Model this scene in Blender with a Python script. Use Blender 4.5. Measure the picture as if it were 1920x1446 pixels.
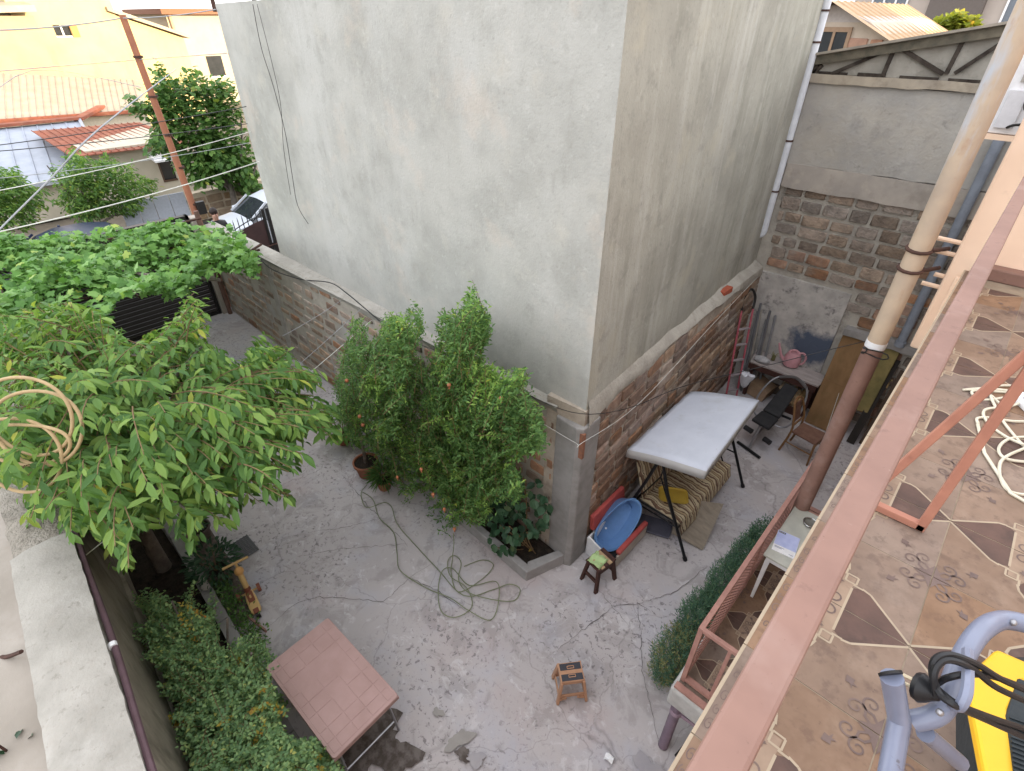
import bpy, math, random
import numpy as np
from mathutils import Vector, Matrix
for o in list(bpy.data.objects): bpy.data.objects.remove(o)
scene = bpy.context.scene
COL = scene.collection
R = math.radians
rng = np.random.default_rng(7)
random.seed(7)

# ---------------------------------------------------------------- camera, sky, sun, exposure
CAMH = 6.0
cam_d = bpy.data.cameras.new('camera'); cam = bpy.data.objects.new('camera', cam_d); COL.objects.link(cam)
cam.location = (0, 0, CAMH); cam.rotation_euler = (R(90 - 35.0), 0, R(43.1))
cam_d.sensor_width = 36; cam_d.lens = 36 * 990 / 1920; cam_d.clip_start = 0.02; cam_d.clip_end = 2000
scene.camera = cam
VEIL = 0.6
SUN_EL, SUN_AZ = 11.5, 9.0        # azimuth measured from +X towards +Y
world = bpy.data.worlds.new('World'); scene.world = world; world.use_nodes = True
wn = world.node_tree; wn.nodes.clear()
w_out = wn.nodes.new('ShaderNodeOutputWorld'); w_bg = wn.nodes.new('ShaderNodeBackground')
w_sky = wn.nodes.new('ShaderNodeTexSky'); w_sky.sky_type = 'NISHITA'; w_sky.sun_disc = False
w_sky.sun_elevation = R(SUN_EL); w_sky.sun_rotation = R(90 - SUN_AZ)
w_sky.air_density = 1.0; w_sky.dust_density = 2.0; w_sky.ozone_density = 1.0; w_sky.altitude = 1000
w_hs = wn.nodes.new('ShaderNodeHueSaturation'); w_hs.inputs['Saturation'].default_value = 0.42
w_tint = wn.nodes.new('ShaderNodeMix'); w_tint.data_type = 'RGBA'; w_tint.blend_type = 'MULTIPLY'
w_tint.inputs[0].default_value = 1.0; w_tint.inputs[7].default_value = (0.985, 0.965, 0.965, 1)
wn.links.new(w_sky.outputs[0], w_hs.inputs['Color']); wn.links.new(w_hs.outputs[0], w_tint.inputs[6])
wn.links.new(w_tint.outputs[2], w_bg.inputs[0]); wn.links.new(w_bg.outputs[0], w_out.inputs[0])
# thin bright evening haze: the clear sky is mixed with an even pale veil
w_veil = wn.nodes.new('ShaderNodeMix'); w_veil.data_type = 'RGBA'; w_veil.inputs[0].default_value = VEIL
w_veil.inputs[7].default_value = (4.5, 4.52, 4.62, 1)
wn.links.new(w_tint.outputs[2], w_veil.inputs[6]); wn.links.new(w_veil.outputs[2], w_bg.inputs[0])
w_bg.inputs[1].default_value = 0.15
sd = bpy.data.lights.new('sun', 'SUN'); sun = bpy.data.objects.new('sun', sd); COL.objects.link(sun)
sd.energy = 2.4; sd.angle = R(0.5); sd.color = (1.0, 0.76, 0.46)
sdir = Vector((math.cos(R(SUN_EL)) * math.cos(R(SUN_AZ)), math.cos(R(SUN_EL)) * math.sin(R(SUN_AZ)), math.sin(R(SUN_EL))))
sun.rotation_euler = (-sdir).to_track_quat('-Z', 'Y').to_euler(); sun.location = (20, 5, 30)
vs = scene.view_settings
vs.view_transform = 'Standard'; vs.look = 'None'; vs.gamma = 1; vs.use_curve_mapping = False; vs.exposure = 2.36
scene.render.resolution_x = 1024; scene.render.resolution_y = 771
scene.cycles.max_bounces = 5; scene.cycles.diffuse_bounces = 4; scene.cycles.glossy_bounces = 2; scene.cycles.transmission_bounces = 3; scene.cycles.transparent_max_bounces = 8

# ---------------------------------------------------------------- survey: photograph point -> place on a known plane
_f = 990.0; _y = R(43.1); _p = R(35.0)
FW = Vector((-math.sin(_y) * math.cos(_p), math.cos(_y) * math.cos(_p), -math.sin(_p)))
RT = Vector((math.cos(_y), math.sin(_y), 0)); UP = RT.cross(FW)
def at(px, py, x=None, y=None, z=None):
    d = FW + RT * ((px - 960) / _f) - UP * ((py - 723) / _f)
    t = x / d.x if x is not None else (y / d.y if y is not None else (z - CAMH) / d.z)
    p = d * t; p.z += CAMH
    return p
FWn, RTn, UPn = (np.array(v) for v in (FW, RT, UP))
def proj(P):
    v = np.asarray(P, float).reshape(-1, 3) - np.array([0, 0, CAMH]); d = v @ FWn
    return np.stack([960 + _f * (v @ RTn) / d, 723 - _f * (v @ UPn) / d], 1)
def inpoly(q, poly):
    x, y = q[:, 0], q[:, 1]; r = np.zeros(len(q), bool); n = len(poly)
    for i in range(n):
        x0, y0 = poly[i]; x1, y1 = poly[(i + 1) % n]
        c = ((y0 > y) != (y1 > y)); xi = (x1 - x0) * (y - y0) / ((y1 - y0) if y1 != y0 else 1e-9) + x0
        r ^= c & (x < xi)
    return r

# ---------------------------------------------------------------- materials
MATS = {}
def N(nt, t, **k):
    n = nt.nodes.new(t)
    for a, b in k.items(): setattr(n, a, b)
    return n
def c4(c): return (c[0], c[1], c[2], 1)
def base(name):
    m = bpy.data.materials.new(name); m.use_nodes = True; nt = m.node_tree
    return m, nt, nt.nodes['Principled BSDF']
def mixc(nt, fac, a, b, mode='MIX'):
    n = N(nt, 'ShaderNodeMix', data_type='RGBA', blend_type=mode)
    for i, v in ((0, fac), (6, a), (7, b)):
        if hasattr(v, 'links') or hasattr(v, 'is_output'): nt.links.new(v, n.inputs[i])
        else: n.inputs[i].default_value = c4(v) if i > 0 else v
    return n.outputs[2]
def noise(nt, scale, detail=3, rough=.6, stretch=(1, 1, 1), dist=0.0, coord='pos', off=(0, 0, 0)):
    if coord == 'pos': src = N(nt, 'ShaderNodeNewGeometry').outputs['Position']
    else: src = N(nt, 'ShaderNodeTexCoord').outputs['Object']
    mp = N(nt, 'ShaderNodeMapping'); mp.inputs['Scale'].default_value = stretch; mp.inputs['Location'].default_value = off
    nt.links.new(src, mp.inputs[0])
    t = N(nt, 'ShaderNodeTexNoise'); t.inputs['Scale'].default_value = scale; t.inputs['Detail'].default_value = detail
    t.inputs['Roughness'].default_value = rough; t.inputs['Distortion'].default_value = dist
    nt.links.new(mp.outputs[0], t.inputs[0]); return t.outputs[0]
def ramp(nt, v, lo, hi):
    n = N(nt, 'ShaderNodeMapRange'); n.inputs[1].default_value = lo; n.inputs[2].default_value = hi
    nt.links.new(v, n.inputs[0]); return n.outputs[0]
def bump(nt, bs, v, st=.3, dist=.01, prev=None):
    b = N(nt, 'ShaderNodeBump'); b.inputs['Strength'].default_value = st; b.inputs['Distance'].default_value = dist
    nt.links.new(v, b.inputs['Height'])
    if prev is not None: nt.links.new(prev, b.inputs['Normal'])
    nt.links.new(b.outputs[0], bs.inputs['Normal']); return b.outputs[0]
def PM(name, c1, c2=None, scale=6, rough=.8, lo=.35, hi=.65, rand=0.0, bmp=.25, bsc=40, bdist=.004, layers=(), metal=0.0,
       stretch=(1, 1, 1), coord='pos', spec=.18):
    """colour noise between c1 and c2, extra stain layers (colour, scale, lo, hi, strength, stretch), optional per-object tone"""
    if name in MATS: return MATS[name]
    m, nt, bs = base(name); c2 = c2 or tuple(v * .8 for v in c1)
    col = mixc(nt, ramp(nt, noise(nt, scale, 4, stretch=stretch, coord=coord), lo, hi), c1, c2)
    for i, L in enumerate(layers):
        lc, ls, l0, l1, st = L[:5]; sx = L[5] if len(L) > 5 else (1, 1, 1)
        f = ramp(nt, noise(nt, ls, 5, .66, sx, 0, coord, (3.1 * i + 1, 2.7 * i, 1.9 * i)), l0, l1)
        ml = N(nt, 'ShaderNodeMath', operation='MULTIPLY'); nt.links.new(f, ml.inputs[0]); ml.inputs[1].default_value = st
        col = mixc(nt, ml.outputs[0], col, lc)
    if rand:
        oi = N(nt, 'ShaderNodeObjectInfo'); mr = N(nt, 'ShaderNodeMapRange'); mr.inputs[3].default_value = 1 - rand; mr.inputs[4].default_value = 1 + rand
        nt.links.new(oi.outputs['Random'], mr.inputs[0]); hs = N(nt, 'ShaderNodeHueSaturation')
        nt.links.new(col, hs.inputs['Color']); nt.links.new(mr.outputs[0], hs.inputs['Value']); col = hs.outputs[0]
        ma = N(nt, 'ShaderNodeMath', operation='MULTIPLY'); ma.inputs[1].default_value = 7.31; nt.links.new(oi.outputs['Random'], ma.inputs[0])
        fr = N(nt, 'ShaderNodeMath', operation='FRACT'); nt.links.new(ma.outputs[0], fr.inputs[0])
        m2 = N(nt, 'ShaderNodeMapRange'); m2.inputs[3].default_value = .7; m2.inputs[4].default_value = 1.25
        nt.links.new(fr.outputs[0], m2.inputs[0]); nt.links.new(m2.outputs[0], hs.inputs['Saturation'])
    nt.links.new(col, bs.inputs['Base Color']); bs.inputs['Roughness'].default_value = rough; bs.inputs['Metallic'].default_value = metal
    bs.inputs['Specular IOR Level'].default_value = spec
    if bmp: bump(nt, bs, noise(nt, bsc, 2.5, .65, coord=coord), bmp, bdist)
    MATS[name] = m; return m
def FLAT(name, c, rough=.5, metal=0.0, var=.12, scale=14, bmp=.0, spec=.3):
    return PM(name, c, tuple(v * (1 - var) for v in c), scale, rough, bmp=bmp, metal=metal, spec=spec)
def LEAF(name, ca, cb, cc, trans=.3, rough=.5):
    """leaf tones picked per leaf (random per island and per object)"""
    m, nt, bs = base(name)
    g = N(nt, 'ShaderNodeNewGeometry'); oi = N(nt, 'ShaderNodeObjectInfo')
    ad = N(nt, 'ShaderNodeMath', operation='ADD'); nt.links.new(g.outputs['Random Per Island'], ad.inputs[0]); nt.links.new(oi.outputs['Random'], ad.inputs[1])
    fr = N(nt, 'ShaderNodeMath', operation='FRACT'); nt.links.new(ad.outputs[0], fr.inputs[0])
    cr = N(nt, 'ShaderNodeValToRGB'); e = cr.color_ramp.elements
    e[0].color = c4(ca); e[1].color = c4((cc[0] * 1.7, cc[1] * 1.15, cc[2] * .8)); k = e.new(.5); k.color = c4(cb); k = e.new(.975); k.color = c4(cc)
    nt.links.new(fr.outputs[0], cr.inputs[0])
    nt.links.new(cr.outputs[0], bs.inputs['Base Color']); bs.inputs['Roughness'].default_value = rough; bs.inputs['Specular IOR Level'].default_value = .22
    tr = N(nt, 'ShaderNodeBsdfTranslucent'); mx = N(nt, 'ShaderNodeMixShader'); mx.inputs[0].default_value = trans
    tc = mixc(nt, 1.0, cr.outputs[0], (1.25, 1.3, .7), 'MULTIPLY')
    nt.links.new(tc, tr.inputs[0]); out = nt.nodes['Material Output']
    nt.links.new(bs.outputs[0], mx.inputs[1]); nt.links.new(tr.outputs[0], mx.inputs[2]); nt.links.new(mx.outputs[0], out.inputs[0])
    return m

# ---------------------------------------------------------------- object helpers
WORLD = {}
def tag(o, label=None, cat=None, group=None, kind=None):
    if label: o['label'] = label
    if cat: o['category'] = cat
    if group: o['group'] = group
    if kind: o['kind'] = kind
    return o
def thing(name, label, cat, loc=(0, 0, 0), group=None):
    o = bpy.data.objects.new(name, None); COL.objects.link(o); o.location = loc; o.empty_display_size = .1
    WORLD[o.name] = Vector(loc); return tag(o, label, cat, group)
def link(name, me, parent=None, loc=None):
    o = bpy.data.objects.new(name, me); COL.objects.link(o)
    if parent is not None:
        o.parent = parent; WORLD[o.name] = WORLD.get(parent.name, Vector((0, 0, 0)))
    else: WORLD[o.name] = Vector(loc or (0, 0, 0))
    return o
class MB:
    def __init__(s, M=None): s.v = []; s.f = []; s.mi = []; s.M = M; s.c = 0
    def add(s, vs, fs, mi=None):
        b = len(s.v)
        s.v += [tuple(s.M @ Vector(p)) if s.M else tuple(p) for p in vs]
        s.f += [tuple(b + i for i in q) for q in fs]; s.mi += [s.c if mi is None else mi] * len(fs); return s
    def hexa(s, p, mi=None):   # 8 points: bottom 4 ccw, top 4 ccw
        return s.add(p, [(3, 2, 1, 0), (4, 5, 6, 7), (0, 1, 5, 4), (1, 2, 6, 5), (2, 3, 7, 6), (3, 0, 4, 7)], mi)
    def box(s, x0, x1, y0, y1, z0, z1, mi=None):
        return s.hexa([(x0, y0, z0), (x1, y0, z0), (x1, y1, z0), (x0, y1, z0), (x0, y0, z1), (x1, y0, z1), (x1, y1, z1), (x0, y1, z1)], mi)
    def cbox(s, c, d, mi=None): return s.box(c[0] - d[0] / 2, c[0] + d[0] / 2, c[1] - d[1] / 2, c[1] + d[1] / 2, c[2] - d[2] / 2, c[2] + d[2] / 2, mi)
    def bar(s, a, b, w, h, up=(0, 0, 1), mi=None):   # rectangular bar between two points
        a = Vector(a); b = Vector(b); d = (b - a).normalized(); u = Vector(up)
        if abs(d.dot(u)) > .95: u = Vector((1, 0, 0))
        sd = d.cross(u).normalized() * (w / 2); u = sd.cross(d).normalized() * (h / 2)
        return s.hexa([a - sd - u, a + sd - u, b + sd - u, b - sd - u, a - sd + u, a + sd + u, b + sd + u, b - sd + u], mi)
    def tube(s, pts, r, n=8, closed=False, cap=True, mi=None, flat=None):
        P = [Vector(p) for p in pts]; k = len(P); rs = r if hasattr(r, '__len__') else [r] * k; V = []; F = []
        prev = None
        for i in range(k):
            a = P[(i - 1) % k] if (closed or i) else P[0]; b = P[(i + 1) % k] if (closed or i < k - 1) else P[-1]
            t = (b - a).normalized() if (b - a).length > 1e-9 else Vector((0, 0, 1))
            if prev is None:
                u = t.orthogonal().normalized()
            else:
                u = prev - t * prev.dot(t); u = u.normalized() if u.length > 1e-6 else t.orthogonal().normalized()
            prev = u; w = t.cross(u)
            for j in range(n):
                an = 2 * math.pi * j / n; V.append(P[i] + u * (rs[i] * math.cos(an)) + w * (rs[i] * math.sin(an)))
        m = k if closed else k - 1
        for i in range(m):
            for j in range(n):
                a = i * n + j; b = i * n + (j + 1) % n; c = ((i + 1) % k) * n + (j + 1) % n; d = ((i + 1) % k) * n + j
                F.append((a, b, c, d))
        if cap and not closed: F.append(tuple(range(n))[::-1]); F.append(tuple((k - 1) * n + j for j in range(n)))
        return s.add(V, F, mi)
    def lathe(s, prof, c=(0, 0, 0), n=20, mi=None, sx=1, sy=1):   # profile [(r, z)]
        V = []; F = []
        for r, z in prof:
            for j in range(n): an = 2 * math.pi * j / n; V.append((c[0] + r * sx * math.cos(an), c[1] + r * sy * math.sin(an), c[2] + z))
        for i in range(len(prof) - 1):
            for j in range(n): F.append((i * n + j, i * n + (j + 1) % n, (i + 1) * n + (j + 1) % n, (i + 1) * n + j))
        F.append(tuple(range(n))[::-1]); F.append(tuple((len(prof) - 1) * n + j for j in range(n)))
        return s.add(V, F, mi)
    def prism(s, poly, vec, mi=None):
        n = len(poly); v = Vector(vec); A = [Vector(p) for p in poly]
        return s.add(A + [p + v for p in A], [tuple(range(n))[::-1], tuple(range(n, 2 * n))] + [(i, (i + 1) % n, n + (i + 1) % n, n + i) for i in range(n)], mi)
    def ball(s, c, r, n=12, m=8, sc=(1, 1, 1), mi=None):
        return s.lathe([(max(.001, r * math.sin(math.pi * i / m)) , -r * math.cos(math.pi * i / m) * sc[2]) for i in range(m + 1)], c, n, mi, sc[0], sc[1])
    def build(s, name, mats, parent=None, smooth=False, bev=0, label=None, cat=None, kind=None, group=None, origin=None):
        w = WORLD.get(parent.name, Vector((0, 0, 0))) if parent is not None else Vector(origin or (0, 0, 0))
        me = bpy.data.meshes.new(name); me.from_pydata([(p[0] - w.x, p[1] - w.y, p[2] - w.z) for p in s.v], [], s.f)
        for m in (mats if isinstance(mats, (list, tuple)) else [mats]): me.materials.append(m)
        if len(me.materials) > 1: me.polygons.foreach_set('material_index', s.mi)
        import bmesh
        bm = bmesh.new(); bm.from_mesh(me); bmesh.ops.recalc_face_normals(bm, faces=bm.faces); bm.to_mesh(me); bm.free()
        if smooth: me.shade_smooth(); me.set_sharp_from_angle(angle=R(40))
        me.update(); o = link(name, me, parent, w)
        if parent is None: o.location = w
        if bev:
            b = o.modifiers.new('bevel', 'BEVEL'); b.width = bev; b.segments = 2; b.limit_method = 'ANGLE'; b.angle_limit = R(40)
        return tag(o, label, cat, group, kind)
def inst(name, me, parent, mw):      # piece that shares mesh data; mw = world matrix
    o = bpy.data.objects.new(name, me); COL.objects.link(o); o.parent = parent
    w = WORLD.get(parent.name, Vector((0, 0, 0))); m = mw.copy(); m.translation = m.translation - w; o.matrix_local = m
    WORLD[o.name] = mw.translation.copy(); return o
def catmull(pts, k=6, closed=False):
    P = [Vector(p) for p in pts]; n = len(P); out = []
    for i in range(n if closed else n - 1):
        g = (lambda j: P[j % n]) if closed else (lambda j: P[max(0, min(n - 1, j))])
        a, b, c, d = g(i - 1), g(i), g(i + 1), g(i + 2)
        for q in range(k):
            t = q / k; out.append(.5 * ((2 * b) + (c - a) * t + (2 * a - 5 * b + 4 * c - d) * t * t + (3 * b - a - 3 * c + d) * t ** 3))
    if not closed: out.append(P[-1])
    return out
def sag(a, b, s, k=14):
    a = Vector(a); b = Vector(b); return [a.lerp(b, i / k) - Vector((0, 0, s * 4 * (i / k) * (1 - i / k))) for i in range(k + 1)]
def grid_sheet(mb, O, U, V, nu, nv, fn, mi=None):   # rippled sheet: O + u U + v V + fn(u,v)
    O, U, V = Vector(O), Vector(U), Vector(V); P = []; F = []
    for j in range(nv + 1):
        for i in range(nu + 1):
            u, v = i / nu, j / nv; P.append(O + U * u + V * v + Vector(fn(u, v)))
    for j in range(nv):
        for i in range(nu): a = j * (nu + 1) + i; F.append((a, a + 1, a + nu + 2, a + nu + 1))
    return mb.add(P, F, mi)
# ---------------------------------------------------------------- palette
m_conc = None
def yard_mat():
    m, nt, bs = base('yard_concrete')
    big = ramp(nt, noise(nt, .55, 4, .55), .35, .66)
    col = mixc(nt, big, (.40, .368, .368), (.475, .44, .44))
    col = mixc(nt, ramp(nt, noise(nt, 1.3, 7, .6, off=(4, 2, 0)), .5, .72), col, (.41, .405, .45))
    col = mixc(nt, ramp(nt, noise(nt, .9, 7, .6, off=(9, 5, 1)), .54, .74), col, (.42, .355, .35))
    m1 = N(nt, 'ShaderNodeMath', operation='MULTIPLY'); m1.inputs[1].default_value = .45
    nt.links.new(ramp(nt, noise(nt, 2.2, 7, .68, dist=.8, off=(1, 7, 2)), .53, .60), m1.inputs[0])
    col = mixc(nt, m1.outputs[0], col, (.26, .237, .232))
    m2 = N(nt, 'ShaderNodeMath', operation='MULTIPLY'); m2.inputs[1].default_value = .85
    sp = noise(nt, 17, 7, .72, dist=.5, off=(5, 1, 3)); nt.links.new(ramp(nt, sp, .555, .60), m2.inputs[0])
    reg = ramp(nt, noise(nt, .7, 7, .5, off=(2, 8, 0)), .42, .6)
    m3 = N(nt, 'ShaderNodeMath', operation='MULTIPLY'); nt.links.new(m2.outputs[0], m3.inputs[0]); nt.links.new(reg, m3.inputs[1])
    col = mixc(nt, m3.outputs[0], col, (.17, .153, .158))
    m4 = N(nt, 'ShaderNodeMath', operation='MULTIPLY'); m4.inputs[1].default_value = .6
    nt.links.new(ramp(nt, noise(nt, 5, 7, .7, dist=1.0, off=(8, 3, 3)), .57, .63), m4.inputs[0])
    col = mixc(nt, m4.outputs[0], col, (.55, .53, .54))
    # hairline cracks
    g = N(nt, 'ShaderNodeNewGeometry'); wob = N(nt, 'ShaderNodeTexNoise'); wob.inputs['Scale'].default_value = 2.4; wob.inputs['Detail'].default_value = 5
    nt.links.new(g.outputs['Position'], wob.inputs[0])
    va = N(nt, 'ShaderNodeVectorMath', operation='MULTIPLY_ADD'); va.inputs[1].default_value = (.5, .5, 0)
    nt.links.new(wob.outputs['Color'], va.inputs[0]); nt.links.new(g.outputs['Position'], va.inputs[2])
    vo = N(nt, 'ShaderNodeTexVoronoi', feature='DISTANCE_TO_EDGE'); vo.inputs['Scale'].default_value = .62
    nt.links.new(va.outputs[0], vo.inputs[0]); cr = N(nt, 'ShaderNodeMapRange'); cr.inputs[1].default_value = .0; cr.inputs[2].default_value = .006; cr.inputs[3].default_value = .35; cr.inputs[4].default_value = 0
    nt.links.new(vo.outputs[0], cr.inputs[0]); col = mixc(nt, cr.outputs[0], col, (.1, .09, .085))
    nt.links.new(col, bs.inputs['Base Color']); bs.inputs['Roughness'].default_value = .85; bs.inputs['Specular IOR Level'].default_value = .25
    b1 = bump(nt, bs, noise(nt, 3.2, 7, .65), .35, .03); bump(nt, bs, sp, .3, .006, b1)
    return m
m_yard = yard_mat()
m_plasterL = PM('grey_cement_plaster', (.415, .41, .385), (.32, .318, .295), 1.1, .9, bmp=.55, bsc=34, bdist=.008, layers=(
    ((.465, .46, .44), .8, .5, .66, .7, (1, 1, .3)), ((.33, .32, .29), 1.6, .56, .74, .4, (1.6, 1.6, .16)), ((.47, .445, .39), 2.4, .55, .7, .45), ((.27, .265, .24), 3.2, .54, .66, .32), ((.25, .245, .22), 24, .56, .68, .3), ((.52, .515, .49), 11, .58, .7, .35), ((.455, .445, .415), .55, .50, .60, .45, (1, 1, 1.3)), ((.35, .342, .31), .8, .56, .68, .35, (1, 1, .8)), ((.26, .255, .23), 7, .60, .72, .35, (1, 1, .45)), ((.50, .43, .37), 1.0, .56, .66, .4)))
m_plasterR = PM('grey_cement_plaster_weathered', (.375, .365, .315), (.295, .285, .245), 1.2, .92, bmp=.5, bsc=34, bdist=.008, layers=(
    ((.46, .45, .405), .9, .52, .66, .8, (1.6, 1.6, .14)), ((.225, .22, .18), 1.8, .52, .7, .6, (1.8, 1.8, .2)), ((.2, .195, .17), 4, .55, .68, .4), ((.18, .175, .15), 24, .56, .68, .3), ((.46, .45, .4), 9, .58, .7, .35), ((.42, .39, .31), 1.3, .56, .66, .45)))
m_plasterB = PM('back_wall_cement', (.42, .40, .37), (.31, .298, .28), 1.6, .92, bmp=.6, bsc=20, bdist=.015, layers=(
    ((.40, .36, .30), 1.1, .5, .68, .5), ((.17, .165, .16), 2.3, .55, .72, .55, (1, 1, .6)), ((.11, .105, .1), 7, .62, .75, .4)))
m_band = PM('cement_band', (.42, .375, .33), (.33, .30, .27), 2.5, .9, bmp=.5, bsc=24, layers=(((.24, .21, .18), 3, .54, .68, .5), ((.5, .44, .37), 6, .58, .7, .4)))
m_mortar = PM('mortar', (.45, .42, .37), (.33, .305, .27), 3, .95, bmp=.7, bsc=30, bdist=.02, layers=(((.17, .155, .14), 4, .55, .75, .6),))
m_mortarR = PM('mortar_brown', (.46, .40, .33), (.34, .29, .24), 3, .95, bmp=.7, bsc=30, bdist=.02, layers=(((.16, .13, .11), 4, .5, .75, .6),))
m_tuff = PM('tuff_block', (.32, .255, .205), (.19, .155, .128), 7, .95, rand=.32, bmp=.9, bsc=22, bdist=.03, layers=(((.06, .05, .045), 18, .6, .72, .7), ((.3, .25, .2), 5, .58, .75, .5)))
m_tuffo = PM('tuff_block_orange', (.33, .20, .135), (.225, .14, .10), 9, .95, rand=.3, bmp=.8, bsc=22, bdist=.02, layers=(((.30, .26, .22), 4, .5, .7, .7), ((.09, .06, .05), 16, .62, .75, .5)))
m_tuffr = PM('tuff_block_brown', (.27, .175, .125), (.17, .115, .088), 9, .95, rand=.3, bmp=.8, bsc=22, bdist=.02, layers=(((.33, .28, .235), 4, .54, .72, .6), ((.08, .06, .05), 16, .62, .75, .5)))
m_cement = PM('cement_cap', (.37, .35, .315), (.29, .275, .245), 3, .9, bmp=.5, bsc=30, bdist=.01, layers=(((.30, .275, .24), 5, .55, .72, .5), ((.44, .42, .39), 1.5, .55, .7, .6), ((.16, .145, .12), 14, .58, .68, .45)))
m_concdark = PM('concrete_kerb', (.30, .285, .275), (.235, .225, .215), 5, .9, bmp=.4, bsc=35, layers=(((.17, .16, .15), 6, .55, .72, .5),))
m_soil = PM('soil', (.045, .033, .025), (.02, .016, .013), 14, 1, bmp=1, bsc=40, bdist=.03)
m_asph = PM('asphalt', (.09, .088, .085), (.06, .058, .056), 3, .95, bmp=.4, bsc=60)
m_dirt = PM('dirt', (.2, .17, .13), (.14, .12, .095), 1, 1, bmp=.5)
m_cream = PM('cream_wall_paint', (.84, .63, .475), (.78, .58, .435), 2, .75, bmp=.25, bsc=18, bdist=.004, layers=(((.5, .34, .25), 7, .64, .75, .25),))
m_pink = PM('pink_paint', (.255, .150, .12), (.21, .122, .098), 5, .55, bmp=.12, bsc=50, bdist=.002, layers=(((.31, .21, .18), 3, .54, .66, .5), ((.15, .085, .07), 26, .6, .68, .45), ((.12, .07, .055), 90, .66, .72, .6), ((.33, .24, .21), 60, .68, .74, .5)), spec=.2)
m_pinkd = PM('pink_paint_old', (.40, .22, .18), (.32, .17, .14), 9, .55, bmp=.15, bsc=50, bdist=.002, layers=(((.2, .1, .075), 14, .6, .72, .5),))
m_dark = FLAT('dark_metal', (.018, .017, .017), .45)
m_rust = PM('rusty_iron', (.085, .045, .035), (.05, .03, .026), 14, .8, bmp=.3)
m_white = FLAT('white_paint', (.78, .78, .79), .4)
m_glass = PM('dark_glass', (.02, .024, .028), (.03, .034, .04), 3, .08, bmp=0, spec=.6)

# ---------------------------------------------------------------- ground, yard, street
MB().add([(-400, -400, -.06), (400, -400, -.06), (400, 400, -.06), (-400, 400, -.06)], [(0, 1, 2, 3)]).build('ground', m_dirt, kind='structure')
yb = MB(); grid_sheet(yb, (-13.4, -.9, 0), (15.2, 0, 0), (0, 10.5, 0), 60, 44, lambda u, v: (0, 0, .012 * math.sin(9 * u + 5 * v) * math.sin(7 * v - 3 * u)))
yard = yb.build('yard', m_yard, kind='structure', smooth=True)
MB().add([(-20.9, -60, -.03), (-13.4, -60, -.03), (-13.4, 80, -.03), (-20.9, 80, -.03)], [(0, 1, 2, 3)]).build('street', m_asph, kind='structure')
def ribbon(mb, pts, w, z, jit=.0, mi=None):
    P = [Vector((p[0], p[1], z)) for p in pts]; n = len(P); V = []; F = []
    for i in range(n):
        d = (P[min(n - 1, i + 1)] - P[max(0, i - 1)]).normalized(); s = Vector((-d.y, d.x, 0))
        ww = w * (.35 + .65 * math.sin(math.pi * (i + .5) / n)) * random.uniform(.5, 1.5) if jit else w
        V += [P[i] + s * ww / 2, P[i] - s * ww / 2]
    for i in range(n - 1): F.append((2 * i, 2 * i + 1, 2 * i + 3, 2 * i + 2))
    return mb.add(V, F, mi)
def crack(pix, w=.0055):
    pts = []
    C = [at(p[0], p[1], z=0) for p in pix]
    for i in range(len(C) - 1):
        k = max(3, int((C[i + 1] - C[i]).length / .05))
        for j in range(k):
            q = C[i].lerp(C[i + 1], j / k); pts.append((q.x + random.uniform(-.014, .014), q.y + random.uniform(-.014, .014)))
    b = MB(); ribbon(b, pts, w, .016, 1); b.build('crack', m_crack, yard)
m_crack = FLAT('crack_dark', (.11, .098, .092), 1)  # even dark tone of the thin crack ribbons
for pix in ([(1195, 1125), (1200, 1170), (1205, 1260), (1215, 1310), (1228, 1360), (1236, 1410)], [(1120, 1105), (1150, 1140), (1185, 1185)], [(1150, 1140), (1110, 1170), (1070, 1200), (1040, 1225)],
            [(1143, 1137), (1195, 1134), (1225, 1150)], [(1195, 1134), (1270, 1110), (1330, 1060)], [(575, 1000), (640, 992), (700, 977), (735, 972)], [(500, 1180), (560, 1130), (600, 1120), (720, 1130), (770, 1085), (820, 1050)],
            [(640, 890), (690, 950), (740, 1000), (770, 1030)], [(560, 1045), (640, 1030), (740, 1023), (770, 1020)], [(760, 1080), (820, 1110), (880, 1150)], [(1210, 1200), (1240, 1220), (1260, 1240)]):
    crack(pix)
def blob(name, c, r, m, z, ax=1.0, rot=0, seed=0, n=26):
    rr = random.Random(seed); ph = [rr.uniform(0, 6.28) for _ in range(5)]; P = []
    for i in range(n):
        a = 2 * math.pi * i / n; k = r * (1 + .22 * math.sin(2 * a + ph[0]) + .18 * math.sin(3 * a + ph[1]) + .12 * math.sin(5 * a + ph[2]) + .1 * math.sin(9 * a + ph[3]))
        x, y = k * math.cos(a) * ax, k * math.sin(a); P.append((c[0] + x * math.cos(rot) - y * math.sin(rot), c[1] + x * math.sin(rot) + y * math.cos(rot), z))
    return MB().add(P, [tuple(range(n))]).build(name, m, yard)
m_damp = PM('damp_stain', (.075, .06, .052), (.15, .13, .12), 12, .7, bmp=.4, lo=.4, hi=.6)
m_patch = PM('cement_patch', (.335, .315, .295), (.28, .262, .248), 6, .9, bmp=.3)
m_patch2 = PM('bluish_patch', (.30, .285, .31), (.36, .34, .35), 5, .9, bmp=.3)
for i, (p, r, mm, ax, ro) in enumerate([((700, 1385), .19, m_damp, 1.7, 1.0), ((740, 1415), .17, m_damp, 1.3, .2), ((668, 1425), .15, m_damp, 1.5, 2.0), ((862, 1388), .08, m_patch, 1.6, 1.2), ((822, 1337), .045, m_patch, 1.2, .4),
        ((868, 1415), .055, m_damp, 1.4, .6), ((893, 1425), .06, m_patch2, 1.6, .5), ((1215, 1440), .10, m_patch2, 1.4, .3)]):
    c = at(p[0], p[1], z=0); blob('stain', c, r, mm, .014 + .0006 * i, ax, ro, i)
g0 = at(455, 1028, z=.014)
gr = MB()
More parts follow.
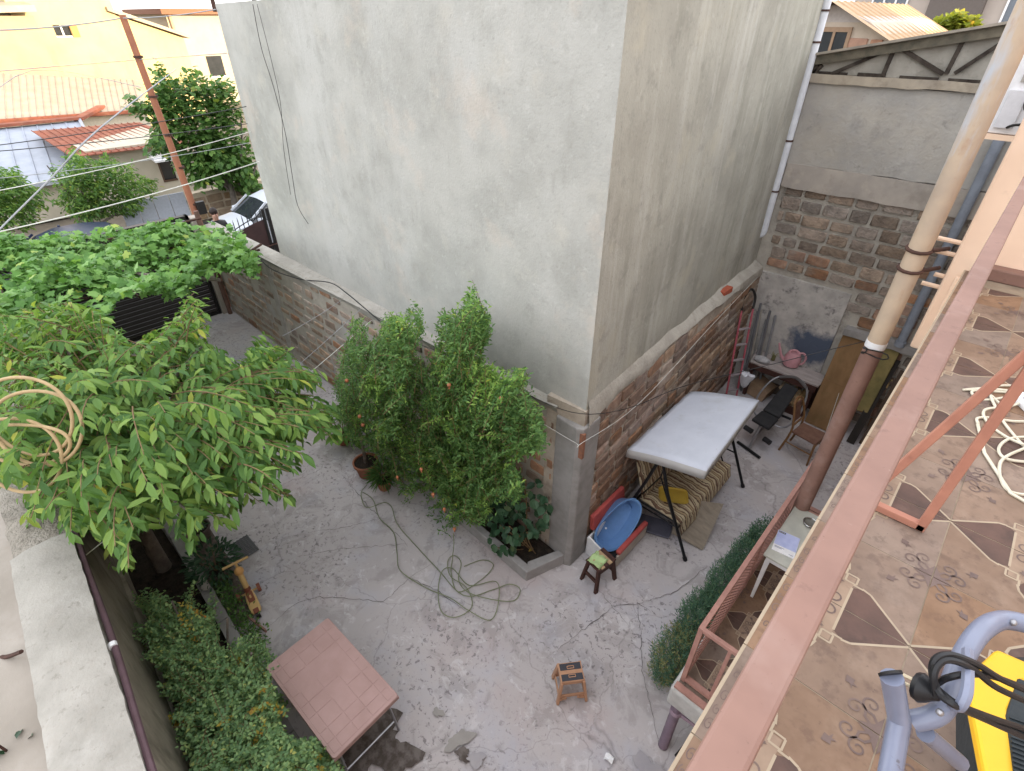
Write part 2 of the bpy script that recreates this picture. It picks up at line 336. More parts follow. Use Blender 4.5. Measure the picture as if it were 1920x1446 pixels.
for i in range(11): gr.box(g0.x - .17 + i * .034, g0.x - .17 + i * .034 + .018, g0.y - .14, g0.y + .14, .016, .026)
for i in range(7): gr.box(g0.x - .18, g0.x + .19, g0.y - .14 + i * .045, g0.y - .127 + i * .045, .016, .0275)
gr.build('drain_grate', FLAT('grate_iron', (.11, .11, .115), .7), yard)

# ---------------------------------------------------------------- masonry pieces
def stone_mesh(name, mat, seed, ch=.09, rough=.045):
    r = random.Random(seed); V = []; F = []
    def ring(s, c, y, j):
        P = []
        for sx, sz in ((-1, -1), (1, -1), (1, 1), (-1, 1)):
            a, b = (s, s - c) if sx * sz > 0 else (s - c, s)
            for q in range(2):
                fx, fz = ((s, s - c), (s - c, s))[q if sx * sz > 0 else 1 - q]
                P.append((sx * fx + r.uniform(-j, j), y + r.uniform(-j, j) * (1 if y < 0 else 0), sz * fz + r.uniform(-j, j)))
        return P
    V += ring(.5, .05, .5, .0); V += ring(.5, .06, -.3, rough * .7); V += ring(.5 - ch * .55, .07, -.5, rough); V.append((r.uniform(-.1, .1), -.53, r.uniform(-.1, .1)))
    for k in range(2):
        for i in range(8): F.append((k * 8 + i, k * 8 + (i + 1) % 8, (k + 1) * 8 + (i + 1) % 8, (k + 1) * 8 + i))
    for i in range(8): F.append((16 + i, 16 + (i + 1) % 8, 24))
    me = bpy.data.meshes.new(name); me.from_pydata(V, [], F); me.materials.append(mat)
    import bmesh
    bm = bmesh.new(); bm.from_mesh(me); bmesh.ops.recalc_face_normals(bm, faces=bm.faces); bm.to_mesh(me); bm.free()
    me.shade_smooth(); me.set_sharp_from_angle(angle=R(55)); return me
m_tuffp = PM('tuff_block_pale', (.33, .245, .185), (.23, .17, .13), 7, .95, rand=.28, bmp=.7, bsc=22, bdist=.015, layers=(((.43, .38, .32), 3.5, .5, .68, .75), ((.1, .08, .065), 16, .62, .75, .4)))
STN = {k: [stone_mesh('block_mesh', m, i * 7 + j) for i in range(5)] for j, (k, m) in enumerate((('tuff', m_tuff), ('orange', m_tuffo), ('brown', m_tuffr), ('pale', m_tuffp)))}
def courses(parent, A, B, nrm, z0f, z1f, bw, bh, joint, pick, mask=None, depth=.05, name='block', seed=1, limit=300):
    """blocks in running courses on the wall line A->B; z0f/z1f give the bottom and top at a distance along it"""
    r = random.Random(seed); A = Vector(A); B = Vector(B); d = (B - A); L = d.length; d.normalize(); nrm = Vector(nrm).normalized()
    n = 0; z = z0f(0); row = 0; top = max(z1f(0), z1f(L))
    while z < top:
        h = bh * r.uniform(.9, 1.1); s = -r.uniform(.0, bw)
        while s < L:
            w = bw * r.uniform(.72, 1.25); a, b = max(0, s), min(L, s + w); mid = (a + b) / 2; zt = z + h
            if b - a > .09 and zt < z1f(mid) + .03 and (mask is None or mask(mid, z + h / 2)) and n < limit:
                k = pick(r, mid, z); me = r.choice(STN[k]); w2, h2 = b - a - joint * r.uniform(.6, 1.6), h - joint * r.uniform(.6, 1.5)
                c = A + d * mid + nrm * (depth * .1); c.z = z + h / 2 + r.uniform(-.008, .008)
                ex = Vector((d.x, d.y, 0)); ez = Vector((0, 0, 1)); ey = -nrm
                t = r.uniform(-.03, .03); fl = r.choice((-1, 1))
                M = Matrix(((ex.x, ey.x, 0, c.x), (ex.y, ey.y, 0, c.y), (0, 0, 1, c.z), (0, 0, 0, 1))) @ Matrix.Rotation(t, 4, 'Y') @ Matrix.Diagonal((w2 * fl, depth * 1.6 * r.uniform(.8, 1.15), h2, 1))
                inst(name, me, parent, M); n += 1
            s += w
        z += h; row += 1
    return n

# ---------------------------------------------------------------- grey building
C0 = Vector((-2.46, 3.78, 0)); CL = Vector((-9.95, 4.1, 0)); CR = Vector((-2.99, 9.62, 0)); CB = Vector((-10.3, 9.9, 0))
bld = thing('concrete_building', 'big windowless grey plastered building rising over the courtyard', 'building', (-6, 6, 0))
def wallsheet(P, Q, zb, zt0, zt1, out, nu, nv, amp, seed):
    b = MB(); r = np.random.default_rng(seed); nz = r.normal(0, amp, (nv + 1, nu + 1)); d = (Q - P)
    for it in range(2): nz[1:-1, 1:-1] = (nz[1:-1, 1:-1] * 2 + nz[:-2, 1:-1] + nz[2:, 1:-1] + nz[1:-1, :-2] + nz[1:-1, 2:]) / 6
    V = []; F = []
    for j in range(nv + 1):
        for i in range(nu + 1):
            u = i / nu; v = j / nv; zt = zt0 + (zt1 - zt0) * u; p = P.lerp(Q, u); o = nz[j, i] if 0 < i < nu and 0 < j < nv else 0
            V.append((p.x + out.x * o, p.y + out.y * o, zb(u) + (zt - zb(u)) * v))
    for j in range(nv):
        for i in range(nu): a = j * (nu + 1) + i; F.append((a, a + 1, a + nu + 2, a + nu + 1))
    return b.add(V, F)
ZR = lambda u: 2.60 - .1 * u + .05 * math.sin(9 * u) + .035 * math.sin(23 * u + 1)
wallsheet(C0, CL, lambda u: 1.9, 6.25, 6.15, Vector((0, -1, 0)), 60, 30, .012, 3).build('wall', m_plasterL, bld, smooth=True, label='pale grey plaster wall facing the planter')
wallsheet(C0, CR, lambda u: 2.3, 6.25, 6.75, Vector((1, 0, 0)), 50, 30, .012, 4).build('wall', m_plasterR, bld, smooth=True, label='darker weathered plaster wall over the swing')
rb = MB(); rb.add([(C0.x, C0.y, 6.25), (CL.x, CL.y, 6.15), (CB.x, CB.y, 6.3), (CR.x, CR.y, 6.75)], [(0, 1, 2, 3)]); rb.add([(CL.x, CL.y, 0), (CB.x, CB.y, 0), (CB.x, CB.y, 6.3), (CL.x, CL.y, 6.15)], [(0, 1, 2, 3)])
rb.add([(CR.x, CR.y, 0), (CB.x, CB.y, 0), (CB.x, CB.y, 6.3), (CR.x, CR.y, 6.75)], [(0, 1, 2, 3)]); rb.build('roof_slab', m_plasterR, bld)
for px in (400, 478, 496):
    p = at(px, 8, y=4.2); MB().tube([(p.x, p.y, 6.05), (p.x + .01, p.y, 6.55)], .035, 6).build('rebar_stub', m_rust, bld)
# low masonry wall under the right face (swing side)
LA, LB = Vector((-2.45, 3.76, 0)), Vector((-2.84, 9.62, 0)); dR = (LB - LA).normalized(); nR = Vector((dR.y, -dR.x, 0)); LenR = (LB - LA).length
zr = lambda s: 2.56 - .26 * (s / LenR) ** 1.5
lw = thing('masonry_wall', 'low brown block wall behind the garden swing', 'wall', (-2.65, 6.7, 0))
b = MB(); Pn = [LA + dR * (LenR * i / 12) for i in range(13)]
for i in range(12):
    p, q = Pn[i], Pn[i + 1]; bk = -nR * .5; z0, z1 = zr(LenR * i / 12), zr(LenR * (i + 1) / 12)
    b.hexa([p + bk, p, q, q + bk, p + bk + Vector((0, 0, z0)), p + Vector((0, 0, z0)), q + Vector((0, 0, z1)), q + bk + Vector((0, 0, z1))])
b.build('mortar_core', m_mortarR, lw)
courses(lw, LA + dR * .27, LB, nR, lambda s: .02, lambda s: zr(s + .27) - .08, .40, .2, .05, lambda r, s, z: 'orange' if (s < 1.6 and r.random() < .75 and z < 2.0) else ('brown' if r.random() < .6 else 'pale'), depth=.028, seed=5)
# ragged cement apron that slopes from plaster to wall top
b = MB(); V = []; F = []; n = 46; rr = random.Random(3)
for i in range(n + 1):
    s = .05 + (LenR - .1) * i / n; u = s / LenR; p = LA + dR * s; q = C0.lerp(CR, u)
    zt = zr(s); rag = .10 + .09 * math.sin(7 * u + 1) + .05 * math.sin(31 * u) + rr.uniform(-.025, .025); rag = max(.02, rag) + (.28 if u < .045 else 0)
    V += [(q.x - .02, q.y, zt + .12 + .02 * math.sin(40 * u)), (p.x + nR.x * .012, p.y, zt + .03), (p.x + nR.x * .035, p.y + nR.y * .03, zt - rag * .5), (p.x + nR.x * .01, p.y, zt - rag)]
for i in range(n):
    for k in range(3): a = 4 * i + k; F.append((a, a + 1, a + 5, a + 4))
b.add(V, F).build('cement_apron', PM('cement_apron', (.42, .39, .34), (.33, .305, .265), 4, .92, bmp=.6, bsc=25, bdist=.015, layers=(((.22, .2, .17), 6, .55, .7, .5),)), lw, smooth=True)
rp = at(1363, 545, x=-2.74); MB().cbox((rp.x - .02, rp.y, rp.z - .02), (.10, .30, .09)).build('red_brick', FLAT('red_brick', (.36, .09, .05), .9), lw, bev=.006)
# concrete corner pier
pier = MB(); pier.prism([(-2.42, 3.72, 0), (-2.42, 4.04, 0), (-2.46, 4.04, 0), (-2.80, 3.80, 0), (-2.80, 3.71, 0), (-2.49, 3.68, 0)], (0, 0, 2.36)); 
pier.build('corner_pier', m_concdark, lw, bev=.02)
MB().box(-2.455, -2.40, 3.70, 3.74, 1.95, 2.3).build('rust_angle_iron', PM('rust_orange', (.28, .12, .07), (.2, .1, .07), 20, .9), lw)

# long boundary wall from the corner to the gate
WA, WB = Vector((-13.15, 3.88, 0)), Vector((-2.80, 3.75, 0)); dW = (WB - WA).normalized(); nW = Vector((dW.y, -dW.x, 0)); LenW = (WB - WA).length
zw = lambda s: 2.13 + .36 * (s / LenW)
bw = thing('boundary_wall', 'long stone block boundary wall running from the dark gate to the pomegranate', 'wall', (-8, 3.9, 0))
b = MB()
for i in range(14):
    s0, s1 = LenW * i / 14, LenW * (i + 1) / 14; p, q = WA + dW * s0, WA + dW * s1; bk = -nW * .25
    b.hexa([p, q, q + bk, p + bk, p + Vector((0, 0, zw(s0))), q + Vector((0, 0, zw(s1))), q + bk + Vector((0, 0, zw(s1))), p + bk + Vector((0, 0, zw(s0)))])
b.build('mortar_core', PM('mortar_buff', (.43, .39, .33), (.33, .30, .26), 3, .95, bmp=.6, bsc=30, bdist=.015, layers=(((.42, .42, .44), 1.2, .52, .7, .6), ((.22, .19, .16), 5, .58, .75, .5))), bw)
courses(bw, WA, WB, nW, lambda s: .02, lambda s: zw(s) - .06, .40, .21, .085, lambda r, s, z: 'orange' if r.random() < (.12 if s < 8 else .6) else 'pale',
        mask=lambda s, z: abs(s - 3.1) > .17 and math.sin(s * 5.1 + z * 7) < .93, depth=.022, seed=11)
b = MB(); V = []; F = []; n = 60
for i in range(n + 1):
    s = LenW * i / n; p = WA + dW * s; z = zw(s); e = .03 * math.sin(s * 3) + random.uniform(-.012, .012); wd = .26
    V += [(p.x + nW.x * .012, p.y + nW.y * .012, z - .13 - e), (p.x + nW.x * .045, p.y + nW.y * .045, z - .03), (p.x - nW.x * .03, p.y - nW.y * .03, z + .012), (p.x - nW.x * wd, p.y - nW.y * wd, z + .016), (p.x - nW.x * wd, p.y - nW.y * wd, z - .3)]
for i in range(n):
    for k in range(4): a = 5 * i + k; F.append((a, a + 1, a + 6, a + 5))
b.add(V, F).build('coping', m_cement, bw, smooth=True)
p = WA + dW * 3.1; MB().hexa([p - dW * .09 + nW * .02, p + dW * .12 + nW * .02, p + dW * .12 - nW * .1, p - dW * .09 - nW * .1] + [q + Vector((0, 0, 2.22)) for q in (p - dW * .09 + nW * .02, p + dW * .12 + nW * .02, p + dW * .12 - nW * .1, p - dW * .09 - nW * .1)]).build('pilaster', PM('pilaster', (.40, .37, .33), (.3, .28, .25), 6, .95, bmp=.6, bsc=25, bdist=.015), bw)

# ---------------------------------------------------------------- back wall with truss
YB = 9.6
bk = thing('back_wall', 'tall patched rear wall of rough stone and cement with a truss pattern under its roof', 'wall', (-1, YB, 0))
def bp(px, py): return at(px, py, y=YB)
zs_top, zs_bot = 3.74, 2.28
roofL, roofR = bp(1545, 97), bp(1890, 40); sl = (roofR.z - roofL.z) / (roofR.x - roofL.x); zroof = lambda x: roofL.z + sl * (x - roofL.x)
b = MB(); b.prism([(-3.0, YB, 0), (2.5, YB, 0), (2.5, YB, zroof(2.5)), (-3.0, YB, zroof(-3.0))], (0, .3, 0)); b.build('mortar_core', m_mortar, bk)
XP = -1.36
courses(bk, (-2.85, YB, 0), (2.2, YB, 0), (0, -1, 0), lambda s: .03, lambda s: zs_top + .02, .37, .205, .05, lambda r, s, z: 'orange' if (z < 2.6 and r.random() < .45) else ('tuff' if r.random() < .8 or z > 2.9 else 'brown'),
        mask=lambda s, z: (z > zs_bot + .04 or s > XP + 2.85 + .1), depth=.04, seed=23)
def slab(name, x0, x1, z0, z1, m, t=.03, bev=.008, nu=24, amp=.012):
    r = random.Random(name); n = nu; V = []
    lo = [z0 + r.uniform(-amp, amp) for _ in range(n + 1)]; hi = [z1 + r.uniform(-amp, amp) * .5 for _ in range(n + 1)]
    for i in range(n + 1):
        x = x0 + (x1 - x0) * i / n; V += [(x, YB - t, lo[i]), (x, YB - t, hi[i]), (x, YB + .01, hi[i] + .004), (x, YB + .01, lo[i] - .004)]
    F = []
    for i in range(n):
        for k in range(4): a = 4 * i; F.append((a + k, a + (k + 1) % 4, a + 4 + (k + 1) % 4, a + 4 + k))
    F += [(0, 1, 2, 3), (4 * n, 4 * n + 1, 4 * n + 2, 4 * n + 3)]
    return MB().add(V, F).build(name, m, bk)
slab('cement_band', -2.9, 2.3, 3.72, 4.08, m_band, .075)
slab('plaster_field', -2.92, 2.3, 4.085, 5.2, m_plasterB, .06)
slab('ledge', -2.95, 2.3, 5.2, 5.31, PM('ledge_cement', (.40, .345, .27), (.31, .27, .22), 4, .92, bmp=.5, layers=(((.2, .165, .13), 5, .5, .7, .6),)), .11)
b = MB(); b.prism([(-2.95, YB - .05, 5.315), (2.4, YB - .05, 5.315), (2.4, YB - .05, zroof(2.4) - .13), (-2.95, YB - .05, zroof(-2.95) - .13)], (0, .04, 0)); b.build('gable_plaster', PM('gable_plaster', (.36, .34, .30), (.26, .245, .215), 2.2, .92, bmp=.6, bsc=22, bdist=.015, layers=(((.12, .11, .09), 4, .56, .74, .6),)), bk)
m_truss = PM('truss_iron', (.026, .02, .017), (.07, .058, .048), 9, .9, bmp=.4)
def tb(a, b_, w=.045):
    A, B_ = bp(*a), bp(*b_); A.y = B_.y = YB - .075; MB().bar(A, B_, .05, w, up=(0, 0, 1) if abs(B_.x - A.x) > .2 else (1, 0, 0)).build('truss_bar', m_truss, bk)
for a, b_ in (((1527, 139), (1545, 103)), ((1562, 138), (1680, 88)), ((1658, 141), (1681, 88)), ((1688, 88), (1770, 138)), ((1776, 138), (1810, 72)), ((1792, 137), (1880, 80)), ((1890, 137), (1905, 60)), ((1545, 122), (1527, 139))):
    tb(a, b_)
b = MB()
for i in range(9):
    x0 = -2.9 + i * .56 + random.uniform(-.05, .05); b.box(x0, x0 + random.uniform(.28, .5), YB - .085, YB - .045, 5.305, 5.35 + random.uniform(-.01, .01))
b.build('bottom_chord', m_truss, bk)
b = MB(); b.prism([(-3.0, YB - .14, zroof(-3) - .15), (2.45, YB - .14, zroof(2.45) - .15), (2.45, YB - .14, zroof(2.45) - .035), (-3.0, YB - .14, zroof(-3) - .035)], (0, .2, 0)); b.build('top_chord', PM('mossy_edge', (.16, .14, .105), (.08, .075, .06), 7, .95, bmp=.6), bk)
b = MB(); b.prism([(-3.05, YB - .2, zroof(-3.05) - .03), (2.5, YB - .2, zroof(2.5) - .03), (2.5, YB - .2, zroof(2.5)), (-3.05, YB - .2, zroof(-3.05))], (0, 6, -.9)); b.build('roof_sheet', PM('old_slate', (.33, .29, .24), (.22, .2, .17), 4, .9), bk)
def smoke_mat():
    m, nt, bs = base('patched_render')
    col = mixc(nt, ramp(nt, noise(nt, 3.2, 3, .65), .36, .66), (.50, .47, .44), (.35, .33, .31))
    col = mixc(nt, ramp(nt, noise(nt, 5.5, 3, .7, off=(2, 2, 2)), .56, .7), col, (.19, .18, .175))
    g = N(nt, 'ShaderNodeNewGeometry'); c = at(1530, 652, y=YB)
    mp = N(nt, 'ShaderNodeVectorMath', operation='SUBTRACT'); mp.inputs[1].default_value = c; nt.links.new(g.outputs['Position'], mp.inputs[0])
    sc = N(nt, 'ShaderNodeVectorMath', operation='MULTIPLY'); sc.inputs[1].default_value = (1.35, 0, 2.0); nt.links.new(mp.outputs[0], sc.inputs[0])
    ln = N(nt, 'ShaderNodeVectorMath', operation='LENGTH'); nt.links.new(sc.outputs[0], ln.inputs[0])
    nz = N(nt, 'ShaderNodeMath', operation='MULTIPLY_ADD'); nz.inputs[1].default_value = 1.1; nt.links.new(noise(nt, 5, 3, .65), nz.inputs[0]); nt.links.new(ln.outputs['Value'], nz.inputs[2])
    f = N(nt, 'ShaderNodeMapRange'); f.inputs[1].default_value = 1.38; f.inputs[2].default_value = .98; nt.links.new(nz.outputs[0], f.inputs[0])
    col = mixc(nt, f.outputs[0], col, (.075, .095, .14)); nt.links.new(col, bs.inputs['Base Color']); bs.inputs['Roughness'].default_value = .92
    bump(nt, bs, noise(nt, 18, 3, .65), .6, .015); return m
slab('patched_render', -2.86, XP, -.02, 2.27, smoke_mat(), .05)
slab('window_sill', -1.25, -.1, 1.62, 1.74, m_concdark, .16, nu=8)

# rainwater pipe of the grey building
m_pvc = PM('grey_plastic_pipe', (.60, .62, .66), (.52, .54, .58), 8, .45, bmp=.05)
dp = thing('rain_pipe', 'pale grey rain downpipe on the edge of the grey building', 'pipe', tuple(at(1440, 420, y=9.43)))
p0 = at(1432, 432, y=9.43); p1 = Vector((p0.x, 9.43, 6.9))
MB().tube([p0, p1], .058, 14).build('pipe', m_pvc, dp, smooth=True)
MB().tube(catmull([p0 + Vector((0, 0, .03)), p0 + Vector((-.01, 0, -.05)), p0 + Vector((-.08, -.02, -.1)), p0 + Vector((-.17, -.03, -.09))], 4), .06, 12).build('elbow', m_pvc, dp, smooth=True)
for py in (365, 265, 78, 20):
    q = at(1490, py, y=9.43); MB().tube([(p0.x, 9.43, q.z - .012), (p0.x, 9.43, q.z + .012)], .068, 12).build('bracket', m_rust, dp)

# ---------------------------------------------------------------- left garden wall, bed and kerbs
def ly(x): return -.61 - .066 * (x + 2.55)
lwall = thing('garden_wall', 'thick garden wall with broad pale cement top beside the rose bush', 'wall', (-5, -.6, 0))
def run(x0, x1, n, prof, name, mat, parent, jit=0, smooth=False, yf=ly):
    V = []; F = []; k = len(prof)
    for i in range(n + 1):
        x = x0 + (x1 - x0) * i / n
        for (dy, z) in prof: V.append((x, yf(x) + dy + random.uniform(-jit, jit), z + random.uniform(-jit, jit)))
    for i in range(n):
        for j in range(k): a = i * k; F.append((a + j, a + (j + 1) % k, a + k + (j + 1) % k, a + k + j))
    F += [tuple(range(k)), tuple(n * k + j for j in range(k))]
    return MB().add(V, F).build(name, mat, parent, smooth=smooth)
m_wallface = PM('mossy_render', (.33, .295, .235), (.23, .205, .165), 2.4, .95, bmp=.6, bsc=22, bdist=.015, layers=(((.40, .36, .29), 2.5, .52, .7, .6, (1, 1, .2)), ((.12, .11, .08), 4, .53, .68, .6, (1, 1, .3))))
run(-13.2, -.8, 50, [(0, -.05), (0, 2.12), (-.40, 2.12), (-.40, -.05)], 'wall_body', m_wallface, lwall, .006)
run(-13.2, -5.05, 60, [(.012, 2.06), (.02, 2.17), (-.10, 2.2), (-.3, 2.2), (-.41, 2.17), (-.41, 2.06)], 'cap', PM('rough_cement_cap', (.30, .27, .23), (.22, .2, .17), 5, .95, bmp=1, bsc=26, bdist=.03, layers=(((.38, .35, .31), 2, .55, .72, .6), ((.13, .115, .095), 12, .55, .66, .6))), lwall, .014, True, )
run(-5.07, -.8, 46, [(.016, 2.06), (.022, 2.19), (-.12, 2.215), (-.3, 2.215), (-.42, 2.18), (-.42, 2.06)], 'cap', m_cement, lwall, .005, True)
run(-13.2, -.8, 20, [(.03, .0), (.03, .5), (.0, .53), (.0, 0)], 'plinth', m_wallface, lwall, .006)
slabn = MB(); slabn.prism([(-14, -6, 0), (-.5, -6, 0), (-.5, ly(-.5) - .425, 0), (-14, ly(-14) - .425, 0)], (0, 0, 2.02)); slabn.build('shed_roof', PM('tan_render', (.34, .305, .265), (.27, .24, .205), 1.3, .92, bmp=.4, layers=(((.42, .385, .35), .9, .5, .68, .6), ((.3, .25, .2), 6, .6, .74, .5))), label='flat tan cement roof next door, beyond the pale wall top', cat='roof')
pp = [(x, ly(x) + .045 + .006 * math.sin(3 * x), 2.13 + .01 * math.sin(2.2 * x)) for x in np.linspace(-8.5, -.8, 40)]
b = MB(); b.tube(pp, .024, 8); pipe_w = b.build('water_pipe', PM('purple_pipe', (.115, .07, .082), (.09, .055, .062), 9, .5, bmp=.1), smooth=True, label='thin dark purple pipe running along the edge of the pale wall top', cat='pipe')
MB().tube([(-3.62, ly(-3.62) + .045, 2.13), (-3.66, ly(-3.66) + .045, 2.13)], .029, 10).build('clip', m_white, pipe_w)
bed = MB(); grid_sheet(bed, (-13.1, -.75, .02), (12.3, 0, 0), (0, .98, 0), 90, 8, lambda u, v: (0, 0, .05 + .03 * math.sin(60 * u) * math.sin(9 * v + 40 * u))); bed.build('soil_bed', m_soil, kind='structure')
kb = lambda x: .24 - .045 * (x + 4.9)
kerb = thing('garden_kerb', 'narrow concrete kerb edging the dark soil bed by the rose bush', 'kerb', (-5, .25, 0))
xs = [-10.2, -8.3, -6.6, -4.9, -3.2, -1.4]
for a, c in zip(xs[:-1], xs[1:]): run(a + .006, c - .006, 14, [(-.065, -.02), (-.065, .15), (.065, .15), (.065, -.02)], 'kerb_block', m_concdark, kerb, .004, yf=kb)
bed2 = MB(); grid_sheet(bed2, (-6.9, .38, .012), (2.1, -.09, 0), (0, .34, 0), 26, 5, lambda u, v: (0, 0, .012 + .012 * math.sin(40 * u) * math.sin(8 * v))); bed2.build('soil_strip', PM('soil_strip', (.19, .155, .13), (.1, .08, .07), 12, 1, bmp=1, bsc=40, bdist=.02), kind='structure')
# ---------------------------------------------------------------- corner planter
pl = thing('corner_planter', 'low wedge shaped concrete planter at the foot of the grey building corner', 'planter', (-4, 3.4, 0))
tip = Vector((-2.70, 3.15, 0)); lf = Vector((-6.1, 3.27, 0)); rt_ = Vector((-2.50, 3.72, 0))
def kerbrun(a, c, w, h, name):
    d = (c - a).normalized(); nn = Vector((-d.y, d.x, 0)) * w
    if nn.y < 0: nn = -nn
    MB().hexa([a, c, c + nn, a + nn] + [q + Vector((0, 0, h)) for q in (a, c, c + nn, a + nn)]).build(name, PM('planter_concrete', (.36, .35, .345), (.28, .27, .265), 4, .9, bmp=.4, bsc=40, layers=(((.22, .21, .2), 7, .56, .72, .5),)), pl, bev=.012)
kerbrun(lf, tip, .10, .20, 'kerb'); 
d = (rt_ - tip).normalized(); nn = Vector((-d.y, d.x, 0)) * .1
MB().hexa([tip + Vector((.004, .0, 0)), rt_, rt_ + nn, tip + nn + Vector((0, .1, 0))] + [q + Vector((0, 0, .197)) for q in (tip + Vector((.004, .0, 0)), rt_, rt_ + nn, tip + nn + Vector((0, .1, 0)))]).build('kerb', MATS['planter_concrete'], pl, bev=.012)
MB().prism([(-6.1, 3.34, .0), (-2.76, 3.24, 0), (-2.58, 3.70, 0), (-6.1, 3.79, 0)], (0, 0, .12)).build('soil', m_soil, pl)
# ---------------------------------------------------------------- driveway gate, pier, pergola frame
gate = thing('roller_gate', 'dark brown horizontally ribbed gate under the grape vine', 'gate', (-13.2, 2, 0))
m_slat = FLAT('gate_slat', (.030, .023, .021), .5)
GS = MB(); GS.add([(-.02, -1.86, -.05), (.03, -1.86, -.02), (.035, -1.86, .01), (-.005, -1.86, .05), (-.02, 1.86, -.05), (.03, 1.86, -.02), (.035, 1.86, .01), (-.005, 1.86, .05)], [(0, 1, 5, 4), (1, 2, 6, 5), (2, 3, 7, 6), (3, 0, 4, 7), (0, 1, 2, 3), (7, 6, 5, 4)])
gs = GS.build('slat', m_slat); gme = gs.data; bpy.data.objects.remove(gs)
for i in range(22): inst('slat', gme, gate, Matrix.Translation((-13.25, 1.72, .09 + i * .1)))
MB().box(-13.30, -13.2, -.12, 3.58, .0, .06).box(-13.32, -13.18, -.2, -.12, 0, 2.4).box(-13.32, -13.18, 3.58, 3.64, 0, 2.4).box(-13.32, -13.18, -.2, 3.64, 2.32, 2.4).build('frame', m_dark, gate)
gp = MB(); gp.box(-13.34, -13.1, 3.65, 3.86, 0, 2.35); gp.build('gate_pier', m_band, label='pale cement pier between dark gate and stone wall', cat='pier', bev=.015)
g2 = thing('brown_pipe', 'upright rusty brown pipe in the corner beside the dark gate', 'pipe', (-13.02, 3.78, 0))
MB().tube([(-13.02, 3.78, 0), (-13.02, 3.78, 2.5)], .05, 10).build('pipe', PM('brown_pipe', (.17, .10, .08), (.12, .075, .06), 8, .7), g2, smooth=True)
MB().tube([(-13.02, 3.78, .95), (-13.02, 3.78, 1.0)], .056, 10).build('collar', m_rust, g2)
perg = thing('pergola', 'rusty pipe pergola frame carrying the grape vine', 'pergola', (-10, 2, 2.4))
for x in (-12.6, -11.2, -9.9): MB().tube([(x, -.2, 2.42), (x + .05, 3.7, 2.46)], .022, 7).build('crossbar', m_rust, perg)
for y in (.1, 1.5, 2.9): MB().tube([(-12.9, y, 2.47), (-9.2, y, 2.48)], .018, 6).build('rail', m_rust, perg)
MB().tube([(-10.2, 3.5, 2.3), (-10.5, 4.0, 2.32)], .025, 7).build('strut', m_rust, perg)

# ---------------------------------------------------------------- decorated floor tiles (shared meshes)
m_t = [PM('tile_beige', (.255, .172, .122), (.19, .124, .086), 6, .55, bmp=.08, bsc=30, bdist=.001, rand=.06, layers=(((.13, .083, .062), 16, .53, .64, .6), ((.33, .24, .18), 4, .55, .7, .5), ((.11, .075, .06), 2.2, .56, .72, .35), ((.09, .06, .05), 60, .63, .7, .5)), spec=.25),
       PM('tile_brown', (.125, .073, .058), (.085, .052, .043), 8, .55, bmp=.08, bsc=30, bdist=.001, layers=(((.065, .042, .036), 12, .53, .66, .7), ((.18, .12, .1), 5, .57, .7, .5),), spec=.25),
       PM('tile_ivory', (.40, .32, .23), (.35, .28, .2), 9, .4, bmp=0, spec=.25),
       PM('tile_scroll', (.12, .082, .074), (.17, .118, .10), 12, .4, bmp=0, spec=.25),
       PM('tile_light', (.32, .23, .165), (.25, .175, .125), 9, .55, bmp=.08, bsc=30, bdist=.001, layers=(((.2, .135, .1), 15, .55, .66, .55),), spec=.25)]
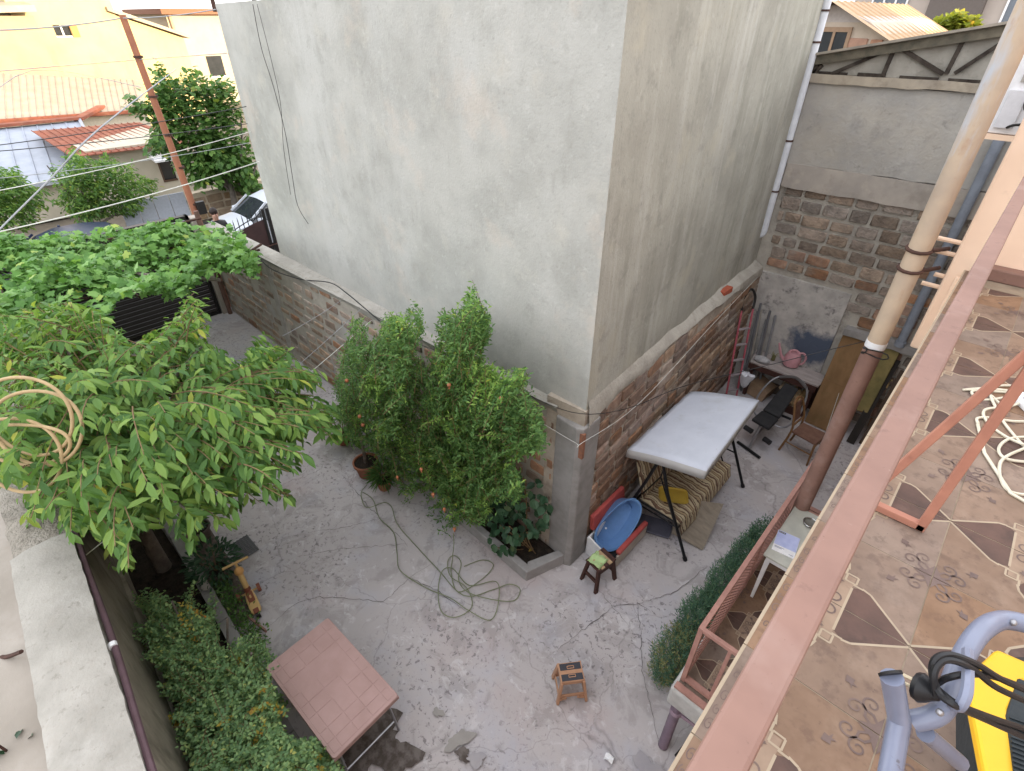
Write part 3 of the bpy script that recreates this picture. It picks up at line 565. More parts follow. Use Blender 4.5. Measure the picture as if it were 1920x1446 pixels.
def tile_mesh(sz, mx, my):
    """one quarter of the four-tile ornament: S centre at (0,0), quatrefoil at (1,1)"""
    b = MB(); h = .008
    def T(u, v, z): 
        u, v = (1 - u if mx else u), (1 - v if my else v); return ((u - .5) * sz, (v - .5) * sz, z)
    def poly(P, mi, z): b.add([T(u, v, z) for u, v in P], [tuple(range(len(P)))], mi)
    g = .006; P0 = [(g, g), (1 - g, g), (1 - g, 1 - g), (g, 1 - g)]
    b.add([T(u, v, 0) for u, v in P0] + [T(u, v, h) for u, v in P0], [(4, 5, 6, 7), (0, 1, 5, 4), (1, 2, 6, 5), (2, 3, 7, 6), (3, 0, 4, 7)], 0)
    z = h + .0004
    def line(a, c, w, mi, zz):
        dx, dy = c[0] - a[0], c[1] - a[1]; L = math.hypot(dx, dy); nx, ny = -dy / L * w / 2, dx / L * w / 2
        poly([(a[0] + nx, a[1] + ny), (a[0] - nx, a[1] - ny), (c[0] - nx, c[1] - ny), (c[0] + nx, c[1] + ny)], mi, zz)
    sq = .44
    poly([(g, g), (sq, g), (sq, sq), (g, sq)], 4, z)
    for sw in (0, 1):
        S = (lambda p: (p[1], p[0])) if sw else (lambda p: p)
        poly([S(p) for p in [(sq, g), (1 - g, g), (1 - g, .012), (.60, .33), (.52, .35), (sq, .30)]], 1, z)
        line(S((sq, .0)), S((sq, .30)), .022, 2, z + .0004)
        line(S((.52, .355)), S((.60, .335)), .022, 2, z + .0003); line(S((.60, .335)), S((.995, .015)), .022, 2, z + .0003)
        line(S((sq, .345)), S((.53, .345)), .02, 2, z + .0005)
    for a, c in (((.36, .36), (.46, .36)), ((.36, .46), (.46, .46)), ((.36, .36), (.36, .46)), ((.46, .36), (.46, .46))): line(a, c, .018, 2, z + .0008)
    def stroke(pts, w, mi=3):
        for i in range(len(pts) - 1): line(pts[i], pts[i + 1], w * (1 - .45 * i / len(pts)), mi, z + .0011 + i * 1e-6)
    def spiral(cx, cy, r, a0, turns, sgn):
        return [(cx + r * (1 - .82 * t) * math.cos(a0 + sgn * turns * 6.283 * t), cy + r * (1 - .82 * t) * math.sin(a0 + sgn * turns * 6.283 * t)) for t in np.linspace(0, 1, 15)]
    def leafd(u, v, s, a):
        ca, sa = math.cos(a), math.sin(a); poly([(u + s * (x * ca - y * sa), v + s * (x * sa + y * ca)) for x, y in ((-1, 0), (-.1, -.75), (.25, -.25), (1, -.5), (.5, 0), (1, .5), (.25, .25), (-.1, .75))], 3, z + .0016)
    for sw in (0, 1):
        S = (lambda L: [(y, x) for x, y in L]) if sw else (lambda L: L)
        stroke(S(spiral(.34, .10, .09, 2.2, 1.35, 1)), .02); stroke(S([(.29, .17), (.24, .19), (.17, .16), (.10, .11), (.01, .09)]), .02)
        stroke(S(spiral(.13, .28, .075, -1.2, 1.3, -1)), .018); stroke(S([(.15, .21), (.19, .19), (.24, .21), (.29, .27), (.33, .30)]), .018)
        for (u, v, s_, a) in ((.22, .18, .045, .6), (.07, .05, .042, 2.2), (.32, .31, .045, .8)):
            if sw: u, v, a = v, u, math.pi / 2 - a
            leafd(u, v, s_, a)
        stroke(S(spiral(.79, .89, .08, .3, 1.3, -1)), .019); stroke(S([(.86, .915), (.92, .96), (.985, .985)]), .02)
    leafd(.70, .70, .06, .785)
    poly([(1 - g, 1 - g), (.83, 1 - g), (.94, .94), (1 - g, .83)], 3, z + .0012)
    me = bpy.data.meshes.new('tile_mesh'); me.from_pydata(b.v, [], b.f)
    for m in m_t: me.materials.append(m)
    me.polygons.foreach_set('material_index', b.mi)
    import bmesh
    bm = bmesh.new(); bm.from_mesh(me); bmesh.ops.recalc_face_normals(bm, faces=[f for f in bm.faces])
    for f in bm.faces:
        if f.calc_center_median().z >= h - 1e-5 and f.normal.z < 0: f.normal_flip()
    bm.to_mesh(me); bm.free(); me.update(); return me
TS = .342
TILES = {(a, c): tile_mesh(TS, a, c) for a in (0, 1) for c in (0, 1)}
def tile_floor(parent, x0, y0, nx, ny, z, px=0, py=0):
    for i in range(nx):
        for j in range(ny):
            inst('tile', TILES[((i + px) % 2, (j + py) % 2)], parent, Matrix.Translation((x0 + (i + .5) * TS, y0 + (j + .5) * TS, z + random.uniform(-.0006, .0006))))
m_grout = PM('grout', (.31, .25, .185), (.22, .175, .13), 8, .95, bmp=.2)

# ---------------------------------------------------------------- our house: balcony, end wall, facade
ZF = 4.38; XL = -.04; Y1 = 1.487
hs = thing('balcony_house', 'cream house on the right that carries the tiled balcony', 'house', (1.5, 2, 0))
XW = 3.0
fac = MB()
def wall_with_holes(b, x, y0, y1, z0, z1, holes, t=.3):
    ys = sorted({y0, y1, *[h[0] for h in holes], *[h[1] for h in holes]})
    for a, c in zip(ys[:-1], ys[1:]):
        hz = sorted([(h[2], h[3]) for h in holes if h[0] <= a + 1e-6 and h[1] >= c - 1e-6]); z = z0
        for q0, q1 in hz:
            if q0 > z: b.box(x, x + t, a, c, z, q0)
            z = q1
        if z < z1: b.box(x, x + t, a, c, z, z1)
holes = [(1.2, 2.1, ZF, ZF + 2.1), (-2.6, -1.2, ZF + .8, ZF + 2.1), (3.4, 4.5, ZF + .8, ZF + 2.1), (3.6, 4.5, .9, 2.95), (5.6, 6.9, 1.7, 2.9)]
wall_with_holes(fac, XW, -9, 9.55, -.05, 7.6, holes); fac.box(XW + .3, XW + 8, -9, -8.7, 0, 7.6); fac.box(XW + .3, XW + 8, 9.25, 9.55, 0, 7.6); fac.build('facade', m_cream, hs)
for h in holes:
    MB().box(XW + .12, XW + .14, h[0], h[1], h[2], h[3]).build('pane', m_glass, hs)
    MB().box(XW + .08, XW + .18, h[0], h[0] + .07, h[2], h[3]).box(XW + .08, XW + .18, h[1] - .07, h[1], h[2], h[3]).box(XW + .08, XW + .18, h[0] + .07, h[1] - .07, h[3] - .07, h[3]).build('frame', m_white, hs)
MB().box(XW + .32, XW + 8, -8.6, 9.2, 7.35, 7.65).build('roof_slab', m_concdark, hs)
bal = MB(); bal.box(-.072, XW, -3.2, 5.18, 3.80, ZF - .001); bal.build('balcony_slab', m_cream, hs)
fl = MB(); fl.box(-.075, XW, -3.2, 5.2, ZF - .001, ZF + .0105); floor = fl.build('balcony_floor', m_grout, hs)
ib = int((Y1 + 3.2) // TS); tile_floor(floor, XL, Y1 - ib * TS, 8, ib + 10, ZF + .004, 0, ib % 2)
# ledge row outside the railing: narrow strips of the same tile with an ivory bullnose
me_led = []
for k in (0, 1):
    b = MB(); b.box(-.030, .0, -TS / 2 + .002, TS / 2 - .002, 0, .008, 0); b.box(-.040, -.030, -TS / 2 + .002, TS / 2 - .002, -.02, .0088, 2)
    s = 1 if k else -1
    for (cy, r_, a0) in ((.02, .014, .4), (.07, .011, 2.0), (-.06, .012, -1), (.12, .013, 1.2)):
        pr = None
        for t in np.linspace(0, 1, 12):
            an = a0 + 7.5 * t; q = (-.014 + r_ * (1 - .8 * t) * math.cos(an), s * cy + r_ * 1.6 * (1 - .8 * t) * math.sin(an))
            if pr:
                dx, dy = q[0] - pr[0], q[1] - pr[1]; L = math.hypot(dx, dy) or 1; nx, ny = -dy / L * .0016, dx / L * .0016
                b.add([(pr[0] + nx, pr[1] + ny, .0086 + t * 1e-4), (pr[0] - nx, pr[1] - ny, .0086 + t * 1e-4), (q[0] - nx, q[1] - ny, .0086 + t * 1e-4), (q[0] + nx, q[1] + ny, .0086 + t * 1e-4)], [(0, 1, 2, 3)], 3)
            pr = q
    o = b.build('ledge_tile', m_t); me_led.append(o.data); bpy.data.objects.remove(o)
for j in range(-8, 11): inst('ledge_tile', me_led[j % 2], floor, Matrix.Translation((XL, Y1 + (j + .5) * TS, ZF + .004)))
rail = thing('balcony_railing', 'pink painted handrail running along the balcony edge', 'railing', (0, 0, ZF))
MB().box(-.0195, .0305, -2.5, 5.18, 5.315, 5.35).build('handrail', m_pink, rail, bev=.006)
MB().box(-.008, .02, -2.5, 5.18, ZF + .09, ZF + .115).build('bottom_rail', m_pinkd, rail)
for j in range(-6, 14):
    y = .15 + j * .4
    if y < 5.1: MB().box(-.007, .019, y, y + .026, ZF + .01, 5.315).build('post', m_pinkd, rail)
# end wall of the balcony
ew = thing('end_wall', 'cream painted end wall closing the balcony behind the pink handrail', 'wall', (.5, 5.3, 3.65))
MB().box(-.18, XW - .005, 5.2, 5.45, 3.66, 6.3).build('wall', m_cream, ew, bev=.02)
MB().box(-.11, XW - .005, 5.155, 5.2, 3.9, 4.34).build('slab_end', m_cream, ew, bev=.012)
MB().box(.02, XW - .01, 5.08, 5.2, ZF + .012, ZF + .10).build('ledge', m_pink, ew, bev=.008)
for (px, py, L) in ((1805, 457, .3), (1795, 480, .26), (1770, 519, .12), (1757, 538, .2)):
    q = at(px, py, y=5.32); MB().tube([(q.x + .06, 5.32, q.z), (q.x - L * .55, 5.30, q.z + .01)], .018, 7).build('rod', m_cream, ew)
# upper room beyond the end wall (carries the air conditioner)
MB().box(.75, XW + 1, 5.46, 9.3, 3.7, 5.8).build('side_room', m_plasterB, hs)
# tall pole standing on the porch
m_polet = PM('pole_old_paint', (.50, .39, .285), (.40, .32, .25), 3, .7, bmp=.2, layers=(((.42, .45, .5), 1.7, .5, .6, .85, (2, 2, .35)), ((.36, .2, .12), 6, .58, .72, .6, (1, 1, .5))))
po = thing('tall_pole', 'thick round pole, pink below and flaking cream above, rising past the balcony', 'pole', (-.40, 5.05, .9))
PX, PY = -.40, 5.05
MB().tube([(PX, PY, .9), (PX, PY, 3.64)], .078, 18).build('lower_section', m_pink, po, smooth=True, label='pink painted lower length')
MB().tube([(PX, PY, 3.64), (PX, PY, 3.70)], .08, 18).build('collar', m_white, po, smooth=True)
MB().tube([(PX, PY, 3.70), (PX, PY, 9.5)], .077, 18).build('upper_section', m_polet, po, smooth=True, label='flaking cream and blue upper length')
for z in (4.52, 4.36):
    MB().tube([(PX + .085 * math.cos(a), PY + .085 * math.sin(a), z + .01 * math.sin(a)) for a in np.linspace(0, 6.1, 12)], .014, 6).build('clamp', m_rust, po)
    MB().tube([(PX + .08, PY + .02, z), (-.24, 5.28, z - .02)], .017, 7).build('clamp_rod', m_rust, po)
MB().tube([(PX + .05 * math.cos(a * 2) + .085 * math.cos(a), PY - .09 + .03 * math.sin(3 * a), 3.62 + .03 * math.sin(a)) for a in np.linspace(0, 6.2, 18)], .006, 5).build('tie_wire', m_dark, po)
# drain pipe on the rear wall
q = at(1690, 640, y=9.45); dp2 = thing('drain_pipe', 'blue grey drain pipe on the rear wall behind the tall pole', 'pipe', (q.x, 9.45, 1.7))
MB().tube([(q.x, 9.45, 1.72), (q.x, 9.45, 6.2)], .062, 12).build('pipe', PM('blue_grey_pipe', (.25, .28, .33), (.2, .22, .26), 6, .6, bmp=.1), dp2, smooth=True)
MB().tube([(q.x, 9.45, 1.72), (q.x, 9.45, 1.80)], .075, 12).build('socket', PM('blue_grey_pipe', (.25, .28, .33)), dp2, smooth=True)
# air conditioner
a0 = at(1842, 248, y=7.0); ac = thing('air_conditioner', 'white outdoor air conditioner unit half hidden behind the cream wall', 'air conditioner', tuple(a0))
MB().box(a0.x, .14, 7.0, 7.8, a0.z, a0.z + .62).build('casing', FLAT('ac_white', (.74, .74, .76), .45), ac, bev=.012)
MB().box(a0.x - .03, .75, 6.97, 7.83, a0.z - .05, a0.z - .005).build('bracket', m_cream, ac)
MB().box(a0.x + .06, a0.x + .20, 6.965, 6.998, a0.z + .05, a0.z + .36).build('valve_cover', FLAT('ac_grey', (.62, .62, .65), .5), ac, bev=.006)
MB().box(a0.x + .10, a0.x + .22, 6.985, 6.998, a0.z + .42, a0.z + .48).box(a0.x + .10, a0.x + .17, 6.985, 6.998, a0.z + .52, a0.z + .54).build('label_plate', FLAT('ac_label', (.35, .33, .3), .6), ac)
MB().tube(catmull([(a0.x + .2, 6.98, a0.z + .3), (a0.x + .23, 6.92, a0.z + .22), (a0.x + .33, 6.9, a0.z + .2), (.2, 6.95, a0.z + .28)], 5), .014, 6).tube(catmull([(a0.x + .16, 6.97, a0.z + .06), (a0.x + .26, 6.92, a0.z + .1), (.2, 6.95, a0.z + .12)], 5), .012, 6).build('hose', m_dark, ac)
# triangular bracket standing on the balcony floor
fr = thing('steel_bracket', 'pink triangular steel bracket standing on the tiles by the handrail', 'bracket', (.2, 2.04, ZF))
m_bar = PM('bracket_paint', (.46, .215, .15), (.38, .175, .125), 9, .5, bmp=.1, layers=(((.25, .12, .09), 16, .62, .74, .6),))
MB().bar((.03, 2.04, ZF + .03), (.235, 2.04, ZF + .03), .03, .03).build('foot', m_bar, fr, bev=.003)
MB().bar((.222, 2.04, ZF + .015), (.236, 2.04, 5.62), .03, .03, up=(0, 1, 0)).build('upright', m_bar, fr, bev=.003)
MB().bar((.045, 2.05, ZF + .12), (.31, 2.05, 5.60), .028, .028, up=(0, 1, 0)).build('brace', m_bar, fr, bev=.003)

# ---------------------------------------------------------------- porch below
ZP = .9; por = thing('porch', 'raised tiled porch with a grey cement edge below the balcony', 'porch', (.3, 4, 0))
sl_ = MB(); sl_.box(-.575, XW - .005, 2.76, 5.55, .62, ZP - .003); sl_.build('slab', PM('porch_cement', (.47, .46, .44), (.37, .36, .345), 5, .85, bmp=.3, layers=(((.25, .24, .22), 5, .56, .72, .5),)), por, bev=.03)
fl2 = MB().box(-.54, XW - .01, 2.80, 5.53, ZP - .003, ZP + .0092).build('porch_floor', m_grout, por); tile_floor(fl2, -.538, 2.80, 5, 8, ZP + .003, 1, 1)
for i in range(4):
    z1 = ZP - .21 * (i + 1); y0 = 5.56 + i * .34
    MB().box(-.5, XW - .02, y0, y0 + .335, 0, z1).build('step', m_concdark, por, bev=.01); MB().box(-.505, XW - .02, y0 + .27, y0 + .345, z1 + .001, z1 + .02).build('nosing', m_pinkd, por)
for (x, y) in ((.0, 5.2), (1.2, 2.95)): MB().box(x - .1, x + .1, y - .1, y + .1, 0, .62).build('footing', m_concdark, por)
pq = at(1243, 1398, z=0); pst = thing('porch_post', 'leaning mauve pipe post under the porch corner', 'post', tuple(pq))
MB().tube([pq, (-.47, 2.83, .63)], .05, 14).build('pipe', PM('mauve_pipe', (.20, .15, .19), (.15, .11, .14), 8, .5, bmp=.1), pst, smooth=True)
MB().tube([(-.462, 2.80, .50), (-.464, 2.81, .54)], .058, 14).build('clamp', PM('mauve_clamp', (.30, .22, .27)), pst); MB().bar((-.43, 2.81, .52), (.1, 2.86, .50), .035, .05).build('tie_bar', MATS['mauve_clamp'], pst)
pr = thing('porch_railing', 'pink porch railing with wire mesh beside the juniper hedge', 'railing', (-.5, 4, ZP))
XR = -.52; YR0, YR1 = 2.90, 5.62; ZT = 1.76
MB().bar((XR, YR0 - .02, ZT), (XR, 7.4, ZT), .045, .04).build('top_rail', m_pinkd, pr, bev=.004)
MB().bar((XR, YR0, ZP + .09), (XR, YR1, ZP + .09), .035, .035).build('bottom_rail', m_pinkd, pr)
for y in (YR0, 4.25, YR1 - .02, 7.38): MB().bar((XR, y, (ZP if y < 6 else 0) + .005), (XR, y, ZT - .02), .04, .04).build('post', m_pinkd, pr)
MB().bar((XR + .02, YR0, ZT), (1.4, YR0, ZT), .04, .04).build('end_rail', m_pinkd, pr, bev=.004); MB().bar((XR + .02, YR0, ZP + .06), (1.4, YR0, ZP + .06), .05, .04).build('end_rail', m_pinkd, pr)
MB().bar((XR - .03, YR0 - .09, ZP + .02), (1.4, YR0 - .09, ZP + .02), .06, .03).build('end_rail', m_pinkd, pr)
for x in (-.26, .25, .75): MB().bar((x, YR0, ZP + .06), (x, YR0, ZT - .02), .03, .03).build('end_post', m_pinkd, pr)
ms = MB()
for i in range(54):
    y = YR0 + i * .05; L = min(.76, YR1 - y)
    if L > .1: ms.tube([(XR, y, ZP + .11), (XR, y + L, ZP + .11 + L)], .004, 4, cap=False)
    y2 = YR0 + i * .05; L2 = min(.76, y2 - YR0)
    if L2 > .1: ms.tube([(XR + .006, y2, ZP + .11), (XR + .006, y2 - L2, ZP + .11 + L2)], .004, 4, cap=False)
ms.build('wire_mesh', m_pinkd, pr)
# ---------------------------------------------------------------- street side: walls, houses, far blocks
XS = -21.0
sw_ = thing('street_wall', 'tan stone block wall across the street behind the white car', 'wall', (XS, 9, 0))
ya, yb_ = at(364, 400, x=XS).y, 14.0; zt_ = at(420, 352, x=XS).z
MB().box(XS - .3, XS, ya, yb_, 0, zt_).build('mortar_core', PM('mortar_tan', (.50, .42, .31), (.4, .33, .25), 3, .95, bmp=.4), sw_)
STN['tan'] = [stone_mesh('block_mesh', PM('tan_block', (.30, .215, .135), (.22, .155, .1), 6, .95, rand=.2, bmp=.5, bsc=20), 70 + i, ch=.08, rough=.03) for i in range(4)]
courses(sw_, (XS, ya, 0), (XS, yb_, 0), (1, 0, 0), lambda s: .02, lambda s: zt_ - .02, .5, .27, .07, lambda r, s, z: 'tan', depth=.04, seed=31)
y0, y1 = at(228, 400, x=XS).y, ya - .1
gt2 = thing('sheet_gate', 'pale blue grey sheet metal gate across the street', 'gate', (XS, y0, 0)); zt2 = at(300, 368, x=XS).z
for i in range(4):
    a = y0 + (y1 - y0) * i / 4; MB().box(XS - .04, XS, a + .012, a + (y1 - y0) / 4 - .012, .05, zt2).build('panel', FLAT('gate_pale', (.50, .53, .60), .5), gt2)
MB().box(XS - .06, XS - .045, y0, y1, .3, .42).box(XS - .06, XS - .045, y0, y1, zt2 - .3, zt2 - .2).build('rail', m_concdark, gt2)
# stucco house with rust red corrugated roof
XH = -24.0
st_m = PM('stucco_beige', (.50, .45, .36), (.42, .38, .30), 1.2, .9, bmp=.3)
h1 = thing('stucco_house', 'low beige stucco house with rust red corrugated roof across the street', 'house', (XH, 4, 0))
ya, yb_ = at(165, 300, x=XH).y, at(345, 300, x=XH).y; ze = at(250, 272, x=XH).z
w0, w1, wz0, wz1 = at(298, 315, x=XH).y, at(326, 315, x=XH).y, at(310, 340, x=XH).z, at(310, 298, x=XH).z
MB().box(XH - 5, XH - .15, ya, yb_, 0, ze).box(XH - .15, XH, ya, w0, 0, ze).box(XH - .15, XH, w1, yb_, 0, ze).box(XH - .15, XH, w0, w1, 0, wz0).box(XH - .15, XH, w0, w1, wz1, ze).build('wall', st_m, h1)
MB().box(XH - .13, XH - .1, w0, w1, wz0, wz1).build('window', m_glass, h1); MB().bar((XH - .02, w0, wz0), (XH - .02, w1, wz0), .1, .06).bar((XH - .03, w0 + .03, wz0), (XH - .03, w0 + .03, wz1), .06, .06, up=(1, 0, 0)).build('window_frame', FLAT('brown_frame', (.1, .06, .04), .6), h1)
MB().hexa([(XH, w0 - .2, wz1 + .1), (XH, w1 + .1, wz1 + .1), (XH + .6, w1 + .1, wz1 + .02), (XH + .6, w0 - .2, wz1 + .02), (XH, w0 - .2, wz1 + .3), (XH, w1 + .1, wz1 + .3), (XH + .6, w1 + .1, wz1 + .08), (XH + .6, w0 - .2, wz1 + .08)]).build('awning', m_white, h1)
def metal_roof(parent, e0, e1, r0, r1, n, mat, name='roof_panel', rib=.04):
    e0, e1, r0, r1 = map(Vector, (e0, e1, r0, r1))
    for i in range(n):
        a, c = e0.lerp(e1, i / n), e0.lerp(e1, (i + 1) / n); d, f = r0.lerp(r1, i / n), r0.lerp(r1, (i + 1) / n)
        nn = (c - a).cross(d - a).normalized(); nn = nn if nn.z > 0 else -nn; k = (c - a) * .06; k2 = (f - d) * .06
        MB().add([a, c, f, d, a + nn * rib, a + k + nn * rib, d + k2 + nn * rib, d + nn * rib, a + k * 1.6, d + k2 * 1.6, a - nn * .03, c - nn * .03], [(8, 1, 2, 9), (4, 5, 6, 7), (0, 4, 7, 3), (5, 8, 9, 6), (0, 1, 11, 10)]).build(name, mat, parent)
m_rred = PM('rust_red_roof', (.30, .10, .06), (.2, .075, .05), 3, .8, bmp=.3, layers=(((.4, .2, .12), 2, .5, .7, .5),))
metal_roof(h1, (XH + .4, ya - .5, ze - .05), (XH + .4, yb_ + .3, ze - .1), (XH - 5.2, ya - .5, at(190, 232, x=XH - 5.2).z), (XH - 5.2, yb_ + .3, at(190, 232, x=XH - 5.2).z - .1), 16, m_rred)
# blue grey metal roof house
X1, X2 = -24.5, -31.0
h2 = thing('metal_roof_house', 'long house under a pale blue grey standing seam metal roof', 'house', (X1, -3, 0))
e1 = at(198, 324, x=X1); e0 = Vector((X1, e1.y - 13, e1.z)); r1 = at(147, 226, x=X2); r0 = Vector((X2, r1.y - 13, r1.z))
m_bgr = PM('blue_grey_roof', (.30, .33, .39), (.25, .28, .33), 2, .6, bmp=.05, spec=.5)
metal_roof(h2, e0, e1, r0, r1, 26, m_bgr)
MB().box(X2 + .2, X1 - .4, e0.y, e1.y - .4, 0, e1.z - .05).build('wall', st_m, h2)
MB().bar(e1 + Vector((.05, .05, 0)), r1 + Vector((0, .05, 0)), .12, .16).bar(e0, e1 + Vector((0, .1, -.06)), .1, .12).build('fascia', FLAT('grey_trim', (.33, .35, .4), .6), h2)
MB().bar(r1 + Vector((0, 0, .1)), r0 + Vector((0, 0, .1)), .45, .1).bar(at(190, 200, x=X2 - 3) + Vector((0, 0, 0)), r1 + Vector((0, 0, .05)), .35, .12).build('ridge_cap', m_rred, h2)
# pale shed roofs behind it
X3, X4 = -33.0, -40.0
h3 = thing('pale_roof_shed', 'sunlit cream corrugated shed roof with red edge below the yellow house', 'shed', (X3, 0, 0))
e1 = at(275, 205, x=X3); e0 = at(-150, 235, x=X3); r1 = at(260, 150, x=X4); r0 = at(-150, 130, x=X4)
m_crm = PM('cream_roof', (.36, .31, .25), (.30, .255, .2), 1.5, .6, bmp=.05)
metal_roof(h3, e0, e1, r0, r1, 30, m_crm); MB().prism([(X3 - .2, e0.y, 0), (X3 - .2, e1.y, 0), (X3 - .2, e1.y, e1.z - .1), (X3 - .2, e0.y, e0.z - .1)], (-6, 0, 0)).build('wall', FLAT('cream_wall', (.62, .56, .44), .9), h3)
MB().bar(e0 + Vector((.1, 0, -.05)), e1 + Vector((.1, 0, -.05)), .2, .14).build('red_fascia', m_rred, h3)
# big yellow house
XY = -44.0; m_yel = PM('yellow_plaster', (.52, .42, .22), (.47, .375, .19), .8, .9, bmp=.15, bsc=8, layers=(((.38, .3, .16), 1.2, .56, .72, .5, (1, 1, .2)), ((.42, .35, .22), 3, .6, .72, .4)))
h4 = thing('yellow_house', 'tall sunlit yellow house filling the far left background', 'house', (XY, 2, 0))
ya, yb_ = at(35, 60, x=XY).y, at(228, 60, x=XY).y; zt = 13.0; zb = 0
w0, w1, z0, z1 = at(103, 60, x=XY).y, at(134, 60, x=XY).y, at(118, 70, x=XY).z, at(118, 47, x=XY).z
b = MB(); b.box(XY - .3, XY, ya, w0, zb, 9).box(XY - .3, XY, w1, yb_, zb, 9).box(XY - .3, XY, w0, w1, zb, z0).box(XY - .3, XY, w0, w1, z1, 9); b.box(XY - 10, XY - .3, ya, yb_, zb, 9)
b.build('wall', m_yel, h4); MB().box(XY - .25, XY - .2, w0, w1, z0, z1).build('window', m_glass, h4); MB().box(XY, XY + .05, w1, w1 + (w1 - w0) * .45, z0, z1).build('shutter', FLAT('orange_shutter', (.5, .22, .08), .7), h4)
MB().bar((XY - .15, w0, z0), (XY - .15, w1, z0), .2, .12).bar((XY - .15, (w0 + w1) / 2, z0), (XY - .15, (w0 + w1) / 2, z1), .08, .08, up=(1, 0, 0)).build('window_frame', m_white, h4)
pz = at(232, 28, x=XY); pe = at(345, 72, x=XY); MB().prism([(XY - .05, yb_ + .01, zb), (XY - .05, pe.y, zb), (XY - .05, pe.y, pe.z), (XY - .05, yb_ + .01, pz.z)], (-8, 0, 0)).build('wing', m_yel, h4)
MB().prism([(XY + .3, yb_ - .4, pz.z + .2), (XY + .3, pe.y + .3, pe.z), (XY + .3, pe.y + .3, pe.z + .18), (XY + .3, yb_ - .4, pz.z + .4)], (-9, 0, 0)).build('wing_roof', m_crm, h4)
MB().prism([(XY + .6, ya - 1, 9), (XY + .6, yb_ + 2.2, 8.1), (XY + .6, yb_ + 2.2, 8.4), (XY + .6, (ya + yb_) / 2, 12), (XY + .6, ya - 1, 9.3)], (-11, 0, 0)).build('roof', m_rred, h4)
yl = at(-200, 60, x=XY + 2).y
nb = thing('peach_house', 'sunlit peach coloured house at the far left edge', 'house', (XY + 2, yl, 0)); MB().box(XY - 8, XY + 2, yl, ya + .6, 0, at(20, 30, x=XY + 2).z).build('wall', PM('peach_plaster', (.42, .29, .19), (.37, .25, .165), 1, .9), nb)
MB().prism([(XY + 2.3, yl, at(20, 30, x=XY + 2).z), (XY + 2.3, ya + .8, at(36, 22, x=XY + 2).z), (XY + 2.3, ya + .8, at(36, 22, x=XY + 2).z + .3), (XY + 2.3, yl, at(20, 30, x=XY + 2).z + .3)], (-9, 0, .6)).build('roof', m_crm, nb)
# cream block beyond
XC = -52.0
h5 = thing('cream_house', 'pale cream house with a brown eave beside the grey building edge', 'house', (XC, 14, 0))
ya, yb_ = at(320, 60, x=XC).y, at(470, 60, x=XC).y; zt = at(360, 27, x=XC).z
MB().box(XC - 8, XC, ya, yb_, 0, zt).build('wall', PM('cream_far', (.44, .37, .28), (.39, .33, .25), 1, .9), h5)
MB().box(XC - 8.5, XC + .5, ya - .4, yb_ + .4, zt, zt + .35).build('eave', FLAT('brown_eave', (.22, .1, .06), .8), h5)
wy = at(392, 130, x=XC); MB().box(XC, XC + .06, wy.y, wy.y + 1.2, wy.z - .5, wy.z + .9).build('window', m_glass, h5); MB().box(XC, XC + .1, wy.y - .1, wy.y + 1.3, wy.z - .6, wy.z - .5).build('sill', m_white, h5)
MB().tube([(XC + .15, at(340, 90, x=XC).y, 0), (XC + .15, at(335, 90, x=XC).y, zt)], .12, 8).build('downpipe', FLAT('far_pipe', (.45, .3, .2), .7), h5)
# unseen block added behind our house to shade the yard and the street
fb_ = thing('added_shade_block', 'tall plain block added out of view behind the balcony house to shade the yard', 'building', (30, 0, 0))
MB().box(27, 38, -32, 26, -.05, 14.2).build('wall', PM('shade_block_plaster', (.45, .41, .36), (.38, .35, .31), .5, .9), fb_); MB().box(26.6, 38.4, -32.4, 26.4, 14.2, 14.6).build('roof', m_concdark, fb_)
# ---------------------------------------------------------------- behind the rear wall
YG = 17.0
h6 = thing('gable_house', 'brown roofed house with brick gable rising behind the rear wall', 'house', (-5, YG, 0))
def g(px, py, y=YG): return at(px, py, y=y)
ap = g(1566, 4); er = g(1672, 74); el = Vector((2 * ap.x - er.x - .5, YG, er.z - .6)); wz = g(1600, 42).z
MB().prism([(el.x, YG, 0), (er.x, YG, 0), (er.x, YG, er.z), (er.x - .02, YG, wz if wz < er.z else er.z), (ap.x + (er.x - ap.x) * .62, YG, wz), (el.x + .6, YG, wz), (el.x, YG, el.z)], (0, 7, 0)).build('mortar_core', PM('mortar_pink', (.50, .42, .34), (.42, .35, .28), 3, .95), h6)
STN['far'] = [stone_mesh('block_mesh', PM('rose_block', (.36, .20, .13), (.28, .155, .105), 6, .95, rand=.2, bmp=.3), 90 + i, ch=.06, rough=.02) for i in range(3)]
wx0, wx1, wzz0, wzz1 = g(1545, 75).x - .1, g(1588, 70).x, g(1570, 86).z - .4, g(1570, 60).z
courses(h6, (el.x, YG, 0), (er.x - .1, YG, 0), (0, -1, 0), lambda s: 4.5, lambda s: wz + .1, .42, .22, .06, lambda r, s, z: 'far', mask=lambda s, z: (el.x + s < er.x - .25 - max(0, z - er.z) * 1.5) and not (wx0 - .25 < el.x + s < wx1 + .25 and z < wzz1 + .1), depth=.04, seed=41)
MB().box(wx0, wx1, YG - .03, YG + .05, wzz0, wzz1).build('window', m_glass, h6); MB().box(wx0 - .08, wx1 + .08, YG - .06, YG - .005, wzz1, wzz1 + .1).box(wx0 - .08, wx0, YG - .06, YG - .005, wzz0, wzz1).box(wx1, wx1 + .08, YG - .06, YG - .005, wzz0, wzz1).box((wx0 + wx1) / 2 - .03, (wx0 + wx1) / 2 + .03, YG - .06, YG - .032, wzz0, wzz1).build('window_frame', FLAT('brown_frame2', (.3, .2, .13), .6), h6)
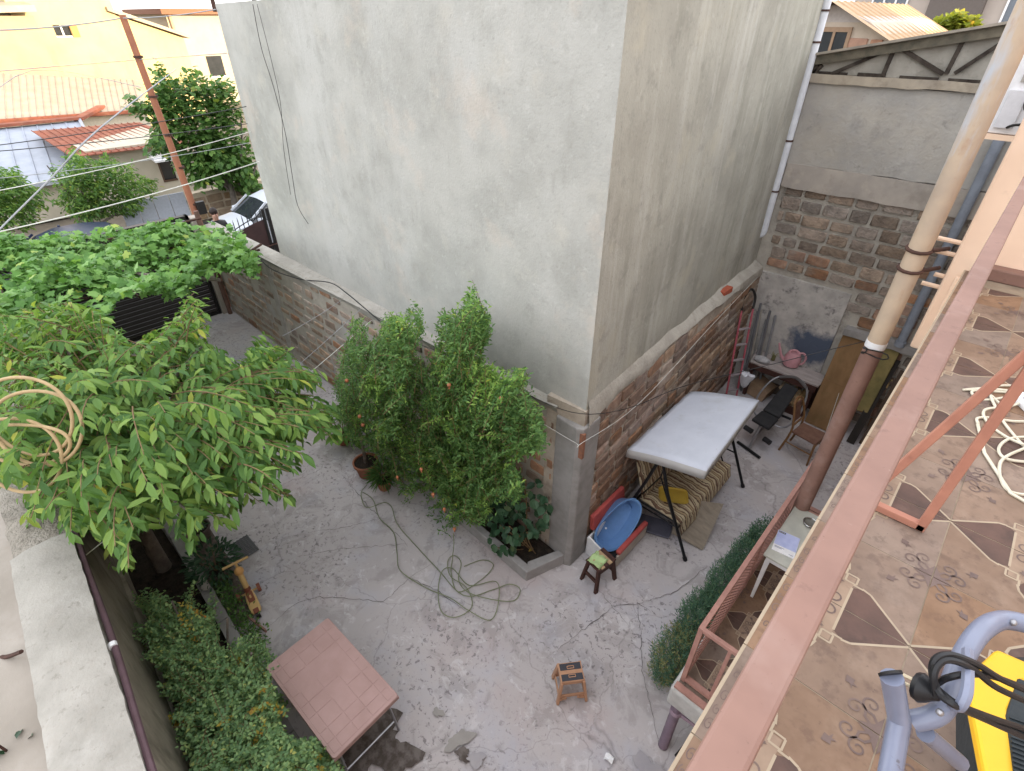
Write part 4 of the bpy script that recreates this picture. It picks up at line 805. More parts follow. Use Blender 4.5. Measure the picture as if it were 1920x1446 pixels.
MB().prism([(el.x + .6, YG + .02, wz), (ap.x + (er.x - ap.x) * .62, YG + .02, wz), (ap.x, YG + .02, ap.z - .05)], (0, 6.9, 0)).build('gable_boards', FLAT('gable_grey', (.45, .40, .37), .8), h6)
rx = er + Vector((.25, -.35, -.12)); ra = ap + Vector((0, -.35, .02))
m_brr = PM('tan_sheet_roof', (.46, .31, .19), (.40, .27, .165), 3, .6, bmp=.1, spec=.3)
metal_roof(h6, rx + Vector((0, 7.6, 0)), rx, ra + Vector((0, 7.6, 0)), ra, 14, m_brr, rib=.03); metal_roof(h6, el + Vector((-.25, -.35, -.12)), el + Vector((-.25, 7.2, -.12)), ra, ra + Vector((0, 7.6, 0)), 14, m_brr, rib=.03)
YA = 44.0
ap_ = thing('apartment_block', 'distant grey apartment block with white framed windows', 'building', (5, YA, 0))
x0, x1 = at(1600, 10, y=YA).x, at(2300, 10, y=YA).x
MB().box(x0, x1, YA, YA + 12, -1, 22).build('wall', PM('block_grey', (.46, .40, .355), (.39, .335, .30), .6, .9, bmp=.1), ap_)
fh = 3.0
for fl_ in range(1, 6):
    zc = 2.5 + (fl_ - 1) * fh
    MB().box(x0 - .1, x1 + .1, YA - .12, YA - .01, zc - .9, zc - .75).build('floor_band', FLAT('band_grey', (.34, .3, .27), .9), ap_)
    i = 0; x = x0 + 1.0
    while x < x1 - 2:
        if (i + fl_) % 4 == 3:
            MB().box(x - .3, x + 2.5, YA - .9, YA - .02, zc - .75, zc + .25).build('balcony_box', FLAT('balcony_pale', (.5, .5, .52), .8), ap_)
            w = MB().box(x - .2, x + 2.4, YA - .6, YA - .05, zc + .26, zc + 1.7).build('window', FLAT('loggia_dark', (.12, .10, .09), .6), ap_)
        else:
            w = MB().box(x, x + 1.9, YA - .08, YA - .02, zc, zc + 1.55).build('window', FLAT('pane_grey', (.15, .17, .2), .25), ap_)
            f = MB()
            for q in (0, .62, 1.24, 1.83): f.box(x + q, x + q + .1, YA - .16, YA - .082, zc, zc + 1.55)
            f.box(x - .05, x + 1.95, YA - .165, YA - .083, zc + 1.5, zc + 1.62).box(x - .05, x + 1.95, YA - .165, YA - .083, zc - .06, zc + .06); f.build('window_frame', m_white, w)
        x += 3.3; i += 1
# ---------------------------------------------------------------- yard objects
def TM(x, y, z=0, a=0): return Matrix.Translation((x, y, z)) @ Matrix.Rotation(R(a), 4, 'Z')
def rrect(w, h, r, n=5):
    P = []
    for cx, cy, a0 in ((w / 2 - r, h / 2 - r, 0), (-w / 2 + r, h / 2 - r, 90), (-w / 2 + r, -h / 2 + r, 180), (w / 2 - r, -h / 2 + r, 270)):
        for i in range(n + 1): a = R(a0 + 90 * i / n); P.append((cx + r * math.cos(a), cy + r * math.sin(a)))
    return P
# pink garden table
t = thing('garden_table', 'pink plastic folding table with embossed tile pattern beside the rose bush', 'table', (-3.03, .66, 0)); M = TM(-3.03, .66, 0, 1.6)
m_tab = PM('table_plastic', (.40, .265, .245), (.36, .235, .215), 5, .55, bmp=.1, bsc=40, layers=(((.38, .235, .21), 9, .6, .74, .35),))
top = MB(M).prism([(x, y, .69) for x, y in rrect(1.2, .71, .03)], (0, 0, .025)).build('table_top', m_tab, t, bev=.006)
s = MB(M)
for x0, x1, y0, y1 in ((-.6, .6, -.355, -.335), (-.6, .6, .335, .355), (-.6, -.58, -.335, .335), (.58, .6, -.335, .335)): s.box(x0, x1, y0, y1, .65, .695)
s.build('skirt', m_tab, t, bev=.004)
rr = random.Random(4); xs_ = [-.57, -.46, -.30, -.12, .02, .16, .34, .46, .57]; ys_ = [-.33, -.25, -.08, .08, .25, .33]
pm_ = []
for i in range(8):
    for j in range(5):
        if 2 <= i <= 4 and j in (1, 2, 3) and rr.random() < .5: continue
        x0, x1, y0, y1 = xs_[i], xs_[i + 1], ys_[j], ys_[j + 1]
        MB(M).box(x0 + .005, x1 - .005, y0 + .005, y1 - .005, .7155, .7185 + rr.random() * .0012).build('embossed_panel', m_tab, top, bev=.0015)
m_steel = FLAT('grey_steel', (.36, .36, .38), .35, .7)
for sx in (-1, 1):
    MB(M).tube([(sx * .48, -.27, .66), (sx * .55, -.29, .01)], .013, 8).build('leg', m_steel, t, smooth=True); MB(M).tube([(sx * .48, .27, .66), (sx * .55, .29, .01)], .013, 8).build('leg', m_steel, t, smooth=True)
    MB(M).tube([(sx * .53, -.28, .2), (sx * .53, .28, .2)], .010, 8).build('stretcher', m_steel, t, smooth=True)
# folding step stool
def panel_frame(b, P, w, mi=None):   # quad ring made of bars
    for i in range(4): b.bar(P[i], P[(i + 1) % 4], w, .012, up=(0, 0, 1), mi=mi)
st = thing('step_stool', 'small tan folding step stool with two dark pads in mid yard', 'stool', (-1.47, 2.48, 0)); M = TM(-1.47, 2.48, 0, 50)
m_tanp = FLAT('tan_plastic', (.47, .26, .155), .5, var=.15); m_pad = FLAT('pad_dark', (.045, .045, .055), .7)
MB(M).prism([(x, y, .34) for x, y in rrect(.25, .20, .012)], (0, 0, .022)).build('seat', m_tanp, st, bev=.004)
for sy in (-1, 1): MB(M).box(-.112, .112, sy * .055 - .034, sy * .055 + .034, .3635, .367).build('pad', m_pad, st)
b = MB(M)
for sy in (-1, 1): panel_frame(b, [(-.035, sy * .045 - .012, .3685), (.035, sy * .045 - .012, .3685), (.035, sy * .045 + .012, .3685), (-.035, sy * .045 + .012, .3685)], .006)
b.build('handle_slot', m_tanp, st)
studs = MB(M)
for i in range(13):
    for y in (-.094, .094, -.008, .008): studs.box(-.115 + i * .019 - .004, -.115 + i * .019 + .004, y - .003, y + .003, .3625, .3685)
studs.build('studs', m_tanp, st, kind='stuff')
for sx in (-1, 1):
    for sy in (-1, 1):
        MB(M).bar((sx * .115, sy * .09, .345), (sx * .155, sy * .135, .005), .045, .028, up=(sx, 0, 0)).build('leg', m_tanp, st, bev=.004)
for sy in (-1, 1):
    b = MB(M); b.hexa([(-.115, sy * .086 - .006, .29), (.115, sy * .086 - .006, .29), (.115, sy * .086 + .006, .29), (-.115, sy * .086 + .006, .29), (-.11, sy * .086 - .006, .342), (.11, sy * .086 - .006, .342), (.11, sy * .086 + .006, .342), (-.11, sy * .086 + .006, .342)])
    b.bar((-.14, sy * .118, .12), (.14, sy * .118, .12), .012, .05); b.bar((-.15, sy * .125, .06), (-.06, sy * .125, .085), .012, .05).bar((.15, sy * .125, .06), (.06, sy * .125, .085), .012, .05); b.build('side_panel', m_tanp, st, bev=.003)
for sx in (-1, 1):
    b = MB(M); b.bar((sx * .118, -.09, .31), (sx * .118, .09, .31), .012, .06).bar((sx * .14, -.12, .10), (sx * .14, .12, .10), .012, .06); b.build('end_panel', m_tanp, st, bev=.003)
# dark wooden stool with a green cloth
ds = thing('wooden_stool', 'dark brown wooden stool with slatted top beside the blue bathtub', 'stool', (-2.04, 3.82, 0)); M = TM(-2.04, 3.82, 0, 80)
m_dwood = PM('dark_wood', (.075, .035, .028), (.05, .024, .02), 12, .6, bmp=.15, stretch=(1, 6, 6)); m_lwood = PM('pale_wood', (.42, .29, .17), (.33, .22, .13), 12, .6, bmp=.1)
for i in range(5): MB(M).box(-.16 + i * .064, -.16 + i * .064 + .058, -.115, .115, .385, .405).build('slat', m_dwood if i % 2 == 0 else m_lwood, ds, bev=.003)
for sx in (-1, 1):
    for sy in (-1, 1): MB(M).bar((sx * .12, sy * .085, .385), (sx * .17, sy * .13, .002), .055, .035, up=(0, sy, 0)).build('leg', m_dwood, ds, bev=.004)
    MB(M).bar((sx * .15, -.10, .17), (sx * .15, .10, .17), .025, .05).build('stretcher', m_dwood, ds)
for sy in (-1, 1): MB(M).bar((-.13, sy * .09, .33), (.13, sy * .09, .33), .025, .08).build('apron', m_dwood, ds)
cl = MB(M); O = M @ Vector((-.13, -.10, .41))
def clothf(u, v):
    e = .012 * math.sin(11 * u + 3 * v) + .008 * math.sin(17 * v); d = -.05 * max(0, (u - .82) / .18) ** 2 - .04 * max(0, (.1 - v) / .1); return (0.015 * math.sin(6 * v), .012 * math.sin(5 * u), .012 + e + d)
gc = MB(); grid_sheet(gc, O, M.to_3x3() @ Vector((.24, .04, 0)), M.to_3x3() @ Vector((-.03, .19, 0)), 20, 16, clothf)
o = gc.build('cloth', PM('green_cloth', (.42, .55, .27), (.36, .49, .23), 14, .95, bmp=.3, bsc=120), smooth=True, label='pale green cloth lying on the dark wooden stool', cat='cloth'); sm = o.modifiers.new('s', 'SOLIDIFY'); sm.thickness = .006
# red and white padded box with blue bathtub in it
bx = thing('padded_box_seat', 'old white box seat with red padded edges against the block wall', 'seat', (-2.2, 4.5, 0))
m_red = PM('red_vinyl', (.42, .085, .075), (.33, .065, .06), 6, .5, bmp=.15)
MB().box(-2.40, -2.375, 4.02, 4.85, .01, .34).build('side_panel', m_white, bx, bev=.004); MB().hexa([(-2.375, 4.02, .01), (-1.99, 4.06, .01), (-1.99, 4.085, .01), (-2.375, 4.045, .01), (-2.375, 4.0, .40), (-2.05, 4.06, .16), (-2.05, 4.085, .16), (-2.375, 4.025, .40)]).build('side_panel', m_white, bx, bev=.004)
MB().box(-1.985, -1.955, 4.10, 4.82, .05, .25).build('front_panel', PM('beige_panel', (.5, .44, .38)), bx, bev=.004); MB().box(-2.015, -1.945, 4.12, 4.82, .255, .32).build('pad', m_red, bx, bev=.02); MB().hexa([(-2.43, 4.10, .42), (-2.36, 4.10, .42), (-2.36, 4.85, .42), (-2.45, 4.85, .42), (-2.45, 4.10, .66), (-2.39, 4.10, .66), (-2.40, 4.85, .66), (-2.46, 4.85, .66)]).build('back_pad', m_red, bx, bev=.015)
MB().box(-2.36, -2.0, 4.10, 4.82, .05, .10).build('base', m_dark, bx)
tubt = thing('baby_bathtub', 'blue plastic baby bathtub tipped on its side in the box seat', 'bathtub', (-2.17, 4.45, .2))
m_blue = FLAT('blue_plastic', (.14, .27, .52), .3, var=.1)
U_ = Vector((0.13, .80, .58)).normalized(); Nn = Vector((.80, -.42, .52)); Nn = (Nn - U_ * Nn.dot(U_)).normalized(); Wv = Nn.cross(U_)
Mt = Matrix(((U_.x, Wv.x, Nn.x, -2.17), (U_.y, Wv.y, Nn.y, 4.42), (U_.z, Wv.z, Nn.z, .44), (0, 0, 0, 1)))
def tub_ring(k, z, n=36):
    P = []
    for i in range(n):
        a = 2 * math.pi * i / n; c, s_ = math.cos(a), math.sin(a); x = .40 * k * (abs(c) ** .8) * (1 if c > 0 else -1); y = .225 * k * (abs(s_) ** .8) * (1 if s_ > 0 else -1) * (1 - .16 * (x / .4)); P.append((x, y, z))
    return P
rings = [tub_ring(.72, -.20), tub_ring(.80, -.19), tub_ring(.93, .0), tub_ring(1.0, .005), tub_ring(1.02, -.012), tub_ring(1.0, -.025), tub_ring(.95, -.03), tub_ring(.84, -.205), tub_ring(.5, -.225)]
b = MB(Mt); n = 36; V = [p for r_ in rings for p in r_]; F = [(k * n + i, k * n + (i + 1) % n, (k + 1) * n + (i + 1) % n, (k + 1) * n + i) for k in range(len(rings) - 1) for i in range(n)]
F += [tuple(range(n)), tuple((len(rings) - 1) * n + i for i in range(n))[::-1]]; b.add(V, F).build('tub', m_blue, tubt, smooth=True)
b = MB(Mt); b.tube([(.27 + .03 * math.sin(a) * .3, .10 * math.cos(a), -.185 + .03 * math.sin(a)) for a in np.linspace(0, 3.14, 9)], .012, 6); b.build('seat_bump', m_blue, tubt, smooth=True); MB(Mt).ball((-.16, 0, -.195), .016).build('plug', m_white, tubt)
# ---------------------------------------------------------------- garden swing
sw = thing('garden_swing', 'garden swing seat with white canopy and striped cushions by the block wall', 'swing', (-1.9, 5.8, 0))
m_blk = FLAT('black_steel', (.016, .016, .018), .35, .3)
YN, YFa = 4.86, 6.70; AX, AZ = -1.97, 1.46
for y in (YN, YFa):
    MB().tube([(AX, y, AZ), (-1.80, y, .95), (-1.36, y, .015)], .022, 10).build('leg', m_blk, sw, smooth=True); MB().tube([(AX - .02, y, AZ), (-2.12, y, .95), (-2.40, y, .015)], .022, 10).build('leg', m_blk, sw, smooth=True)
    MB().tube([(-1.62, y, .55), (-2.24, y, .55)], .012, 8).build('cross_bar', m_blk, sw, smooth=True)
    MB().tube([(-1.372, y, .04), (-1.352, y, .0)], .03, 10).build('foot_cap', m_blk, sw, smooth=True)
MB().tube([(AX, YN, AZ), (AX, YFa, AZ)], .02, 10).build('top_bar', m_blk, sw, smooth=True); MB().tube([(-2.38, YN, .12), (-2.38, YFa, .12)], .016, 8).build('rear_bar', m_blk, sw, smooth=True)
def canopy():
    A = [(-2.43, 4.80), (-1.41, 4.84), (-1.52, 6.66), (-2.46, 6.58)]; b = MB(); V = []; F = []; n = 14
    def Z(u, v): return 1.36 + (.26) * u + .022 * math.sin(math.pi * u) + .012 * math.sin(math.pi * v) + .009 * math.sin(30 * v + 6 * u) * (1 - u) ** 1.5 + .004 * math.sin(47 * v - 9 * u) * (1 - u)
    for j in range(n + 1):
        for i in range(n + 1):
            u, v = i / n, j / n; x = (A[0][0] * (1 - u) + A[1][0] * u) * (1 - v) + (A[3][0] * (1 - u) + A[2][0] * u) * v; y = (A[0][1] * (1 - u) + A[1][1] * u) * (1 - v) + (A[3][1] * (1 - u) + A[2][1] * u) * v; V.append((x, y, Z(u, v)))
    for j in range(n):
        for i in range(n): a = j * (n + 1) + i; F.append((a, a + 1, a + n + 2, a + n + 1))
    b.add(V, F)
    edge = [j for j in range(n + 1)] + [k * (n + 1) + n for k in range(1, n + 1)] + [n * (n + 1) + j for j in range(n - 1, -1, -1)] + [k * (n + 1) for k in range(n - 1, 0, -1)]
    c = Vector((-1.95, 5.72, 0)); m = len(edge); hem = []
    for e in edge: p = Vector(V[e]); o = (Vector((p.x, p.y, 0)) - c).normalized() * .012; hem.append((p.x + o.x, p.y + o.y, p.z - .125 + random.uniform(-.003, .003)))
    b2 = MB(); b2.add([(V[e][0], V[e][1], V[e][2] - .0005) for e in edge] + hem, [(i, (i + 1) % m, m + (i + 1) % m, m + i) for i in range(m)])
    cw = PM('canopy_white', (.60, .63, .71), (.55, .58, .66), 4, .55, bmp=.15, bsc=9, bdist=.01, layers=(((.44, .45, .47), 2.6, .56, .74, .5), ((.3, .29, .27), 26, .68, .72, .6))); o1 = b.build('canopy', cw, sw, smooth=True); o2 = b2.build('valance', FLAT('valance_white', (.45, .44, .43), .6, var=.06), o1, smooth=True)
    for o in (o1, o2): sd_ = o.modifiers.new('s', 'SOLIDIFY'); sd_.thickness = .008; sd_.offset = -1
canopy()
def stripes():
    m, nt, bs = base('striped_fabric'); tc = N(nt, 'ShaderNodeTexCoord'); sp = N(nt, 'ShaderNodeSeparateXYZ'); nt.links.new(tc.outputs['Object'], sp.inputs[0])
    nz = N(nt, 'ShaderNodeMath', operation='MULTIPLY_ADD'); nz.inputs[1].default_value = .16; nt.links.new(noise(nt, 5, 3, .5, coord='obj'), nz.inputs[0]); nt.links.new(sp.outputs['Y'], nz.inputs[2])
    cols = []
    for sc, lo, hi, c in ((62, .35, .5, (.17, .10, .065)), (31, .55, .75, (.36, .27, .16)), (124, .7, .85, (.1, .06, .04))):
        mu = N(nt, 'ShaderNodeMath', operation='MULTIPLY'); mu.inputs[1].default_value = sc; nt.links.new(nz.outputs[0], mu.inputs[0])
        sn = N(nt, 'ShaderNodeMath', operation='SINE'); nt.links.new(mu.outputs[0], sn.inputs[0]); cols.append((ramp(nt, sn.outputs[0], lo, hi), c))
    col = (.50, .42, .28)
    for f, c in cols: col = mixc(nt, f, col, c)
    nt.links.new(col, bs.inputs['Base Color']); bs.inputs['Roughness'].default_value = .95; bump(nt, bs, noise(nt, 60, 3), .3, .004); return m
m_str = stripes()
def cushion(name, O, U, V, T, seed):
    b = MB(); O, U, V, T = map(Vector, (O, U, V, T)); r = random.Random(seed); p1, p2 = r.uniform(0, 6), r.uniform(0, 6)
    def puff(u, v): return (4 * u * (1 - u)) ** .35 * (4 * v * (1 - v)) ** .35
    for s in (1, -1): grid_sheet(b, O, U, V, 22, 14, lambda u, v: T * (s * .5 * puff(u, v) * (1 + .16 * math.sin(17 * u + p1 + 3 * v) + .12 * math.sin(13 * v + p2))))
    return b.build(name, m_str, sw, smooth=True)
cushion('seat_cushion', (-2.22, 5.0, .44), (0, 1.56, 0), (.64, 0, -.03), (0, 0, .13), 1); cushion('back_cushion', (-2.18, 5.0, .46), (0, 1.56, 0), (-.20, 0, .62), (.13, 0, .05), 2)
cushion('front_drape', (-1.60, 5.0, .43), (0, 1.56, 0), (.06, 0, -.22), (.04, 0, 0), 3)
for y in (5.02, 6.54): MB().tube([(AX, y, AZ), (-2.0, y, 1.0), (-1.68, y, .36)], .010, 8).tube([(-2.0, y, 1.0), (-2.26, y, .40)], .010, 8).build('hanger', m_blk, sw, smooth=True)
MB().tube([(-2.24, 4.98, .35), (-1.6, 4.98, .34), (-1.6, 6.58, .34), (-2.24, 6.58, .35)], .014, 8, closed=True).build('seat_frame', m_blk, sw, smooth=True)
q = at(1262, 930, z=.53); tr_ = thing('yellow_tray', 'mustard yellow plastic tray lying on the swing cushions', 'tray', tuple(q)); M = TM(q.x, q.y, q.z, 32)
m_ytr = PM('tray_yellow', (.52, .36, .06), (.45, .3, .05), 8, .5, bmp=.1)
tb_ = MB(M); P1, P2, P3 = rrect(.36, .25, .05), rrect(.39, .28, .06), rrect(.40, .29, .065); n = len(P1)
tb_.add([(x, y, 0) for x, y in P1] + [(x, y, .022) for x, y in P2] + [(x, y, .022) for x, y in P3] + [(x, y, -.006) for x, y in P1], [tuple(range(n))] + [(k * n + i, k * n + (i + 1) % n, (k + 1) * n + (i + 1) % n, (k + 1) * n + i) for k in range(3) for i in range(n)] + [tuple(3 * n + i for i in range(n))[::-1]]); tb_.build('tray', m_ytr, tr_, smooth=True)
b_ = [at(1286, 935, z=.42), at(1357, 945, z=.40), at(1318, 1031, z=.02), at(1262, 1000, z=.06), at(1268, 960, z=.22)]
m_board = PM('weathered_board', (.27, .225, .175), (.2, .165, .13), 6, .9, bmp=.3, stretch=(1, 4, 1))
bo = MB().prism(b_, (-.012, -.006, -.012)).build('loose_board', m_board, label='weathered brown board with a cut corner leaning on the swing', cat='board')
q = at(1225, 985, z=.05); MB(TM(q.x, q.y, .03, 20)).prism([(x, y, 0) for x, y in rrect(.50, .30, .04)], (0, 0, .03)).build('foot_tray', PM('slate_plastic', (.10, .10, .13), (.075, .075, .1), 9, .5), label='slate grey plastic mat lying under the swing beside the bathtub', cat='mat', bev=.006)
# ---------------------------------------------------------------- sit-up bench with hoop
q = Vector((-1.62, 8.1, 0)); gy = thing('exercise_bench', 'black padded exercise bench with a big grey tube hoop', 'exercise bench', tuple(q))
m_gpad = PM('black_vinyl', (.022, .022, .025), (.034, .034, .036), 9, .5, bmp=.2); m_gtube = FLAT('grey_tube', (.30, .30, .32), .35, .6)
def Q(a): return q + Vector(a)
MB().hexa([Q((-.18, -.30, .42)), Q((.14, -.36, .42)), Q((.16, -.02, .44)), Q((-.14, .02, .44)), Q((-.18, -.30, .48)), Q((.14, -.36, .48)), Q((.16, -.02, .50)), Q((-.14, .02, .50))]).build('seat_pad', m_gpad, gy, bev=.02)
MB().hexa([Q((-.14, .06, .44)), Q((.16, .02, .44)), Q((.14, .80, .62)), Q((-.10, .84, .62)), Q((-.14, .06, .50)), Q((.16, .02, .50)), Q((.14, .80, .68)), Q((-.10, .84, .68))]).build('back_pad', m_gpad, gy, bev=.025)
MB().tube(catmull([Q((-.30, .12, .42)), Q((-.36, .45, .52)), Q((-.28, .85, .68)), Q((0, 1.0, .74)), Q((.26, .85, .68)), Q((.36, .40, .50)), Q((.30, .05, .36)), Q((.08, -.02, .34)), Q((-.2, .02, .36))], 6, True), .018, 8, closed=True).build('hoop', m_gtube, gy, smooth=True)
MB().tube(catmull([Q((-.24, .89, .70)), Q((0, 1.0, .74)), Q((.24, .88, .69))], 6), .028, 8).build('foam_grip', PM('grip_foam', (.12, .11, .11)), gy, smooth=True)
MB().tube([Q((-.02, -.25, .43)), Q((-.02, -.52, .06))], .024, 8).tube([Q((0, .5, .55)), Q((.0, .8, .03))], .022, 8).tube([Q((-.02, -.40, .24)), Q((0, .68, .22))], .02, 8).build('frame', m_gtube, gy, smooth=True)
MB().tube([Q((-.24, -.46, .03)), Q((.20, -.60, .03))], .026, 8).build('foot_bar', m_blk, gy, smooth=True); MB().tube([Q((-.2, .8, .026)), Q((.2, .8, .026))], .024, 8).build('foot_bar', m_blk, gy, smooth=True)
MB().tube([Q((-.26, -.22, .2)), Q((-.12, -.26, .2))], .045, 10).tube([Q((.10, -.30, .2)), Q((.22, -.34, .2))], .045, 10).build('foam_roller', m_gpad, gy, smooth=True)
# ---------------------------------------------------------------- old wooden chair
ch = thing('wooden_chair', 'old wooden dining chair with brown fabric seat near the rear wall', 'chair', (-.98, 8.1, 0)); M = TM(-.98, 8.1, 0, 172)
m_cw = PM('varnished_wood', (.23, .125, .055), (.17, .085, .038), 10, .5, bmp=.15); m_cs = PM('chair_fabric', (.19, .105, .075), (.14, .075, .055), 12, .95, bmp=.3, bsc=90)
# local: seat centre at origin, back towards +x
MB(M).hexa([(-.21, -.20, .42), (.19, -.18, .42), (.19, .18, .42), (-.21, .20, .42), (-.21, -.20, .47), (.19, -.18, .47), (.19, .18, .47), (-.21, .20, .47)]).build('seat', m_cs, ch, bev=.018)
for sy in (-1, 1):
    MB(M).tube([(-.20, sy * .19, .43), (-.21, sy * .20, 0)], [.02, .014], 8).build('leg', m_cw, ch, smooth=True); MB(M).tube(catmull([(.27, sy * .19, 0), (.20, sy * .18, .44), (.24, sy * .17, .70), (.31, sy * .13, .90)], 4), .018, 8).build('leg', m_cw, ch, smooth=True)
    MB(M).tube([(-.205, sy * .195, .22), (.23, sy * .185, .22)], .011, 6).build('stretcher', m_cw, ch)
MB(M).tube(catmull([(.31, -.13, .90), (.335, -.07, .955), (.34, 0, .97), (.335, .07, .955), (.31, .13, .90)], 4), .02, 8).build('crest_rail', m_cw, ch, smooth=True)
MB(M).hexa([(.235, -.10, .58), (.245, -.10, .58), (.245, .10, .58), (.235, .10, .58), (.305, -.08, .92), (.315, -.08, .92), (.315, .08, .92), (.305, .08, .92)]).build('splat', m_cs, ch); MB(M).bar((.215, -.17, .55), (.215, .17, .55), .02, .035).build('back_rail', m_cw, ch); MB(M).bar((-.2, -.195, .40), (-.2, .195, .40), .02, .05).build('apron', m_cw, ch)
# ---------------------------------------------------------------- work bench on the rear wall with watering can
wb = thing('work_bench', 'weathered grey plank work bench against the rear wall', 'bench', (-1.85, 9.3, 0))
m_gpl = PM('grey_plank', (.40, .35, .335), (.29, .255, .245), 6, .85, bmp=.3, stretch=(.4, 4, 4), layers=(((.38, .34, .33), 4, .55, .7, .6),))
tl = [Vector((-2.52, 9.55, .76)), Vector((-1.22, 9.55, .74)), Vector((-1.24, 9.10, .74)), Vector((-2.42, 9.06, .76))]
for k in range(3):
    a, d_ = tl[0].lerp(tl[3], k / 3 + .008), tl[0].lerp(tl[3], (k + 1) / 3 - .008); c, e_ = tl[1].lerp(tl[2], k / 3 + .008), tl[1].lerp(tl[2], (k + 1) / 3 - .008); dz = Vector((0, 0, .035))
    MB().hexa([d_ - dz, e_ - dz, c - dz, a - dz, d_, e_, c, a]).build('plank', m_gpl, wb, bev=.004)
MB().box(-2.44, -1.26, 9.055, 9.085, .62, .72).build('front_rail', m_dwood, wb)
for x, y in ((-2.38, 9.12), (-1.32, 9.15), (-2.42, 9.5), (-1.3, 9.5)): MB().box(x - .03, x + .03, y - .03, y + .03, 0, .72).build('leg', m_dwood, wb)
q = at(1482, 684, z=.765); wc = thing('watering_can', 'pink plastic watering can standing on the grey work bench', 'watering can', tuple(q)); m_pk = FLAT('pink_plastic', (.56, .29, .32), .4, var=.1)
Mw = TM(q.x, q.y, q.z, 20) @ Matrix.Scale(1.35, 4)
MB(Mw).lathe([(.085, 0), (.10, .01), (.105, .06), (.10, .13), (.075, .19), (.07, .2), (.06, .195)], (0, 0, 0), 20).build('body', m_pk, wc, smooth=True)
MB(Mw).tube(catmull([(-.09, 0, .05), (-.15, 0, .12), (-.20, 0, .24), (-.215, 0, .29)], 4), [.024] * 4 + [.018] * 4 + [.012] * 5, 8).build('spout', m_pk, wc, smooth=True)
MB(Mw).tube(catmull([(.05, 0, .19), (.11, 0, .2), (.15, 0, .14), (.14, 0, .06), (.10, 0, .03)], 5), .013, 8).build('handle', m_pk, wc, smooth=True); MB(Mw).tube(catmull([(-.05, 0, .19), (-.03, 0, .225), (.02, 0, .225), (.05, 0, .19)], 4), .011, 8).build('top_handle', m_pk, wc, smooth=True)
q = at(1449, 675, z=.77); jr = thing('jam_jar', 'small jar of dried sprigs on the work bench left of the watering can', 'jar', tuple(q)); MB().lathe([(.03, 0), (.035, .01), (.035, .08), (.028, .09)], q, 12).build('jar', PM('olive_glass', (.16, .15, .07)), jr, smooth=True)
b = MB()
for i in range(12): a = i * 2.4; b.tube([q + Vector((0, 0, .07)), q + Vector((.06 * math.cos(a), .06 * math.sin(a), .13 + .03 * math.sin(i)))], .004, 4)
b.build('sprigs', PM('dry_sprig', (.26, .25, .1)), jr)
q = at(1428, 678, z=.77); MB().ball((q.x, q.y, .81), .11, 14, 8, (1.3, .8, .6)).build('plastic_bag', PM('clear_bag', (.48, .47, .48), (.3, .3, .31), 18, .3, bmp=.8, bsc=22, bdist=.04), label='crumpled translucent plastic bag at the wall end of the work bench', cat='bag')
fw = thing('firewood_crate', 'crate of split firewood under the work bench', 'crate', (-1.6, 9.2, 0))
MB().box(-1.83, -1.37, 9.06, 9.09, 0, .16).box(-1.83, -1.80, 9.09, 9.45, 0, .16).box(-1.40, -1.37, 9.09, 9.45, 0, .16).box(-1.80, -1.40, 9.09, 9.45, 0, .02).build('crate', m_dwood, fw)
m_log = PM('split_wood', (.50, .37, .21), (.40, .28, .15), 14, .9, rand=.25, bmp=.3); rl = random.Random(2)
lg = MB(); lg.prism([(-.04, -.03, 0), (.045, -.025, 0), (.03, .04, 0), (-.02, .045, 0)], (0, 0, .3)); lo = lg.build('log', m_log); lme = lo.data; bpy.data.objects.remove(lo)
for i in range(26): inst('log', lme, fw, Matrix.Translation((-1.78 + (i % 5) * .085 + rl.uniform(-.01, .01), 9.10 + rl.uniform(0, .03), .06 + (i // 5) * .075)) @ Matrix.Rotation(R(-90), 4, 'X') @ Matrix.Rotation(rl.uniform(0, 6), 4, 'Z') @ Matrix.Scale(rl.uniform(.75, 1.05), 4))
q = at(1497, 712, y=9.2); MB().box(q.x - .1, q.x + .1, 9.12, 9.3, q.z - .05, q.z + .03).build('carton', m_white, label='small white carton tucked under the work bench', cat='box', bev=.004)
q = at(1432, 725, z=.2); cbx = MB().hexa([(q.x - .25, q.y - .15, .02), (q.x + .1, q.y - .25, .02), (q.x + .15, q.y + .1, .02), (q.x - .2, q.y + .2, .02), (q.x - .2, q.y - .15, .30), (q.x + .15, q.y - .22, .22), (q.x + .2, q.y + .12, .24), (q.x - .15, q.y + .2, .32)]).build('cardboard_box', PM('cardboard', (.36, .25, .17), (.28, .19, .12), 6, .9), label='open cardboard box in the corner by the ladder', cat='box')
for i, (px, py, w_, c) in enumerate(((1420, 712, .16, (.5, .5, .5)), (1462, 720, .14, (.12, .09, .07)), (1442, 700, .12, (.2, .13, .08)), (1475, 745, .1, (.05, .05, .05)))):
    q = at(px, py, z=.2); MB(TM(q.x, q.y, .002, 20 * i)).box(-w_, w_, -w_ * .7, w_ * .7, 0, .16 + .05 * i).build('scrap_box', PM('scrap%d' % i, c), label=('pale', 'dark brown', 'reddish brown', 'black')[i] + ' scrap box in the clutter below the work bench', cat='box', bev=.01)
